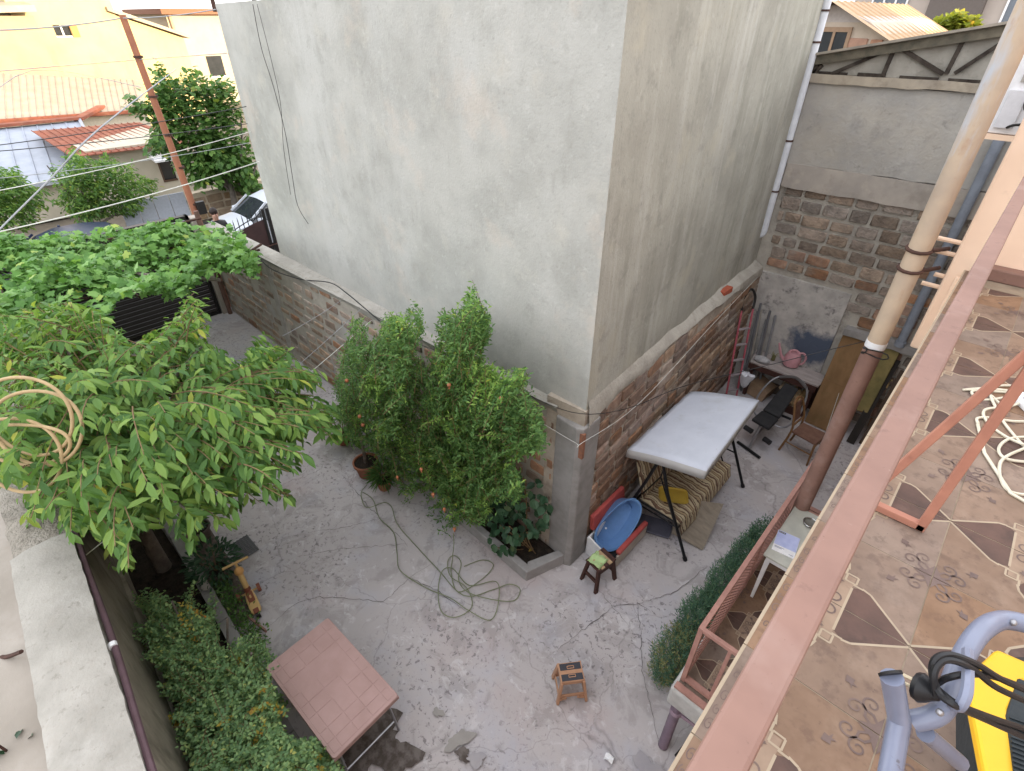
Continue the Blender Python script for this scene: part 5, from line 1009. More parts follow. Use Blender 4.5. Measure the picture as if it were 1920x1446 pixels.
# ladder, pipes and bag in the corner
la = thing('red_ladder', 'narrow red step ladder with a black hoop leaning in the corner', 'ladder', (-2.6, 8.7, 0)); m_rl = PM('ladder_red', (.42, .10, .13), (.33, .08, .1), 9, .5)
Lb = at(1372, 735, z=0.1); a, c = Vector((-2.50, 8.52, 0)), Vector((-2.38, 8.72, 0)); up_ = Vector((-.27, .36, 1.75))
for p in (a, c): MB().tube([p, p + up_], .018, 8).build('stile', m_rl, la, smooth=True)
for k in range(1, 6): f = k / 6.2; MB().bar(a + up_ * f, c + up_ * f, .05, .02).build('rung', FLAT('rung_grey', (.3, .26, .27), .5), la)
MB().tube(catmull([a + up_, a + up_ * 1.12, (a + c) / 2 + up_ * 1.2, c + up_ * 1.12, c + up_], 5), .022, 8).build('hoop', m_dark, la, smooth=True)
pv = thing('pipe_bundle', 'bundle of grey pipes and poles standing in the corner beside the red ladder', 'pipes', (-2.5, 9.3, 0)); rl = random.Random(9)
for i in range(7): x = -2.62 + .05 * i; MB().tube([(x + .1, 9.15 + .03 * i, 0), (x - .06 + rl.uniform(-.05, .05), 9.5, 1.55 + rl.uniform(-.15, .2))], .022, 8).build('pipe', PM('pipe_bundle%d' % (i % 3), ((.22, .22, .23), (.14, .14, .15), (.27, .25, .22))[i % 3]), pv, smooth=True)
q = at(1398, 712, z=.55); bg = MB(); V = []
for k, (r_, z_) in enumerate(((.015, .13), (.12, .12), (.10, .05), (.075, -.04), (.05, -.12), (.015, -.17))):
    for j in range(12): an = 6.283 * j / 12; rr2 = r_ * (1 + .25 * math.sin(3 * an + k)); V.append((q.x + rr2 * math.cos(an), q.y + rr2 * .7 * math.sin(an), q.z + z_ + .02 * math.sin(5 * an)))
bg.add(V, [(k * 12 + j, k * 12 + (j + 1) % 12, (k + 1) * 12 + (j + 1) % 12, (k + 1) * 12 + j) for k in range(5) for j in range(12)] + [tuple(range(12)), tuple(60 + j for j in range(12))]).build('white_bag', FLAT('bag_white', (.62, .63, .68), .5), smooth=True, label='white plastic bag hanging on the foot of the red ladder', cat='bag')
# leaning old doors
m_door = PM('old_door', (.245, .145, .07), (.18, .105, .05), 2, .8, bmp=.2, stretch=(3, 3, .5), layers=(((.13, .10, .045), 3, .54, .72, .6), ((.33, .2, .1), 2.5, .58, .75, .4)))
def lean(name, pts, m, label, th=.035, part=True):
    P = [Vector(p) for p in pts]; n = (P[1] - P[0]).cross(P[3] - P[0]).normalized(); n = n if n.y < 0 else -n
    d_ = thing(name, label, 'board', tuple(P[0])); k = P[0].lerp(P[3], .5), P[1].lerp(P[2], .5)
    MB().hexa([P[0], P[1], k[1], k[0]] + [p + n * th for p in (P[0], P[1], k[1], k[0])]).build('panel', m, d_, bev=.004); MB().hexa([k[0], k[1], P[2], P[3]] + [p + n * (th - .004) for p in (k[0], k[1], P[2], P[3])]).build('panel', m, d_, bev=.004)
lean('old_door', [(-1.22, 9.05, .01), (-.62, 9.0, .01), (-.72, 9.52, 1.58), (-1.24, 9.52, 1.62)], m_door, 'orange brown old door leaning on the rear wall')
lean('mossy_board', [(-.72, 9.2, .5), (-.42, 9.18, .55), (-.40, 9.5, 1.62), (-.75, 9.53, 1.6)], PM('mossy_panel', (.22, .17, .07), (.14, .12, .05), 6, .9), 'narrow mossy brown panel leaning beside the orange brown door')
for i, (x, c, lab) in enumerate(((-.45, (.03, .025, .022), 'black plank leaning in the dark corner behind the tall pole'), (-.28, (.08, .055, .04), 'dark brown plank leaning nearest the balcony in the rear corner'))):
    MB().bar((x, 8.95 + .1 * i, .01), (x + .05, 9.52, 1.45 - .15 * i), .12, .03, up=(0, -1, .3)).build('leaning_plank', PM('plank%d' % i, c), label=lab, cat='plank')
q = at(1665, 720, y=9.4); tp = thing('yard_tap', 'small brass tap on the rear wall near the leaning planks', 'tap', tuple(q)); m_br = FLAT('brass', (.5, .38, .2), .35, .7)
MB().tube([(q.x, 9.58, q.z), (q.x, 9.40, q.z), (q.x, 9.38, q.z - .07)], .018, 8).build('spout', m_br, tp, smooth=True); MB().bar((q.x - .04, 9.45, q.z + .05), (q.x + .04, 9.45, q.z + .05), .015, .015).tube([(q.x, 9.45, q.z), (q.x, 9.45, q.z + .05)], .008, 6).build('handle', m_br, tp)
q = at(1660, 800, z=.0); MB().tube(catmull([(q.x, q.y, .3), (q.x + .08, q.y - .12, .22), (q.x + .25, q.y - .2, .2), (q.x + .4, q.y - .1, .25)], 6), .02, 8).build('pipe_bend', FLAT('pale_pipe', (.45, .45, .47), .5), label='short pale bent pipe beside the leaning planks', cat='pipe', smooth=True)
# ---------------------------------------------------------------- toy scooter
q = Vector((-4.98, .60, 0)); sc = thing('toy_scooter', 'yellow child scooter with brown seat pad near the drain grate', 'scooter', tuple(q)); M = TM(q.x, q.y, 0, 171)
m_ys = FLAT('scooter_yellow', (.60, .40, .17), .45, var=.1); m_bs = FLAT('scooter_brown', (.22, .075, .045), .6)
# local x: towards the handlebar
MB(M).prism([(x, y, .075) for x, y in ((-.24, -.05), (-.20, -.062), (-.02, -.06), (.10, -.045), (.14, 0), (.10, .045), (-.02, .06), (-.20, .062), (-.24, .05))], (0, 0, .055)).build('deck', m_ys, sc, bev=.015)
MB(M).prism([(x, y, .1305) for x, y in rrect(.17, .075, .015)], (0, 0, .006)).build('pad', m_bs, sc); MB(M).prism([(x, y, .1368) for x, y in rrect(.05, .022, .008)], (0, 0, .002)).build('badge', m_ys, sc)
MB(M).lathe([(.035, 0), (.042, .05), (.03, .09)], (.12, 0, .1), 14).build('head_tube', m_bs, sc, smooth=True); MB(M).tube(catmull([(.13, 0, .17), (.15, 0, .28), (.18, 0, .38)], 4), .034, 10).build('stem_guard', m_ys, sc, smooth=True); MB(M).ball((.2, 0, .42), .055, 14, 8, (1, 1, 1.1)).build('horn', FLAT('scooter_orange', (.62, .34, .12), .45), sc, smooth=True)
MB(M).tube([(.24, 0, .36), (.27, 0, .5)], .015, 8).build('stem', m_ys, sc, smooth=True); MB(M).tube([(.275, -.15, .5), (.275, .15, .5)], .016, 10).build('handlebar', m_ys, sc, smooth=True)
for sy in (-1, 1): MB(M).tube([(.14, sy * .10, .055), (.14, sy * .14, .055)], .055, 16).build('wheel', m_bs, sc, smooth=True)
MB(M).tube([(.14, -.13, .055), (.14, .13, .055)], .012, 8).build('axle', m_ys, sc); MB(M).tube([(-.23, -.025, .05), (-.23, .025, .05)], .05, 16).build('wheel', m_dark, sc, smooth=True); MB(M).bar((-.2, 0, .135), (-.26, 0, .12), .06, .012).build('brake', m_bs, sc)
# rubble on the kerb
for i, (px, py) in enumerate(((362, 1068), (378, 1088), (384, 1098))):
    q = at(px, py, z=.19); b = MB(); b.ball((0, 0, 0), .07, 7, 5, (1.2, .8, .35)); b.v = [(p[0] * random.uniform(.8, 1.2) + q.x, p[1] * random.uniform(.8, 1.2) + q.y, p[2] + .175) for p in b.v]; b.build('rubble_stone', m_mortar, label=('farthest', 'middle', 'nearest')[i] + ' of the three pale rubble stones on the garden kerb', cat='stone', group='rubble on the kerb')
q = at(1141, 1426, z=.0); b = MB(); grid_sheet(b, (q.x - .04, q.y - .03, .015), (.085, .02, 0), (-.015, .065, 0), 6, 5, lambda u, v: (0, 0, .02 * math.sin(5 * u) * math.cos(6 * v) + .02 * u)); b.build('paper_scrap', m_white, label='crumpled white paper scrap on the bare concrete', cat='paper')
# thin board edging
a, c = at(465, 1158, z=0), at(500, 1186, z=0); MB().bar((a.x, a.y, .03), (c.x, c.y, .03), .02, .06).build('edging_board', m_pinkd, label='thin reddish edging board by the toy scooter', cat='board')
# ---------------------------------------------------------------- garden hose
hp = [(608, 905), (680, 925), (700, 940), (712, 975), (738, 1000), (745, 1040), (752, 1075), (800, 1105), (845, 1125), (880, 1150), (920, 1165), (935, 1130), (930, 1095), (880, 1100), (850, 1070), (830, 1075), (822, 1110), (828, 1150), (855, 1162), (885, 1140), (875, 1105), (845, 1085), (840, 1055), (852, 1045), (865, 1060), (860, 1090), (880, 1115), (930, 1130), (965, 1128), (975, 1108), (955, 1100), (925, 1108), (870, 1120), (820, 1070), (775, 1020), (745, 985), (735, 955), (720, 945), (688, 955), (678, 930), (688, 912)]
hz = catmull([Vector((at(x, y, z=0).x, at(x, y, z=0).y, .028 + .012 * (i % 3))) for i, (x, y) in enumerate(hp[1:])], 6)
MB().tube(hz, .0062, 7).build('garden_hose', FLAT('hose_green', (.20, .225, .13), .55), smooth=True, label='thin green garden hose lying in loops on the concrete', cat='hose')
h2_ = catmull([at(850, 1000, z=.45), at(851, 1020, z=.3), at(848, 1050, z=.05), at(846, 1075, z=.03), at(860, 1110, z=.03), at(905, 1085, z=.03), at(925, 1060, z=.03), at(905, 1050, z=.03), at(870, 1062, z=.03)], 7)
MB().tube(h2_, .0062, 7).build('hose_end', FLAT('hose_green', (.145, .185, .085)), smooth=True, label='loose green hose end hanging down from the pomegranate into the coil', cat='hose')
# ---------------------------------------------------------------- porch furniture
pt = thing('porch_table', 'small table with pale marbled top and white legs on the porch', 'table', (-.2, 4.6, ZP)); TX0, TX1, TY0, TY1 = -.455, .12, 4.14, 5.02
MB().box(TX0, TX1, TY0, TY1, 1.60, 1.625).build('table_top', PM('marble_laminate', (.46, .46, .40), (.38, .38, .34), 5, .35, bmp=0, layers=(((.54, .54, .48), 3, .52, .7, .6), ((.3, .28, .22), 6, .58, .74, .4))), pt, bev=.006)
MB().box(TX0 + .03, TX1 - .03, TY0 + .03, TY0 + .05, 1.53, 1.598).box(TX0 + .03, TX1 - .03, TY1 - .05, TY1 - .03, 1.53, 1.598).box(TX0 + .03, TX0 + .05, TY0 + .05, TY1 - .05, 1.53, 1.598).box(TX1 - .05, TX1 - .03, TY0 + .05, TY1 - .05, 1.53, 1.598).build('apron', m_white, pt)
for x, y in ((TX0 + .05, TY0 + .05), (TX1 - .05, TY0 + .05), (TX0 + .05, TY1 - .05), (TX1 - .05, TY1 - .05)): MB().hexa([(x - .014, y - .014, ZP + .012), (x + .014, y - .014, ZP + .012), (x + .014, y + .014, ZP + .012), (x - .014, y + .014, ZP + .012), (x - .022, y - .022, 1.53), (x + .022, y - .022, 1.53), (x + .022, y + .022, 1.53), (x - .022, y + .022, 1.53)]).build('leg', m_white, pt)
mg = thing('magazine', 'white and pale blue leaflet lying on the porch table', 'magazine', (-.33, 4.41, 1.626)); M = TM(-.337, 4.41, 1.6265, 8)
MB(M).box(-.105, .105, -.15, .15, 0, .006).build('pages', m_white, mg); MB(M).box(-.103, .103, -.06, .148, .0062, .0068).build('cover_picture', PM('cover_blue', (.46, .50, .72), (.38, .42, .66), 16, .4, bmp=0, layers=(((.2, .2, .3), 30, .66, .72, .6),)), mg)
MB(M).box(-.095, -.03, .118, .140, .0069, .0073).build('dark_logo_box', m_dark, mg); b = MB(M)
for i in range(7): b.box(-.090 + i * .008, -.086 + i * .008, .125, .133, .0074, .0077)
b.build('logo_lettering', m_white, mg); b = MB(M)
for i, (x0, x1, y) in enumerate(((-.09, .0, -.085), (-.09, -.02, -.098), (.05, .09, -.125))): b.box(x0, x1, y, y + .006, .0063, .0067)
b.build('print_lines', FLAT('print_grey', (.2, .21, .3), .6), mg)
aq = at(1519, 981, z=1.64); M = TM(aq.x, aq.y, 1.626, 0); ash = thing('ashtray', 'round glass and metal ashtray on the porch table', 'ashtray', (-.09, 4.8, 1.626)); MB(M).lathe([(.045, 0), (.065, .004), (.072, .022), (.066, .024), (.055, .01), (.02, .008)], (0, 0, 0), 24).build('bowl', FLAT('ash_glass', (.13, .12, .10), .2), ash, smooth=True)
MB(M).tube([(.069 * math.cos(a), .069 * math.sin(a), .024) for a in np.linspace(0, 6.283, 25)[:-1]], .004, 6, closed=True).build('rim', FLAT('ash_rim', (.6, .6, .6), .2, .8), ash, smooth=True)
# under the porch
uc = thing('folding_chair', 'black metal chair frame pushed under the porch', 'chair', (-.15, 2.6, 0)); 
for (a, c) in (((-.30, 2.70, .0), (-.20, 2.95, .55)), ((.15, 2.62, 0), (.2, 2.9, .55)), ((-.20, 2.95, .55), (.2, 2.9, .55)), ((-.30, 2.70, .03), (.15, 2.62, .03)), ((-.26, 2.8, .3), (.18, 2.75, .3))): MB().bar(a, c, .03, .03).build('tube', m_dark, uc)
MB().hexa([(-.25, 2.62, .28), (.2, 2.58, .28), (.2, 2.9, .3), (-.2, 2.95, .3), (-.25, 2.62, .30), (.2, 2.58, .30), (.2, 2.9, .32), (-.2, 2.95, .32)]).build('seat', m_concdark, uc)
MB(TM(.05, 3.25, 0, 5)).box(-.35, .4, -.2, .3, .01, .48).build('storage_crate', PM('crate_grey', (.4, .39, .38), (.3, .29, .28), 4, .8), label='grey crate stored in the shade under the porch', cat='crate', bev=.02)
# ---------------------------------------------------------------- balcony machine, leads and power strip
mc = thing('garden_machine', 'yellow and black electric machine with grey tube handle on the balcony tiles', 'machine', (.55, .75, ZF))
m_hd = PM('handle_grey', (.20, .22, .30), (.155, .17, .235), 5, .3, bmp=.06, bsc=60, spec=.5, layers=(((.3, .31, .36), 9, .6, .68, .5), ((.06, .05, .05), 40, .64, .7, .6))); m_ye = FLAT('machine_yellow', (.72, .40, .02), .4, var=.06)
def H(px, py, z): return at(px, py, z=z)
zh = 5.22
ae = H(1672, 1268, zh + .03)
MB().tube([ae + Vector((-.001, .001, .0)), ae + Vector((-.0035, .0035, .001))], .0152, 14).build('end_cap', m_dark, mc, smooth=True)
for (px_, py_) in ((1762, 1336), (1815, 1216), (1900, 1168)):
    qb = H(px_, py_, zh + .012); MB().ball(qb, .005, 8, 6).build('bolt', m_steel, mc, smooth=True)
MB().tube(catmull([H(1712, 1352, zh - .05), H(1752, 1342, zh - .03), H(1775, 1318, zh - .02), H(1790, 1270, zh), H(1815, 1215, zh + .01), H(1845, 1178, zh + .01), H(1880, 1163, zh), H(1930, 1172, zh), H(1990, 1200, zh)], 6), .0145, 12).build('handle_bow', m_hd, mc, smooth=True)
MB().tube([H(1672, 1270, zh + .03), H(1686, 1352, zh - .05), H(1660, 1500, zh - .1)], .0145, 12).build('handle_arm', m_hd, mc, smooth=True)
MB().tube([H(1735, 1375, zh - .06), H(1800, 1430, zh - .16)], .012, 10).build('strut', m_hd, mc, smooth=True)
MB().tube(catmull([H(1814, 1222, zh + .03), H(1815, 1260, zh + .045), H(1812, 1300, zh + .045), H(1800, 1324, zh + .03), H(1786, 1322, zh + .01)], 5), .0075, 8).build('cable_hook', m_hd, mc, smooth=True)
z0 = ZF + .30
yb2 = [H(1800, 1282, z0), H(1858, 1228, z0), H(1935, 1262, z0), H(1935, 1290, z0), H(1905, 1290, z0), H(1880, 1345, z0), H(1905, 1500, z0), H(1840, 1500, z0)]
MB().prism(yb2, (0, 0, .03)).build('yellow_shell', m_ye, mc, bev=.008)
MB().prism([H(1880, 1345, z0 + .02), H(1903, 1275, z0 + .02), H(2010, 1325, z0 + .02), H(2010, 1500, z0 + .02), H(1900, 1500, z0 + .02)], (0, 0, .015)).build('black_cover', PM('machine_black', (.02, .026, .03), (.03, .036, .04), 12, .5, bmp=.3, bsc=60), mc, bev=.006)
b = MB()
for k in range(13):
    a, c = H(1893 + k * .6, 1345 + k * 9, z0 + .037), H(2005, 1385 + k * 9, z0 + .037); b.bar(a, c, .004, .004)
b.build('ribs', MATS['machine_black'], mc)
MB().prism([H(1790, 1330, z0 - .12), H(1808, 1318, z0 - .12), H(1850, 1500, z0 - .12), H(1790, 1500, z0 - .12)], (0, 0, .1)).build('black_side', MATS['machine_black'], mc, bev=.006)
cy0 = MB().prism([H(1830, 1300, ZF + .01), H(1990, 1300, ZF + .01), H(1990, 1560, ZF + .01), H(1830, 1560, ZF + .01)], (0, 0, .2)).build('motor_base', m_dark, mc)
m_cab = FLAT('black_cable', (.018, .018, .02), .4)
def cable(pts, r=.0046, k=7): return MB().tube(catmull(pts, k), r, 7)
cb = thing('power_lead', 'black power lead with plug looped over the grey tube handle', 'cable', tuple(H(1780, 1270, zh)))
b = cable([H(1760, 1300, zh + .01), H(1748, 1262, zh + .04), H(1755, 1235, zh + .06), H(1785, 1228, zh + .06), H(1830, 1245, zh + .05), H(1880, 1275, zh), H(1960, 1310, zh - .1)])
b.tube(catmull([H(1755, 1305, zh + .02), H(1752, 1260, zh + .05), H(1775, 1238, zh + .06), H(1820, 1252, zh + .05), H(1870, 1290, zh), H(1960, 1330, zh - .1)], 7), .0046, 7)
b.tube(catmull([H(1755, 1290, zh + .02), H(1790, 1318, zh + .03), H(1830, 1335, zh + .0), H(1900, 1360, zh - .08), H(1990, 1390, zh - .15)], 7), .0046, 7)
b.tube(catmull([H(1757, 1282, zh), H(1775, 1272, zh + .03), H(1810, 1265, zh + .04), H(1860, 1268, zh + .01), H(1920, 1290, zh - .08)], 7), .0046, 7)
b.tube(catmull([H(1748, 1275, zh + .03), H(1765, 1305, zh + .03), H(1795, 1325, zh + .03), H(1850, 1350, zh - .04), H(1960, 1400, zh - .15)], 7), .0046, 7); b.build('lead', m_cab, cb, smooth=True)
p0, p1 = H(1718, 1285, zh + .0), H(1752, 1302, zh + .01); MB().tube([p0, p0.lerp(p1, .3), p0.lerp(p1, .7), p1, p1.lerp(p0, -.3)], [.019, .021, .016, .010, .006], 12).build('plug', m_cab, cb, smooth=True)
dv = (p0 - p1).normalized(); sd2 = dv.cross(Vector((0, 0, 1))).normalized() * .007
for k in (-1, 1): MB().tube([p0 + sd2 * k, p0 + sd2 * k + dv * .022], .0026, 6).build('pin', FLAT('pin_brass', (.7, .62, .45), .3, .6), cb)
wcab = catmull([H(1985, 880, ZF + .025), H(1930, 846, ZF + .02), H(1888, 800, ZF + .02), H(1870, 770, ZF + .03), H(1858, 742, ZF + .02), H(1880, 760, ZF + .015), H(1895, 745, ZF + .02), H(1850, 750, ZF + .015), H(1830, 745, ZF + .02), H(1825, 733, ZF + .02), H(1880, 735, ZF + .02), H(1940, 742, ZF + .02), H(1870, 730, ZF + .03), H(1806, 731, ZF + .02), H(1850, 727, ZF + .02), H(1890, 723, ZF + .02), H(1960, 730, ZF + .02), H(1900, 760, ZF + .03), H(1848, 768, ZF + .03), H(1850, 790, ZF + .02), H(1880, 815, ZF + .02), H(1915, 832, ZF + .03), H(1930, 836, ZF + .02), H(1877, 865, ZF + .03), H(1889, 919, ZF + .015), H(1960, 930, ZF + .02)], 8)
wcab2 = catmull([H(1834, 795, ZF + .02), H(1832, 785, ZF + .02), H(1850, 783, ZF + .02), H(1900, 790, ZF + .02), H(1960, 792, ZF + .02), H(1950, 816, ZF + .02), H(1895, 822, ZF + .02), H(1873, 840, ZF + .02), H(1882, 858, ZF + .025), H(1920, 866, ZF + .02), H(1990, 868, ZF + .02)], 8)
wl = thing('white_lead', 'long white flat cable tangled on the balcony tiles', 'cable', tuple(H(1880, 800, ZF))); m_wc = FLAT('white_cable', (.66, .62, .50), .45)
MB().tube(wcab, .0065, 6).build('lead', m_wc, wl, smooth=True); MB().tube(wcab2, .0065, 6).build('lead', m_wc, wl, smooth=True); MB().tube([H(1833, 796, ZF + .02), H(1846, 850, ZF + .02), H(1895, 925, ZF + .02), H(1930, 945, ZF + .02)], .007, 6).build('lead', m_wc, wl, smooth=True)
q = H(1925, 772, ZF + .02); ps = thing('power_strip', 'white power strip at the right picture edge on the tiles', 'power strip', (q.x, q.y, ZF + .012)); M = TM(q.x + .03, q.y, ZF + .013, -55); MB(M).box(-.15, .15, -.032, .032, 0, .04).build('casing', m_white, ps, bev=.008)
for i in range(3): MB(M).lathe([(.018, 0), (.018, .003), (.014, .003)], (-.08 + i * .075, 0, .0405), 14).build('socket', FLAT('socket_grey', (.3, .3, .32), .5), ps)
# ---------------------------------------------------------------- foliage
def nrm(a): return a / np.maximum(np.linalg.norm(a, axis=-1, keepdims=True), 1e-9)
TPL = {
 'oval': (np.array([(0, 0, 0), (.32, .42, .07), (.68, .40, .03), (1, 0, -.14), (.68, -.40, .03), (.32, -.42, .07), (.34, 0, -.02), (.68, 0, -.05)]), [(0, 6, 1), (6, 7, 2, 1), (7, 3, 2), (0, 5, 6), (5, 4, 7, 6), (4, 3, 7)]),
 'round': (np.array([(0, 0, 0), (.25, .46, .05), (.65, .48, .04), (1, 0, -.06), (.65, -.48, .04), (.25, -.46, .05), (.3, 0, -.02), (.65, 0, -.03)]), [(0, 6, 1), (6, 7, 2, 1), (7, 3, 2), (0, 5, 6), (5, 4, 7, 6), (4, 3, 7)]),
 'grape': (np.array([(0, 0, 0), (-.12, .30, .05), (.12, .55, .0), (.28, .36, .05), (.60, .56, -.03), (.68, .24, .04), (1, 0, -.10), (.68, -.24, .04), (.60, -.56, -.03), (.28, -.36, .05), (.12, -.55, 0), (-.12, -.30, .05), (.4, 0, .06)]), [(12, i, i + 1) for i in range(11)] + [(12, 11, 0)]),
 'slim': (np.array([(0, 0, 0), (.45, .5, .08), (1, 0, -.08), (.45, -.5, .08)]), [(0, 1, 2), (0, 2, 3)]),
}
def leaf_arrays(P, D, U, L, W, tpl):
    T, F = TPL[tpl]; D = nrm(D); S = nrm(np.cross(D, U)); U2 = np.cross(S, D)
    V = P[:, None] + D[:, None] * (T[None, :, :1] * L[:, None, None]) + S[:, None] * (T[None, :, 1:2] * W[:, None, None]) + U2[:, None] * (T[None, :, 2:] * L[:, None, None])
    return V.reshape(-1, 3), F, len(T)
def leaf_mesh(name, P, D, U, L, W, tpl, mat, parent, kind='stuff'):
    V, F, k = leaf_arrays(P, D, U, L, W, tpl); w = np.array(WORLD[parent.name]); n = len(P)
    tl = np.concatenate([np.array(f) for f in F]); ln = np.array([len(f) for f in F])
    loops = (np.arange(n)[:, None] * k + tl[None]).ravel(); tot = np.tile(ln, n); start = np.concatenate([[0], np.cumsum(tot)[:-1]])
    me = bpy.data.meshes.new(name); me.vertices.add(len(V)); me.vertices.foreach_set('co', (V - w).ravel().astype(np.float32))
    me.loops.add(len(loops)); me.loops.foreach_set('vertex_index', loops.astype(np.int32)); me.polygons.add(len(tot)); me.polygons.foreach_set('loop_start', start.astype(np.int32))
    me.update(calc_edges=True); me.materials.append(mat); o = link(name, me, parent); return tag(o, kind=kind)
def leaf_objects(P, D, U, L, W, tpl, mat, parent):
    T, F = TPL[tpl]; me = bpy.data.meshes.new('leaf_mesh'); me.from_pydata([tuple(t) for t in T], [], F); me.materials.append(mat); D = nrm(D); S = nrm(np.cross(D, U)); U2 = np.cross(S, D)
    for i in range(len(P)):
        d, s, u, p = D[i] * L[i], S[i] * W[i], U2[i] * L[i], P[i]
        inst('leaf', me, parent, Matrix(((d[0], s[0], u[0], p[0]), (d[1], s[1], u[1], p[1]), (d[2], s[2], u[2], p[2]), (0, 0, 0, 1))))
def split_build(name, A, tpl, mat, parent, nobj):
    P, D, U, L, W = A
    if nobj:
        ds = np.linalg.norm(P - np.array([0, 0, CAMH]), axis=1); q = np.argsort(ds); near = q[:min(len(P), nobj * 4)][::4][:nobj] if len(P) > nobj * 4 else q[:nobj]
        m = np.zeros(len(P), bool); m[near] = True; leaf_objects(P[m], D[m], U[m], L[m], W[m], tpl, mat, parent)
        P, D, U, L, W = P[~m], D[~m], U[~m], L[~m], W[~m]
    if len(P): leaf_mesh(name, P, D, U, L, W, tpl, mat, parent)
def along_shoots(B, E, droop, step, ll, lw, r, spread=.9, hang=.5, twist=.25, flatside=False):
    """leaves alternating on both sides of curved shoots from B to E; returns leaf arrays and shoot curves"""
    Ps, Ds, Us = [], [], []; curves = []
    for b, e in zip(B, E):
        L = np.linalg.norm(e - b); n = max(3, int(L / step)); t = np.linspace(.08, 1, n)[:, None]; mid = (b + e) / 2 + np.array([0, 0, droop * L])
        c = (1 - t) ** 2 * b + 2 * t * (1 - t) * mid + t ** 2 * e; tg = nrm(2 * (1 - t) * (mid - b) + 2 * t * (e - mid)); curves.append(np.vstack([b, c]))
        side = nrm(np.cross(tg, np.array([0, 0, 1.0]))); sg = np.where(np.arange(n) % 2 == 0, 1.0, -1.0)[:, None]
        d = tg * .55 + side * sg * spread + np.array([0, 0, -hang]) + r.normal(0, twist, (n, 3)); d[-1] = tg[-1] + np.array([0, 0, -hang * .6])
        u = np.array([0, 0, 1.0]) + r.normal(0, twist, (n, 3)) + tg * .2
        Ps.append(c); Ds.append(d); Us.append(u)
    P, D, U = np.vstack(Ps), np.vstack(Ds), np.vstack(Us); n = len(P); L = r.uniform(*ll, n); W = L * r.uniform(*lw, n)
    return [P, nrm(D), U, L, W], curves
def keep(A, poly):
    P, D, U, L, W = A; jit = rng.normal(0, 5.0, (len(P), 2)); m = inpoly(proj(P) + jit, poly) & inpoly(proj(P + D * L[:, None] * .7) + 1.6 * jit, poly); return [x[m] for x in A]
def ell_pts(r, n, els, shell=.5):
    w = np.array([e[1][0] * e[1][1] * e[1][2] for e in els]); w = w / w.sum(); out = []
    for (c, rad), k in zip(els, r.multinomial(n, w)):
        v = nrm(r.normal(0, 1, (k, 3))); rr_ = r.uniform(shell ** 3, 1, (k, 1)) ** (1 / 3); out.append(np.array(c) + v * rr_ * np.array(rad))
    out = np.vstack(out); r.shuffle(out); return out
def at_np(q, ax, val):
    d = FWn + RTn * ((q[:, :1] - 960) / _f) - UPn * ((q[:, 1:] - 723) / _f); o = np.array([0, 0, CAMH]); t = (val - o[ax]) / d[:, ax]; return o + d * t[:, None]
def poly_pts(r, n, poly, ax, lo, hi, gap=.0, sc=3.0):
    """points filling a plant's real depth range (axis ax between lo and hi) whose view falls in its silhouette"""
    P = np.array(poly); q = r.uniform(P.min(0), P.max(0), (n * 5, 2)); q = q[inpoly(q, poly)]; X = at_np(q, ax, r.uniform(lo, hi, len(q)))
    g_ = np.sin(X[:, 0] * sc * 1.7 + X[:, 2] * sc) + np.sin(X[:, 1] * sc * 2.3 - X[:, 2] * sc * 1.3) + np.sin(X[:, 0] * sc * 3.1 + 1) * .7 + r.normal(0, .5, len(X)); X = X[g_ > np.quantile(g_, gap)]; return X[:n]
def twig_mesh(name, curves, rad, mat, parent, every=1, n=4):
    b = MB()
    for c in curves[::every]:
        idx = np.linspace(0, len(c) - 1, min(len(c), 5)).astype(int); P = [tuple(c[i]) for i in idx]
        b.tube(P, [rad * (1 - .7 * i / len(P)) for i in range(len(P))], n, cap=False)
    return b.build(name, mat, parent, kind='stuff')
m_bark = PM('bark', (.20, .17, .145), (.13, .11, .095), 9, .95, bmp=.8, bsc=30, bdist=.02); m_twig = PM('twig', (.20, .135, .07), (.15, .1, .055), 12, .9, bmp=0)
m_cherry = LEAF('cherry_leaf', (.065, .145, .042), (.115, .22, .055), (.24, .36, .09), .38)
m_vine = LEAF('vine_leaf', (.085, .19, .05), (.14, .29, .075), (.23, .40, .115), .35)
m_pom = LEAF('pomegranate_leaf', (.065, .14, .045), (.105, .205, .06), (.16, .27, .08), .32); m_pomy = LEAF('pomegranate_young_leaf', (.13, .26, .06), (.20, .34, .08), (.28, .41, .10), .38)
m_rose = LEAF('rose_leaf', (.11, .205, .095), (.185, .31, .14), (.30, .42, .17), .36); m_rosey = LEAF('rose_yellow_leaf', (.30, .27, .05), (.40, .32, .06), (.42, .24, .05), .3)
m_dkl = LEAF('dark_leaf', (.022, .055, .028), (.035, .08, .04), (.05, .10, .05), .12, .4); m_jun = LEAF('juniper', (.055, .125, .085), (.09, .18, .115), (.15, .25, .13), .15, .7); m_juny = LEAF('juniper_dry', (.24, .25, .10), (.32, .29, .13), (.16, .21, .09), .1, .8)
m_mul = LEAF('mulberry_leaf', (.05, .12, .03), (.085, .17, .045), (.14, .24, .06), .3)

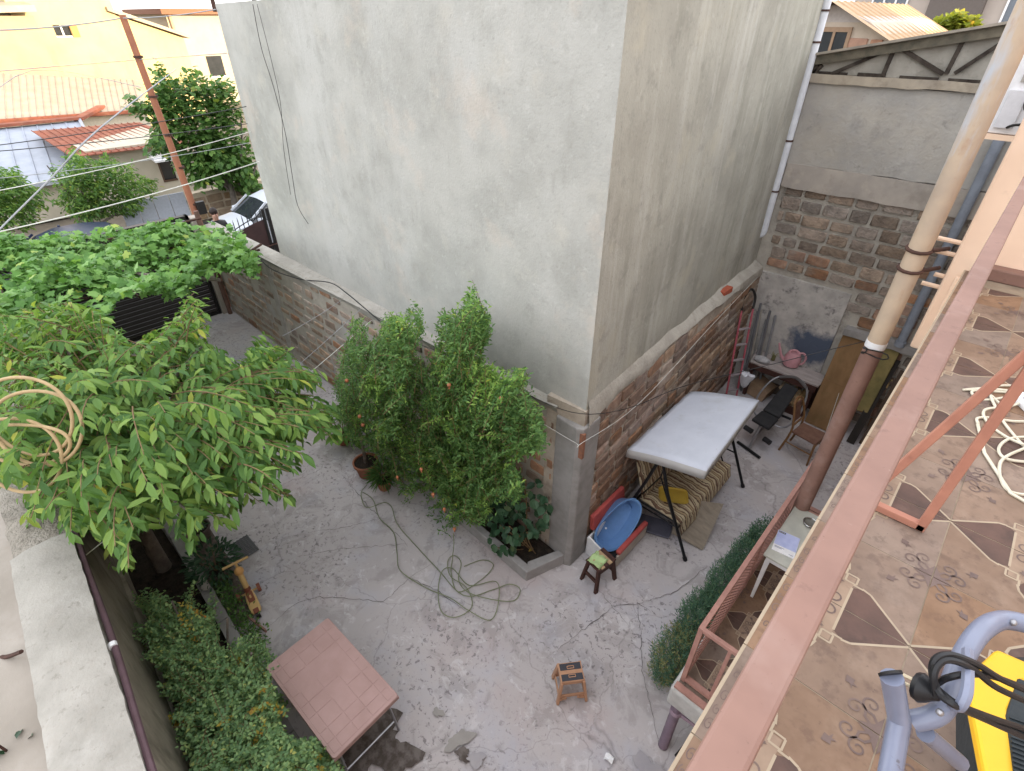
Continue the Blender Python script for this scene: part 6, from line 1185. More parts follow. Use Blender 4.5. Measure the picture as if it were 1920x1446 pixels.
# cherry tree
r = np.random.default_rng(21)
ct = thing('cherry_tree', 'big cherry tree with drooping leafy branches over the soil bed', 'tree', (-6.3, .02, 0))
MB().tube(catmull([(-6.3, .02, 0), (-6.27, .03, .5), (-6.3, .06, 1.1), (-6.2, .1, 1.75)], 4), [.10 - .004 * i for i in range(13)], 10).build('trunk', m_bark, ct, smooth=True)
limbs = []
TT = np.array([-6.2, .1, 1.7])
for e in ((-4.2, .9, 2.9), (-4.9, 1.6, 2.75), (-3.9, .35, 2.7), (-5.2, .2, 3.3), (-6.4, 1.2, 3.0), (-7.6, .7, 3.0), (-4.4, -.35, 2.75), (-7.2, -.2, 3.1), (-5.6, 1.3, 3.2), (-5.4, -.45, 2.9), (-6.3, .3, 3.5), (-4.6, .6, 3.2)):
    e = np.array(e); mid = (TT + e) / 2 + np.array([0, 0, .25]); t = np.linspace(0, 1, 9)[:, None]; c = (1 - t) ** 2 * TT + 2 * t * (1 - t) * mid + t ** 2 * e; limbs.append(c)
    MB().tube([tuple(p) for p in c], [.045 - .0045 * i for i in range(9)], 7).build('branch', m_bark, ct, smooth=True)
CH = [(-40, 560), (40, 540), (90, 560), (150, 565), (190, 590), (250, 640), (300, 610), (335, 600), (345, 545), (365, 535), (390, 590), (385, 640), (440, 690), (470, 640), (500, 615), (520, 650), (545, 640), (560, 680), (590, 690), (605, 720), (585, 740), (620, 765), (640, 800), (650, 830), (600, 820), (570, 800), (585, 850), (590, 900), (565, 895), (540, 880), (555, 930), (545, 975), (510, 950), (470, 940), (445, 985), (420, 1005), (395, 960), (370, 990), (375, 1040), (350, 1050), (330, 1000), (325, 965), (270, 985), (245, 1000), (250, 1060), (235, 1085), (205, 1060), (190, 1010), (170, 985), (150, 1010), (120, 1000), (115, 940), (80, 960), (85, 1000), (55, 1005), (45, 940), (60, 900), (-40, 905)]
allc = np.vstack(limbs); nb = 700
Bp = allc[r.integers(10, len(allc), nb)] + r.normal(0, .12, (nb, 3))
out = nrm((Bp - np.array([-6.0, .3, 2.2])) * np.array([1, 1, .5]) + r.normal(0, .45, (nb, 3))); Ep = Bp + out * r.uniform(.45, 1.15, (nb, 1)) + np.array([0, 0, -.12]) ; Ep[:, 0] += r.uniform(0, .25, nb)
# outer fringe: shoots that end along the crown's rim
rim = ell_pts(r, 2600, [((-5.5, .5, 2.75), (2.9, 1.75, .9))], .8); rim = rim[inpoly(proj(rim), CH)][:560]
B2 = rim + nrm(np.array([-5.9, .35, 2.55]) - rim) * r.uniform(.5, .95, (len(rim), 1)) + r.normal(0, .06, (len(rim), 3))
A, cv = along_shoots(np.vstack([Bp, B2]), np.vstack([Ep, rim]), .16, .040, (.085, .175), (.29, .40), r, .7, .75, .3)
A = keep(A, CH); m = A[0][:, 2] > 1.25; A = [x[m] for x in A]
split_build('foliage', A, 'oval', m_cherry, ct, 300)
cv = [c for c in cv if inpoly(proj(c), CH).all()]; twig_mesh('twigs', cv, .007, m_twig, ct)
# grape vine
r = np.random.default_rng(22)
gv = thing('grape_vine', 'bright green grape vine spread over the pergola near the dark gate', 'vine', (-12.7, .3, 0))
MB().tube(catmull([(-12.7, .3, 0), (-12.65, .3, 1.2), (-12.5, .4, 2.3), (-11.5, 1.2, 2.5), (-10, 1.8, 2.52), (-8.9, 2.6, 2.5)], 5), .03, 7).build('stem', m_bark, gv, smooth=True)
VN = [(-40, 425), (30, 440), (70, 455), (110, 440), (160, 445), (210, 425), (250, 440), (290, 415), (340, 420), (380, 430), (430, 425), (455, 440), (460, 465), (478, 480), (486, 510), (470, 525), (450, 500), (420, 500), (400, 515), (370, 525), (350, 545), (325, 560), (300, 545), (250, 545), (215, 560), (205, 600), (180, 620), (150, 600), (100, 610), (60, 625), (0, 640), (-40, 650)]
N_ = 15000; P = np.stack([r.uniform(-13.9, -7.9, N_), r.uniform(-.9, 3.95, N_), np.zeros(N_)], 1)
hgt = .16 * np.sin(P[:, 0] * 3.1 + P[:, 1] * 1.7) + .14 * np.sin(P[:, 0] * 1.3 - P[:, 1] * 4.1) + .08 * np.sin(P[:, 0] * 7 + P[:, 1] * 6)
P[:, 2] = 2.62 + hgt * .9 + r.normal(0, .09, N_) - .22 * (r.random(N_) < .12)
dens = np.sin(P[:, 0] * 2.2 + 1) * np.sin(P[:, 1] * 2.9) + r.normal(0, .5, N_) > -.75; P = P[dens]
edge = np.stack([r.uniform(-9.1, -8.3, 900), r.uniform(-.9, 2.6, 900), r.uniform(1.7, 2.6, 900)], 1); P = np.vstack([P, edge])
hang = np.stack([r.uniform(-9.4, -8.4, 260), r.uniform(3.0, 3.75, 260), r.uniform(1.75, 2.75, 260)], 1); P = np.vstack([P, hang])
n = len(P); D = nrm(np.stack([r.normal(0, 1, n), r.normal(0, 1, n), r.normal(-.35, .35, n)], 1)); U = np.stack([r.normal(.15, .5, n), r.normal(0, .5, n), np.ones(n)], 1); L = r.uniform(.09, .15, n); A = keep([P, D, U, L, L * r.uniform(.85, 1.05, n)], VN)
split_build('foliage', A, 'grape', m_vine, gv, 300)
# pomegranate bush and potted pomegranate
r = np.random.default_rng(23)
def bush(th, poly, els, nsh, core, lshoot, step, ll, lw, mats, young=.25, twig_r=.004, droop=.1, spread=.7, hang=.15, tpl='slim', upb=.35, zmin=.05):
    ax_, lo_, hi_, gp_ = els; T_ = poly_pts(r, nsh, poly, ax_, lo_, hi_, gp_); T_ = T_[T_[:, 2] > zmin]; n = len(T_)
    Lr = r.uniform(*lshoot, (n, 1)); dirn = nrm(nrm(T_ - np.array(core)) * .8 + np.array([0, 0, upb]) + r.normal(0, .4, (n, 3))); Bs = T_ - dirn * Lr
    cl = np.sin(T_[:, 0] * 8.3 + 1.0) + np.sin(T_[:, 2] * 6.7 + T_[:, 1] * 6) + np.sin(T_[:, 0] * 4.1 - T_[:, 2] * 9.2) + r.normal(0, .8, n); th_ = np.quantile(cl, 1 - young); curves = []
    for sel, mt, nm in ((cl < th_, mats[0], 'foliage'), (cl >= th_, mats[1], 'young_foliage')):
        A, cv = along_shoots(Bs[sel], T_[sel], droop, step, ll, lw, r, spread, hang, .35); A = keep(A, poly); m = A[0][:, 2] > zmin; leaf_mesh(nm, *[x[m] for x in A], tpl, mt, th); curves += [c for c in cv if inpoly(proj(c), poly).all()]
    twig_mesh('twigs', curves, twig_r, m_twig, th, 2, 3)
pg = thing('pomegranate_bush', 'large pomegranate bush with small orange fruit in the corner planter', 'bush', (-4.0, 3.45, .1))
PG = [(700, 640), (735, 605), (755, 575), (770, 560), (790, 575), (795, 625), (775, 655), (800, 690), (812, 660), (818, 600), (835, 560), (850, 585), (868, 560), (885, 522), (900, 560), (920, 575), (925, 630), (905, 655), (915, 675), (950, 700), (970, 690), (993, 690), (990, 730), (1010, 760), (1025, 810), (1018, 850), (985, 855), (950, 870), (985, 895), (990, 930), (965, 945), (935, 930), (915, 985), (890, 990), (865, 975), (850, 1000), (825, 1005), (805, 975), (790, 960), (800, 925), (775, 925), (755, 950), (735, 968), (722, 945), (730, 905), (700, 880), (690, 830), (715, 790), (700, 740), (720, 690)]
bush(pg, PG, (1, 2.75, 3.55, .22), 2300, (-3.9, 3.45, 1.0), (.22, .5), .017, (.045, .07), (.30, .40), (m_pom, m_pomy), .17)
for i in range(7): a = i * 2.4; MB().tube(catmull([(-4.0 + .06 * math.cos(a), 3.47 + .05 * math.sin(a), .1), (-4.0 + .25 * math.cos(a), 3.42 + .15 * math.sin(a), .9), (-3.95 + .55 * math.cos(a), 3.3 + .3 * math.sin(a), 2.0 + .2 * math.sin(3 * i))], 4), [.022 - .0015 * k for k in range(9)], 6).build('stem', m_bark, pg, smooth=True)
m_fr = FLAT('pomegranate_fruit', (.40, .15, .07), .4, var=.35, scale=30)
for px, py, yy in ((940, 747, 2.75), (842, 722, 2.7), (812, 927, 2.5), (833, 955, 2.55), (852, 992, 2.6), (745, 895, 2.45), (790, 880, 2.5)):
    q = at(px, py, y=yy); fb = MB(); fb.ball(q, .022, 10, 8); fb.tube([q + Vector((0, 0, -.026)), q + Vector((0, 0, -.046))], [.006, .010], 6); fb.build('fruit', m_fr, pg, smooth=True)
def pot(th, c, rt, h, m, soil=True):
    MB().lathe([(rt * .68, 0), (rt * .74, .01), (rt * .92, h * .82), (rt * 1.04, h * .83), (rt * 1.06, h), (rt * .94, h), (rt * .90, h * .86), (rt * .5, h * .85)], c, 22).build('pot', m, th, smooth=True)
    if soil: MB().lathe([(rt * .91, 0), (rt * .88, .012)], (c[0], c[1], c[2] + h * .87), 18).build('soil', m_soil, th)
m_terra = PM('terracotta', (.33, .14, .085), (.27, .115, .07), 8, .8, bmp=.1, layers=(((.4, .24, .18), 7, .58, .75, .5),)); m_potg = PM('pot_grey_brown', (.16, .13, .11), (.11, .09, .08), 9, .8)
pc = at(690, 888, z=0); pp_ = thing('potted_pomegranate', 'young pomegranate tree growing in a round terracotta pot by the planter', 'potted tree', tuple(pc)); pot(pp_, (pc.x, pc.y, 0), .19, .27, m_terra)
PP = [(618, 720), (640, 690), (628, 655), (650, 640), (660, 585), (685, 595), (690, 640), (710, 635), (715, 590), (740, 580), (765, 600), (775, 650), (770, 720), (760, 790), (740, 830), (705, 850), (660, 840), (640, 800), (615, 790), (635, 750)]
MB().tube(catmull([(pc.x, pc.y, .2), (pc.x + .02, pc.y, .6), (pc.x - .03, pc.y + .02, 1.1), (pc.x, pc.y, 1.6)], 4), [.03 - .0015 * k for k in range(13)], 7).build('trunk', m_bark, pp_, smooth=True)
bush(pp_, PP, (1, pc.y - .45, pc.y + .45, .2), 950, (pc.x, pc.y, 1.2), (.22, .45), .018, (.045, .065), (.30, .40), (m_pom, m_pomy), .15)
for px, py in ((680, 797), (674, 781), (650, 714)): q = at(px, py, y=pc.y - .5); MB().ball(q, .024, 10, 8).build('fruit', m_fr, pp_, smooth=True)
# rose bush
r = np.random.default_rng(24)
rs = thing('rose_bush', 'dense rose bush with small blue green and yellowing leaves by the pale wall', 'bush', (-3.9, -.15, .1))
RO = [(188, 1182), (222, 1168), (265, 1170), (282, 1150), (250, 1132), (238, 1118), (270, 1098), (310, 1112), (322, 1135), (345, 1128), (352, 1090), (366, 1086), (366, 1125), (380, 1145), (395, 1108), (408, 1120), (404, 1180), (420, 1215), (440, 1200), (470, 1185), (500, 1190), (512, 1225), (525, 1250), (500, 1275), (530, 1300), (545, 1330), (515, 1345), (545, 1390), (590, 1385), (620, 1410), (650, 1446), (660, 1500), (380, 1500), (350, 1446), (320, 1400), (300, 1350), (330, 1320), (290, 1290), (305, 1260), (262, 1230), (290, 1205), (230, 1190)]
bush(rs, RO, (2, .25, 1.25, .28), 2100, (-3.7, -.1, .4), (.22, .5), .017, (.030, .05), (.5, .65), (m_rose, m_rosey), .018, .0035, .05, .8, .1, 'slim', .2)
for i in range(6): a = i * 1.9; MB().tube(catmull([(-3.9 + .3 * math.cos(a), -.1 + .1 * math.sin(a), .05), (-3.9 + .5 * math.cos(a), -.1 + .2 * math.sin(a), .6), (-3.8 + .9 * math.cos(a), -.05 + .3 * math.sin(a), 1.1)], 4), .012, 5).build('stem', m_bark, rs, smooth=True)
# dark round leafed shrub in the planter corner
r = np.random.default_rng(25)
dk = thing('dark_shrub', 'dark green shrub with big round leaves in the planter corner', 'shrub', (-2.95, 3.45, .12))
DK = [(930, 860), (960, 850), (1000, 845), (1035, 860), (1046, 890), (1035, 930), (1025, 985), (1010, 1000), (985, 1000), (965, 1030), (945, 1030), (925, 1042), (915, 1015), (925, 985), (905, 960), (930, 930), (915, 900)]
T_ = ell_pts(r, 2500, [((-2.95, 3.42, .85), (.5, .34, .62)), ((-3.15, 3.3, .5), (.45, .3, .4))], .6); T_ = T_[inpoly(proj(T_), DK)][:185]; n = len(T_)
D = nrm(np.stack([r.normal(.25, .6, n), r.normal(-.3, .6, n), r.normal(-.45, .3, n)], 1)); U = np.stack([r.normal(.2, .3, n), r.normal(-.3, .3, n), np.ones(n)], 1); L = r.uniform(.09, .135, n)
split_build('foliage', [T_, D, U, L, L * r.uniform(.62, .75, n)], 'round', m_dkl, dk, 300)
for i in range(9): q = T_[i * 17]; MB().tube(catmull([(-2.95 + .03 * i - .12, 3.5, .1), ((-2.95 + q[0]) / 2, (3.5 + q[1]) / 2, q[2] * .6), tuple(q)], 4), .008, 5).build('stem', m_twig, dk, smooth=True)
# juniper hedge along the porch
r = np.random.default_rng(26)
ju = thing('juniper_hedge', 'low feathery blue green juniper hedge along the porch edge', 'hedge', (-.8, 4.3, 0))
JE = [((-.80, 3.45, .28), (.24, .36, .36)), ((-.78, 4.0, .34), (.24, .42, .36)), ((-.76, 4.6, .38), (.22, .45, .36)), ((-.74, 5.15, .42), (.2, .4, .36)), ((-.72, 5.5, .5), (.15, .25, .32))]
T_ = ell_pts(r, 3000, JE, .5); T_ = T_[T_[:, 0] < -.6]; n = len(T_); core = np.stack([np.full(n, -.72), T_[:, 1], np.full(n, .1)], 1); d = nrm(nrm(T_ - core) + r.normal(0, .35, (n, 3)) + np.array([0, .15, .2])); Bs = T_ - d * r.uniform(.09, .17, (n, 1))
dry = (T_[:, 1] < 3.75) & (r.random(n) < .35)
for sel, mt, nm in ((~dry, m_jun, 'foliage'), (dry, m_juny, 'dry_foliage')):
    A, cv = along_shoots(Bs[sel], T_[sel], .03, .016, (.03, .06), (.12, .2), r, .5, -.1, .4); m = A[0][:, 2] > .01; leaf_mesh(nm, *[x[m] for x in A], 'slim', mt, ju)
for y in (3.4, 4.0, 4.6, 5.2): MB().tube([(-.7, y, 0), (-.72, y + .03, .3)], .02, 6).build('stem', m_bark, ju)
# small potted plants
def potted(name, label, px, py, rt, h, m, nl, ll, lw, mat, hgt, spread, tpl='slim', z0=0):
    c = at(px, py, z=0); th = thing(name, label, 'potted plant', tuple(c)); pot(th, (c.x, c.y, 0), rt, h, m); n = nl
    a = r.uniform(0, 6.283, n); rad = np.sqrt(r.random(n)) * spread; P = np.stack([c.x + rad * np.cos(a), c.y + rad * np.sin(a), h + r.uniform(0, hgt, n) * (1 - .5 * rad / spread)], 1); D = nrm(np.stack([np.cos(a), np.sin(a), r.normal(.2, .5, n)], 1)); U = np.stack([r.normal(0, .4, n), r.normal(0, .4, n), np.ones(n)], 1); L = r.uniform(*ll, n); leaf_mesh('foliage', P, D, U, L, L * r.uniform(*lw, n), tpl, mat, th)
    for k in range(5): b_ = k * 1.3; MB().tube([(c.x, c.y, h * .8), (c.x + .5 * spread * math.cos(b_), c.y + .5 * spread * math.sin(b_), h + hgt * .7)], .005, 4).build('stem', m_twig, th)
potted('potted_plant', 'empty looking grey pot with a few leaves under the cherry branches', 380, 1008, .15, .22, m_potg, 40, (.06, .1), (.4, .5), m_dkl, .15, .12, 'oval')
potted('potted_plant', 'dark leafy plant in a grey pot on the soil strip beside the toy scooter', 415, 1085, .13, .2, m_potg, 330, (.06, .1), (.35, .5), m_dkl, .45, .3, 'oval')
potted('potted_plant', 'small grassy plant in a terracotta pot hidden below the pomegranate', 722, 915, .12, .18, m_terra, 260, (.12, .2), (.07, .1), m_pom, .3, .14)
potted('potted_plant', 'broad leaved green plant in a pot beside the potted pomegranate', 645, 830, .13, .2, m_terra, 60, (.2, .34), (.34, .45), LEAF('broad_leaf', (.09, .2, .05), (.13, .26, .06), (.2, .34, .09), .3), .45, .25, 'oval')
sb = thing('seedling_patch', 'low weedy seedlings on the soil strip between kerb and toy scooter', 'plants', (-5.0, .4, 0)); tag(sb)
n = 900; P = np.stack([r.uniform(-5.6, -4.3, n), np.zeros(n), r.uniform(.03, .16, n)], 1); P[:, 1] = .40 - .045 * (P[:, 0] + 4.9) + r.normal(0, .07, n); D = nrm(r.normal(0, 1, (n, 3)) + np.array([0, 0, .4])); U = np.tile(np.array([0, 0, 1.0]), (n, 1)) + r.normal(0, .4, (n, 3)); L = r.uniform(.03, .06, n); leaf_mesh('foliage', P, D, U, L, L * .5, 'slim', m_pom, sb)
# leaf litter in planter: few yellow fallen leaves
for i, (px, py) in enumerate(((1000, 1030), (880, 975))):
    q = at(px, py, z=.14); d = nrm(r.normal(0, 1, 3) * np.array([1, 1, 0])); T, F = TPL['oval']; me = bpy.data.meshes.new('fallen_leaf'); me.from_pydata([tuple(np.array(q) + .08 * (t[0] * d + t[1] * .6 * np.array([-d[1], d[0], 0])) + np.array([0, 0, .02 + .05 * t[2]])) for t in T], [], F); me.materials.append(m_rosey); o = bpy.data.objects.new('fallen_leaf', me); COL.objects.link(o); tag(o, ('yellow fallen leaf on the planter soil nearest the building corner', 'yellow fallen leaf on the planter soil under the pomegranate')[i], 'leaf')
# street trees
def tree(name, label, base_, crown, poly, nl, ll, lw, mat, tpl, r, tr=.1, shoots_=None):
    th = thing(name, label, 'tree', base_); b0 = Vector(base_); top = Vector(crown[0][0])
    MB().tube(catmull([b0, b0.lerp(top, .3) + Vector((.05, .08, 0)), b0.lerp(top, .7)], 4), [tr * (1 - .06 * k) for k in range(9)], 8).build('trunk', m_bark, th, smooth=True)
    for (c, rad) in crown: MB().tube(catmull([b0.lerp(top, .35), b0.lerp(Vector(c), .6) + Vector((0, .1, .1)), Vector(c)], 4), [tr * .5 * (1 - .08 * k) for k in range(9)], 6).build('branch', m_bark, th, smooth=True)
    T_ = poly_pts(r, nl // 9, poly, 1 if b0.y > 20 else 0, (b0.y if b0.y > 20 else b0.x) - .7, (b0.y if b0.y > 20 else b0.x) + 1.0, .15, 1.6); n = len(T_); cc = np.array(top) - np.array([0, 0, .6]); d = nrm(nrm(T_ - cc) + r.normal(0, .5, (n, 3)) + np.array([0, 0, -.1])); Bs = T_ - d * r.uniform(.3, .6, (n, 1))
    A, cv = along_shoots(Bs, T_, .12, .06, ll, lw, r, .8, .55, .3); A = keep(A, poly); leaf_mesh('crown', *A, tpl, mat, th); return th
r = np.random.default_rng(27)
TA = [(228, 175), (250, 168), (262, 200), (275, 185), (283, 120), (300, 108), (312, 140), (330, 150), (345, 128), (370, 120), (385, 140), (400, 150), (415, 125), (425, 150), (440, 150), (500, 385), (480, 378), (440, 365), (400, 350), (360, 350), (330, 330), (320, 300), (285, 290), (268, 300), (270, 270), (290, 230), (265, 225), (240, 215)]
tree('mulberry_tree', 'tall dark green street tree between the orange pole and the grey building', (-20.5, 7.2, 0), [((-20.3, 7.2, 2.9), (1.5, 2.0, 1.6)), ((-20.3, 6.4, 4.3), (1.1, 1.2, 1.1)), ((-20.2, 8.2, 3.2), (1.3, 1.2, 1.8)), ((-20.1, 5.3, 3.9), (.7, 1.0, .6)), ((-20.2, 8.4, 1.9), (1.0, 1.0, .9))], TA, 9000, (.14, .22), (.6, .8), m_mul, 'round', r, .13)
TB = [(88, 330), (100, 300), (122, 300), (125, 272), (150, 278), (170, 300), (195, 290), (205, 275), (225, 300), (250, 300), (262, 330), (300, 335), (302, 355), (280, 368), (272, 400), (230, 405), (210, 410), (190, 415), (170, 420), (140, 420), (110, 390), (95, 375), (105, 350)]
tree('street_cherry', 'light green cherry tree leaning over the street in front of the metal roof', (-20.4, 2.8, 0), [((-20.0, 3.0, 1.9), (1.0, 1.5, .9)), ((-20.0, 2.5, 2.6), (.9, 1.0, .8)), ((-20, 4.2, 1.6), (.8, .9, .6))], TB, 6000, (.12, .19), (.35, .45), m_cherry, 'oval', r, .08)
TC = [(-40, 320), (0, 308), (30, 312), (50, 330), (65, 345), (95, 360), (100, 385), (90, 400), (70, 415), (60, 435), (30, 430), (0, 445), (-40, 440)]
tree('street_cherry', 'light green cherry tree cut by the left picture edge across the street', (-20.4, -.6, 0), [((-20.0, .3, 1.9), (1.0, 1.4, .9)), ((-20.1, -.4, 2.5), (1.0, 1.2, .8))], TC, 4000, (.12, .19), (.35, .45), m_cherry, 'oval', r, .08)
TD = [(1740, 45), (1760, 38), (1790, 28), (1800, 18), (1815, 28), (1835, 32), (1838, 55), (1800, 62), (1740, 62)]
c = at(1795, 45, y=30)
tree('distant_tree', 'sunlit yellow green tree top showing above the rear wall', (c.x, 30, 0), [((c.x, 30, c.z - .3), (1.6, 1.5, 1.2)), ((c.x + .6, 30, c.z), (1.0, 1.0, .9)), ((c.x - .9, 30, c.z - .4), (.9, 1, .8))], TD, 5000, (.2, .3), (.6, .8), LEAF('sunny_leaf', (.16, .2, .03), (.24, .27, .04), (.32, .32, .06), .4), 'round', r, .15)
# ---------------------------------------------------------------- cars, person, iron gate, pole, wires
def car(name, label, loc, rot, paint, group=None):
    th = thing(name, label, 'car', loc, group); M = TM(loc[0], loc[1], 0, rot)
    S = [(-2.15, .62, .70, .72, .50), (-2.05, .86, .80, .80, .62), (-1.55, 1.02, .92, .84, .70), (-1.05, 1.36, .95, .85, .60), (-.55, 1.46, .96, .86, .60), (.1, 1.47, .95, .86, .60), (.55, 1.36, .94, .86, .60), (1.15, .98, .90, .85, .68), (1.6, .90, .84, .83, .66), (2.0, .78, .70, .78, .58), (2.15, .56, .52, .66, .48)]
    rings = []
    for x, zt, zb, w, wt in S: rings.append([(x, w * .9, .2), (x, w, .42), (x, w, zb), (x, wt, zt - .035), (x, wt * .5, zt), (x, 0, zt + .012)])
    body, glassS, glassF, glassR = MB(M), MB(M), MB(M), MB(M)
    for i in range(len(S) - 1):
        for k in range(5):
            for sgn in (1, -1):
                q = [(p[0], p[1] * sgn, p[2]) for p in (rings[i][k], rings[i + 1][k], rings[i + 1][k + 1], rings[i][k + 1])]
                if k == 2 and 2 <= i <= 6: glassS.add(q, [(0, 1, 2, 3)])
                elif k >= 3 and i == 6: glassF.add(q, [(0, 1, 2, 3)])
                elif k >= 3 and i == 2: glassR.add(q, [(0, 1, 2, 3)])
                else: body.add(q, [(0, 1, 2, 3)])
    for e in (0, -1):
        P = rings[e]; body.add([(p[0], p[1], p[2]) for p in P] + [(p[0], -p[1], p[2]) for p in P[::-1]], [tuple(range(12))])
    import bmesh
    def weld(o):
        bm = bmesh.new(); bm.from_mesh(o.data); bmesh.ops.remove_doubles(bm, verts=bm.verts, dist=.001); bmesh.ops.recalc_face_normals(bm, faces=bm.faces); bm.to_mesh(o.data); bm.free(); o.data.shade_smooth(); o.data.set_sharp_from_angle(angle=R(32))
    weld(body.build('body', paint, th)); weld(glassS.build('side_window', m_glass, th)); weld(glassF.build('windscreen', m_glass, th)); weld(glassR.build('rear_window', m_glass, th))
    for s in (1, -1):
        for x in (-1.3, 1.32):
            MB(M).tube([(x, s * .62, .31), (x, s * .87, .31)], .31, 20).build('wheel', m_dark, th, smooth=True); MB(M).tube([(x, s * .86, .31), (x, s * .885, .31)], .19, 16).build('rim', m_steel, th, smooth=True)
        MB(M).hexa([(1.95, s * .50, .58), (2.10, s * .50, .56), (2.05, s * .70, .56), (1.93, s * .74, .58), (1.9, s * .50, .72), (2.04, s * .50, .70), (1.99, s * .70, .70), (1.88, s * .74, .74)]).build('headlight', FLAT('lamp_glass', (.55, .57, .6), .1), th, bev=.01)
        MB(M).hexa([(.85, s * .86, .92), (1.05, s * .86, .92), (1.0, s * 1.02, .93), (.85, s * 1.02, .93), (.85, s * .86, 1.04), (1.03, s * .86, 1.04), (.98, s * 1.02, 1.05), (.85, s * 1.02, 1.05)]).build('mirror', paint, th, bev=.02)
        for (x0, z0, x1, z1) in ((-.1, .96, -.02, 1.46), (.57, 1.37, 1.14, .99)): MB(M).bar((x0, s * .80 if x0 < 0 else s * .64, z0), (x1, s * .62 if x0 < 0 else s * .70, z1), .05, .05).build('pillar', paint, th)
    MB(M).box(2.10, 2.17, -.42, .42, .40, .54).build('grille', m_dark, th, bev=.01)
    return th
car('parked_car', 'white car parked beyond the iron gate at the edge of the grey building', (-17.2, 7.35, 0), -90, FLAT('car_white', (.50, .53, .58), .3, var=.04, spec=.6))
car('parked_car', 'dark blue car half hidden behind the grape vine', (-17.6, 1.9, 0), -90, FLAT('car_blue', (.012, .02, .05), .4, var=.1, spec=.3))
# iron gate beside the grey building
ig = thing('iron_gate', 'brown iron double gate with arched spear top beside the grey building', 'gate', (-13.5, 5.4, 0)); m_ig = PM('brown_iron', (.07, .042, .042), (.055, .034, .034), 5, .6, bmp=.1)
YM = 5.45
for s in (-1, 1):
    n = 10; P = [(-13.5, YM + s * .06, 0)] + [(-13.5, YM + s * (.06 + 1.25 * i / n), 1.84 - .42 * (i / n) ** 1.6) for i in range(n + 1)] + [(-13.5, YM + s * 1.31, 0)]
    MB().prism(P, (-.02, 0, 0)).build('leaf', m_ig, ig)
    for i in range(11):
        y = YM + s * (.12 + .115 * i); zt = 1.84 - .42 * (i / 11) ** 1.6; MB().tube([(-13.51, y, zt - .05), (-13.51, y, zt + .22), (-13.51, y, zt + .31)], [.012, .012, .002], 6).build('spear', m_dark, ig)
    MB().tube([(-13.49, YM + s * (.06 + 1.25 * i / 8), 1.96 - .42 * (i / 8) ** 1.6) for i in range(9)], .012, 6).build('arch_bar', m_dark, ig)
    MB().box(-13.53, -13.47, YM + s * .055 - .03, YM + s * .055 + .03, 0, 2.1).build('stile', m_dark, ig)
MB().tube([(-13.42, YM - .2, 1.2), (-13.42, YM + .2, 1.22)], .016, 6).build('latch', m_rust, ig)
# person in the street: only head and shoulders show over the wall
def person(loc):
    th = thing('person', 'person with dark hair and black shirt standing behind the wall near the white car', 'person', loc); x, y = loc[0], loc[1]
    V = [(0, 0, .95), (0, 0, 1.15), (0, 0, 1.36), (0, 0, 1.46), (.02, 0, 1.56), (.03, 0, 1.66), (0, .19, 1.38), (.02, .25, 1.12), (.12, .24, .9), (.15, .24, .82), (0, -.19, 1.38), (.02, -.25, 1.12), (.05, -.26, .88), (.06, -.26, .80), (0, .1, .9), (.02, .11, .5), (0, .11, .08), (.1, .11, .04), (0, -.1, .9), (.02, -.11, .5), (0, -.11, .08), (.1, -.11, .04)]
    E_ = [(0, 1), (1, 2), (2, 3), (3, 4), (4, 5), (2, 6), (6, 7), (7, 8), (8, 9), (2, 10), (10, 11), (11, 12), (12, 13), (0, 14), (14, 15), (15, 16), (16, 17), (0, 18), (18, 19), (19, 20), (20, 21)]
    rad = [.14, .13, .15, .06, .085, .085, .07, .05, .042, .035, .07, .05, .042, .035, .095, .065, .05, .04, .095, .065, .05, .04]
    me = bpy.data.meshes.new('body'); me.from_pydata(V, E_, []); o = link('body', me, th); m = o.modifiers.new('skin', 'SKIN'); sv = me.skin_vertices[0].data
    for k, q in zip(sv, rad): k.radius = (q, q)
    sv[0].use_root = True; o.modifiers.new('sub', 'SUBSURF').render_levels = 2
    mm, nt, bs = base('person_skin_and_clothes'); g_ = N(nt, 'ShaderNodeTexCoord'); sp = N(nt, 'ShaderNodeSeparateXYZ'); nt.links.new(g_.outputs['Object'], sp.inputs[0])
    c = mixc(nt, ramp(nt, sp.outputs['Z'], 1.47, 1.475), (.02, .02, .023), (.45, .26, .19)); c = mixc(nt, ramp(nt, sp.outputs['Z'], .925, .92), c, (.06, .07, .11)); nt.links.new(c, bs.inputs['Base Color']); me.materials.append(mm)
    hb = MB(); hb.ball((x - .01, y, 1.70), .108, 14, 10, (1.05, .92, 1.0)); hb.build('hair', FLAT('dark_hair', (.022, .014, .012), .6), th, smooth=True)
    fb = MB()
    for s in (-1, 1): fb.ball((x + .112, y + s * .033, 1.655), .011, 8, 6); fb.ball((x + .02, y + s * .09, 1.64), .022, 8, 6, (.7, .5, 1.3))
    fb.ball((x + .12, y, 1.625), .016, 8, 6, (1, .8, 1.3)); fb.build('face_features', FLAT('face_dark', (.3, .16, .12), .6), th, smooth=True); MB().box(x + .1, x + .145, y - .07, y + .06, 1.26, 1.31).build('shirt_print', m_white, th)
person((-15.6, 4.95, 0))
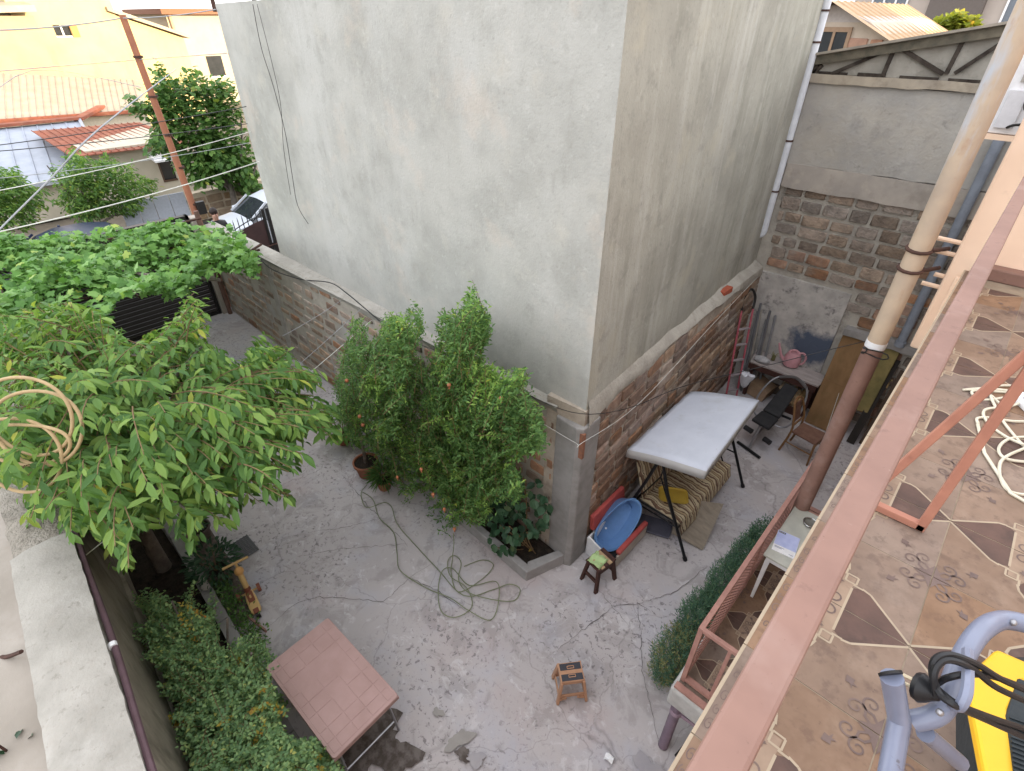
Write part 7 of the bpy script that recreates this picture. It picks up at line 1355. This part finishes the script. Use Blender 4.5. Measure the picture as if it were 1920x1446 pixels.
# orange utility pole
q = at(380, 424, x=-13.45); op = thing('utility_pole', 'slim orange painted utility pole at the corner of the wall', 'pole', (q.x, q.y, 0)); pt_ = at(229, 28, x=-13.45)
m_orp = PM('orange_pole', (.34, .145, .085), (.28, .12, .075), 6, .7, bmp=.1)
MB().tube([(q.x, q.y, 0), (q.x, (q.y + pt_.y) / 2, 3.2), (pt_.x, pt_.y, pt_.z)], [.075, .068, .058], 12).build('shaft', m_orp, op, smooth=True)
for py in (105, 180, 255, 320, 395): p = at(0, py, x=-13.45); f_ = (at(300, py, x=-13.45).z); yy = q.y + (pt_.y - q.y) * (f_ - 2) / 4; MB().tube([(q.x, yy, f_ - .02), (q.x, yy, f_ + .02)], .085, 10).build('band', m_rust, op)
p = at(372, 388, x=-13.4); MB().box(p.x, p.x + .1, p.y - .05, p.y + .12, p.z - .15, p.z + .12).build('junction_box', m_dark, op)
def wire(name, label, pts, r_=.006, m=None, s=0.05, k=None):
    P = pts if len(pts) > 2 else sag(pts[0], pts[1], s); P = catmull(P, 5) if len(pts) > 2 else P
    return MB().tube(P, r_, 5).build(name, m or m_cab, label=label, cat='cable')
m_ww = FLAT('pale_wire', (.62, .62, .58), .5); m_gw = FLAT('grey_wire', (.30, .31, .33), .5)
E1 = lambda py: at(0, py, x=-9.97)
def ledge_pt(px, py): return at(px, py, y=4.06)
wire('overhead_wire', 'white wire stretched across the left from the street trees to the building edge', [at(-80, 452, z=3.7), ledge_pt(487, 303)], .008, m_ww, .06)
wire('support_cable', 'thick grey steel cable slanting up from the left picture edge', [at(-80, 520, z=3.9), at(-10, 440, z=4.0), at(100, 330, z=4.45), at(190, 238, z=4.85), at(330, 130, x=-13.4)], .010, m_gw)
wire('overhead_wire', 'pale wire passing just above the street cherry trees', [at(-80, 372, z=4.1), ledge_pt(470, 247)], .006, m_ww, .05)
wire('overhead_wire', 'upper of the two dark wires over the metal roof', [at(-80, 282, z=4.6), ledge_pt(462, 200)], .006, m_cab, .03)
wire('overhead_wire', 'lower of the two dark wires over the metal roof', [at(-80, 290, z=4.6), ledge_pt(464, 232)], .006, m_cab, .03)
wire('overhead_wire', 'grey wire running in front of the pale gate', [at(-80, 342, z=4.2), ledge_pt(468, 268)], .005, m_gw, .05)
wire('overhead_wire', 'dark wire from the top of the orange pole to the left', [at(-80, 58, x=-13.45), at(229, 34, x=-13.45)], .012, m_gw, .05)
wire('overhead_wire', 'dark wire from the top of the orange pole to the grey building', [at(229, 34, x=-13.45), ledge_pt(404, 18)], .008, m_gw, .03)
wire('overhead_wire', 'grey wire crossing the yellow house low down', [at(-80, 140, x=-13.45), at(262, 112, x=-13.4), ledge_pt(425, 100)], .008, m_gw)
wire('overhead_wire', 'thin wire slanting over the cream shed roof', [at(-80, 240, x=-13.2), at(60, 132, x=-15), at(270, 165, x=-13.4)], .006, m_gw)
wire('clothes_line', 'long white clothes line running through the cherry tree to the stone wall', [at(150, 1050, y=-.47), at(702, 596, y=3.86)], .0045, m_ww, .03)
wire('clothes_line', 'short grey clothes line nearest the dark gate', [at(500, 735, z=2.25), at(684, 572, y=3.88)], .0035, m_gw, .02)
wire('clothes_line', 'thin grey clothes line tied to the stone wall above the pilaster', [at(530, 630, z=2.2), at(645, 560, y=3.88)], .0035, m_gw, .02)
wire('wall_cable', 'black cable sagging along the coping of the stone wall', [at(478, 470, y=3.76), at(505, 502, y=3.76), at(560, 523, y=3.78), at(618, 530, y=3.8), at(650, 550, y=3.74), at(686, 580, y=3.7), at(712, 602, y=3.7)], .009)
wire('wall_cable', 'dark cable strung round the building corner to the tall pole', [at(770, 640, y=3.68), at(900, 690, y=3.66), at(1000, 745, y=3.64), at(1089, 776, y=3.66), at(1180, 765, x=-2.2), at(1280, 725, x=-1.75), at(1420, 690, x=-1.2), at(1560, 655, x=-.75), at(1640, 636, x=-.46)], .0042)
wire('wall_cable', 'pale wire drooping round the corner pier and up the block wall', [at(960, 765, y=3.66), at(1010, 790, y=3.64), at(1080, 831, y=3.66), at(1092, 830, x=-2.38), at(1200, 755, x=-2.42), at(1330, 615, x=-2.55), at(1420, 520, x=-2.75)], .0032, m_ww)
wire('hanging_cable', 'longer black cable dangling on the pale plaster wall', [at(474, 8, y=3.95), at(490, 90, y=3.93), at(512, 160, y=3.91), at(535, 250, y=3.9), at(548, 330, y=3.9), at(558, 385, y=3.9), at(578, 420, y=3.89)], .0045)
wire('hanging_cable', 'shorter black cable dangling beside the longer one on the plaster', [at(482, 8, y=3.95), at(508, 110, y=3.92), at(526, 195, y=3.9), at(532, 280, y=3.9), at(545, 365, y=3.9)], .0035)
wire('string', 'left of two pale strings stretched from the rear wall to the ground', [at(1593, 652, y=9.5), at(1531, 787, z=.02)], .005, m_ww, .0)
wire('string', 'right of two pale strings stretched from the rear wall to the ground', [at(1601, 655, y=9.5), at(1548, 812, z=.02)], .005, m_ww, .0)
# coil of old hose hung at the left edge
c = at(62, 800, z=3.55); cz = thing('hose_coil', 'coil of stiff tan hose hanging at the left picture edge', 'hose', tuple(c)); m_tan = PM('tan_hose', (.42, .31, .17), (.33, .24, .13), 9, .6, bmp=.1)
k_ = (c - Vector((0, 0, CAMH))).length / _f * .93; Rv = Vector((RT.x, RT.y, 0)); Uv = (UP * .9 + Vector((0, 0, .3))).normalized()
for (ox, oy, rx, ry, ph) in ((-5, -18, 66, 62, .0), (8, 0, 60, 58, 1.2), (-28, 42, 62, 60, .6), (-20, 25, 72, 34, .2)):
    pts = [c + (Rv * (ox + rx * math.cos(a)) - Uv * (oy + ry * math.sin(a))) * k_ + Vector((0, .03 * math.sin(a + ph), .02 * math.cos(2 * a))) for a in np.linspace(0, 6.283, 40)[:-1]]
    MB().tube(pts, .0125, 8, closed=True).build('loop', m_tan, cz, smooth=True)
# weed plant by the neighbour's roof
q = at(30, 1420, z=1.9); wd = thing('weed', 'small green weed growing on the tan roof in the bottom left corner', 'plant', tuple(q)); rw = np.random.default_rng(5); n = 26
P = np.array(q) + rw.normal(0, .08, (n, 3)) * np.array([1, 1, .5]) + np.array([0, 0, .08]); leaf_mesh('foliage', P, rw.normal(0, 1, (n, 3)) + np.array([0, 0, .3]), np.tile([0, 0, 1.], (n, 1)), rw.uniform(.08, .14, n), rw.uniform(.04, .06, n), 'oval', m_dkl, wd); MB().tube([q, q + Vector((.02, 0, .22))], .008, 5).build('stem', m_rust, wd)
a, d_ = at(0, 1232, z=2.0), at(40, 1222, z=2.15); MB().tube(catmull([a + Vector((-.3, -.1, -.02)), a, d_], 5), .016, 6).build('bent_rod', m_rust, label='short rusty rod poking out beside the pale wall top', cat='rod')

# repeats of one kind share a group
GROUPS = {'parked_car': 'cars parked along the street', 'street_cherry': 'cherry trees along the street', 'potted_plant': 'potted plants along the yard edges', 'overhead_wire': 'wires strung over the street', 'clothes_line': 'clothes lines over the yard',
          'wall_cable': 'cables along the walls', 'hanging_cable': 'cables dangling on the plaster', 'string': 'strings by the rear wall', 'scrap_box': 'scrap boxes under the work bench', 'leaning_plank': 'planks leaning in the rear corner', 'fallen_leaf': 'fallen leaves in the planter'}
for o in list(scene.objects):
    k = o.name.split('.')[0]
    if o.parent is None and k in GROUPS: o['group'] = GROUPS[k]
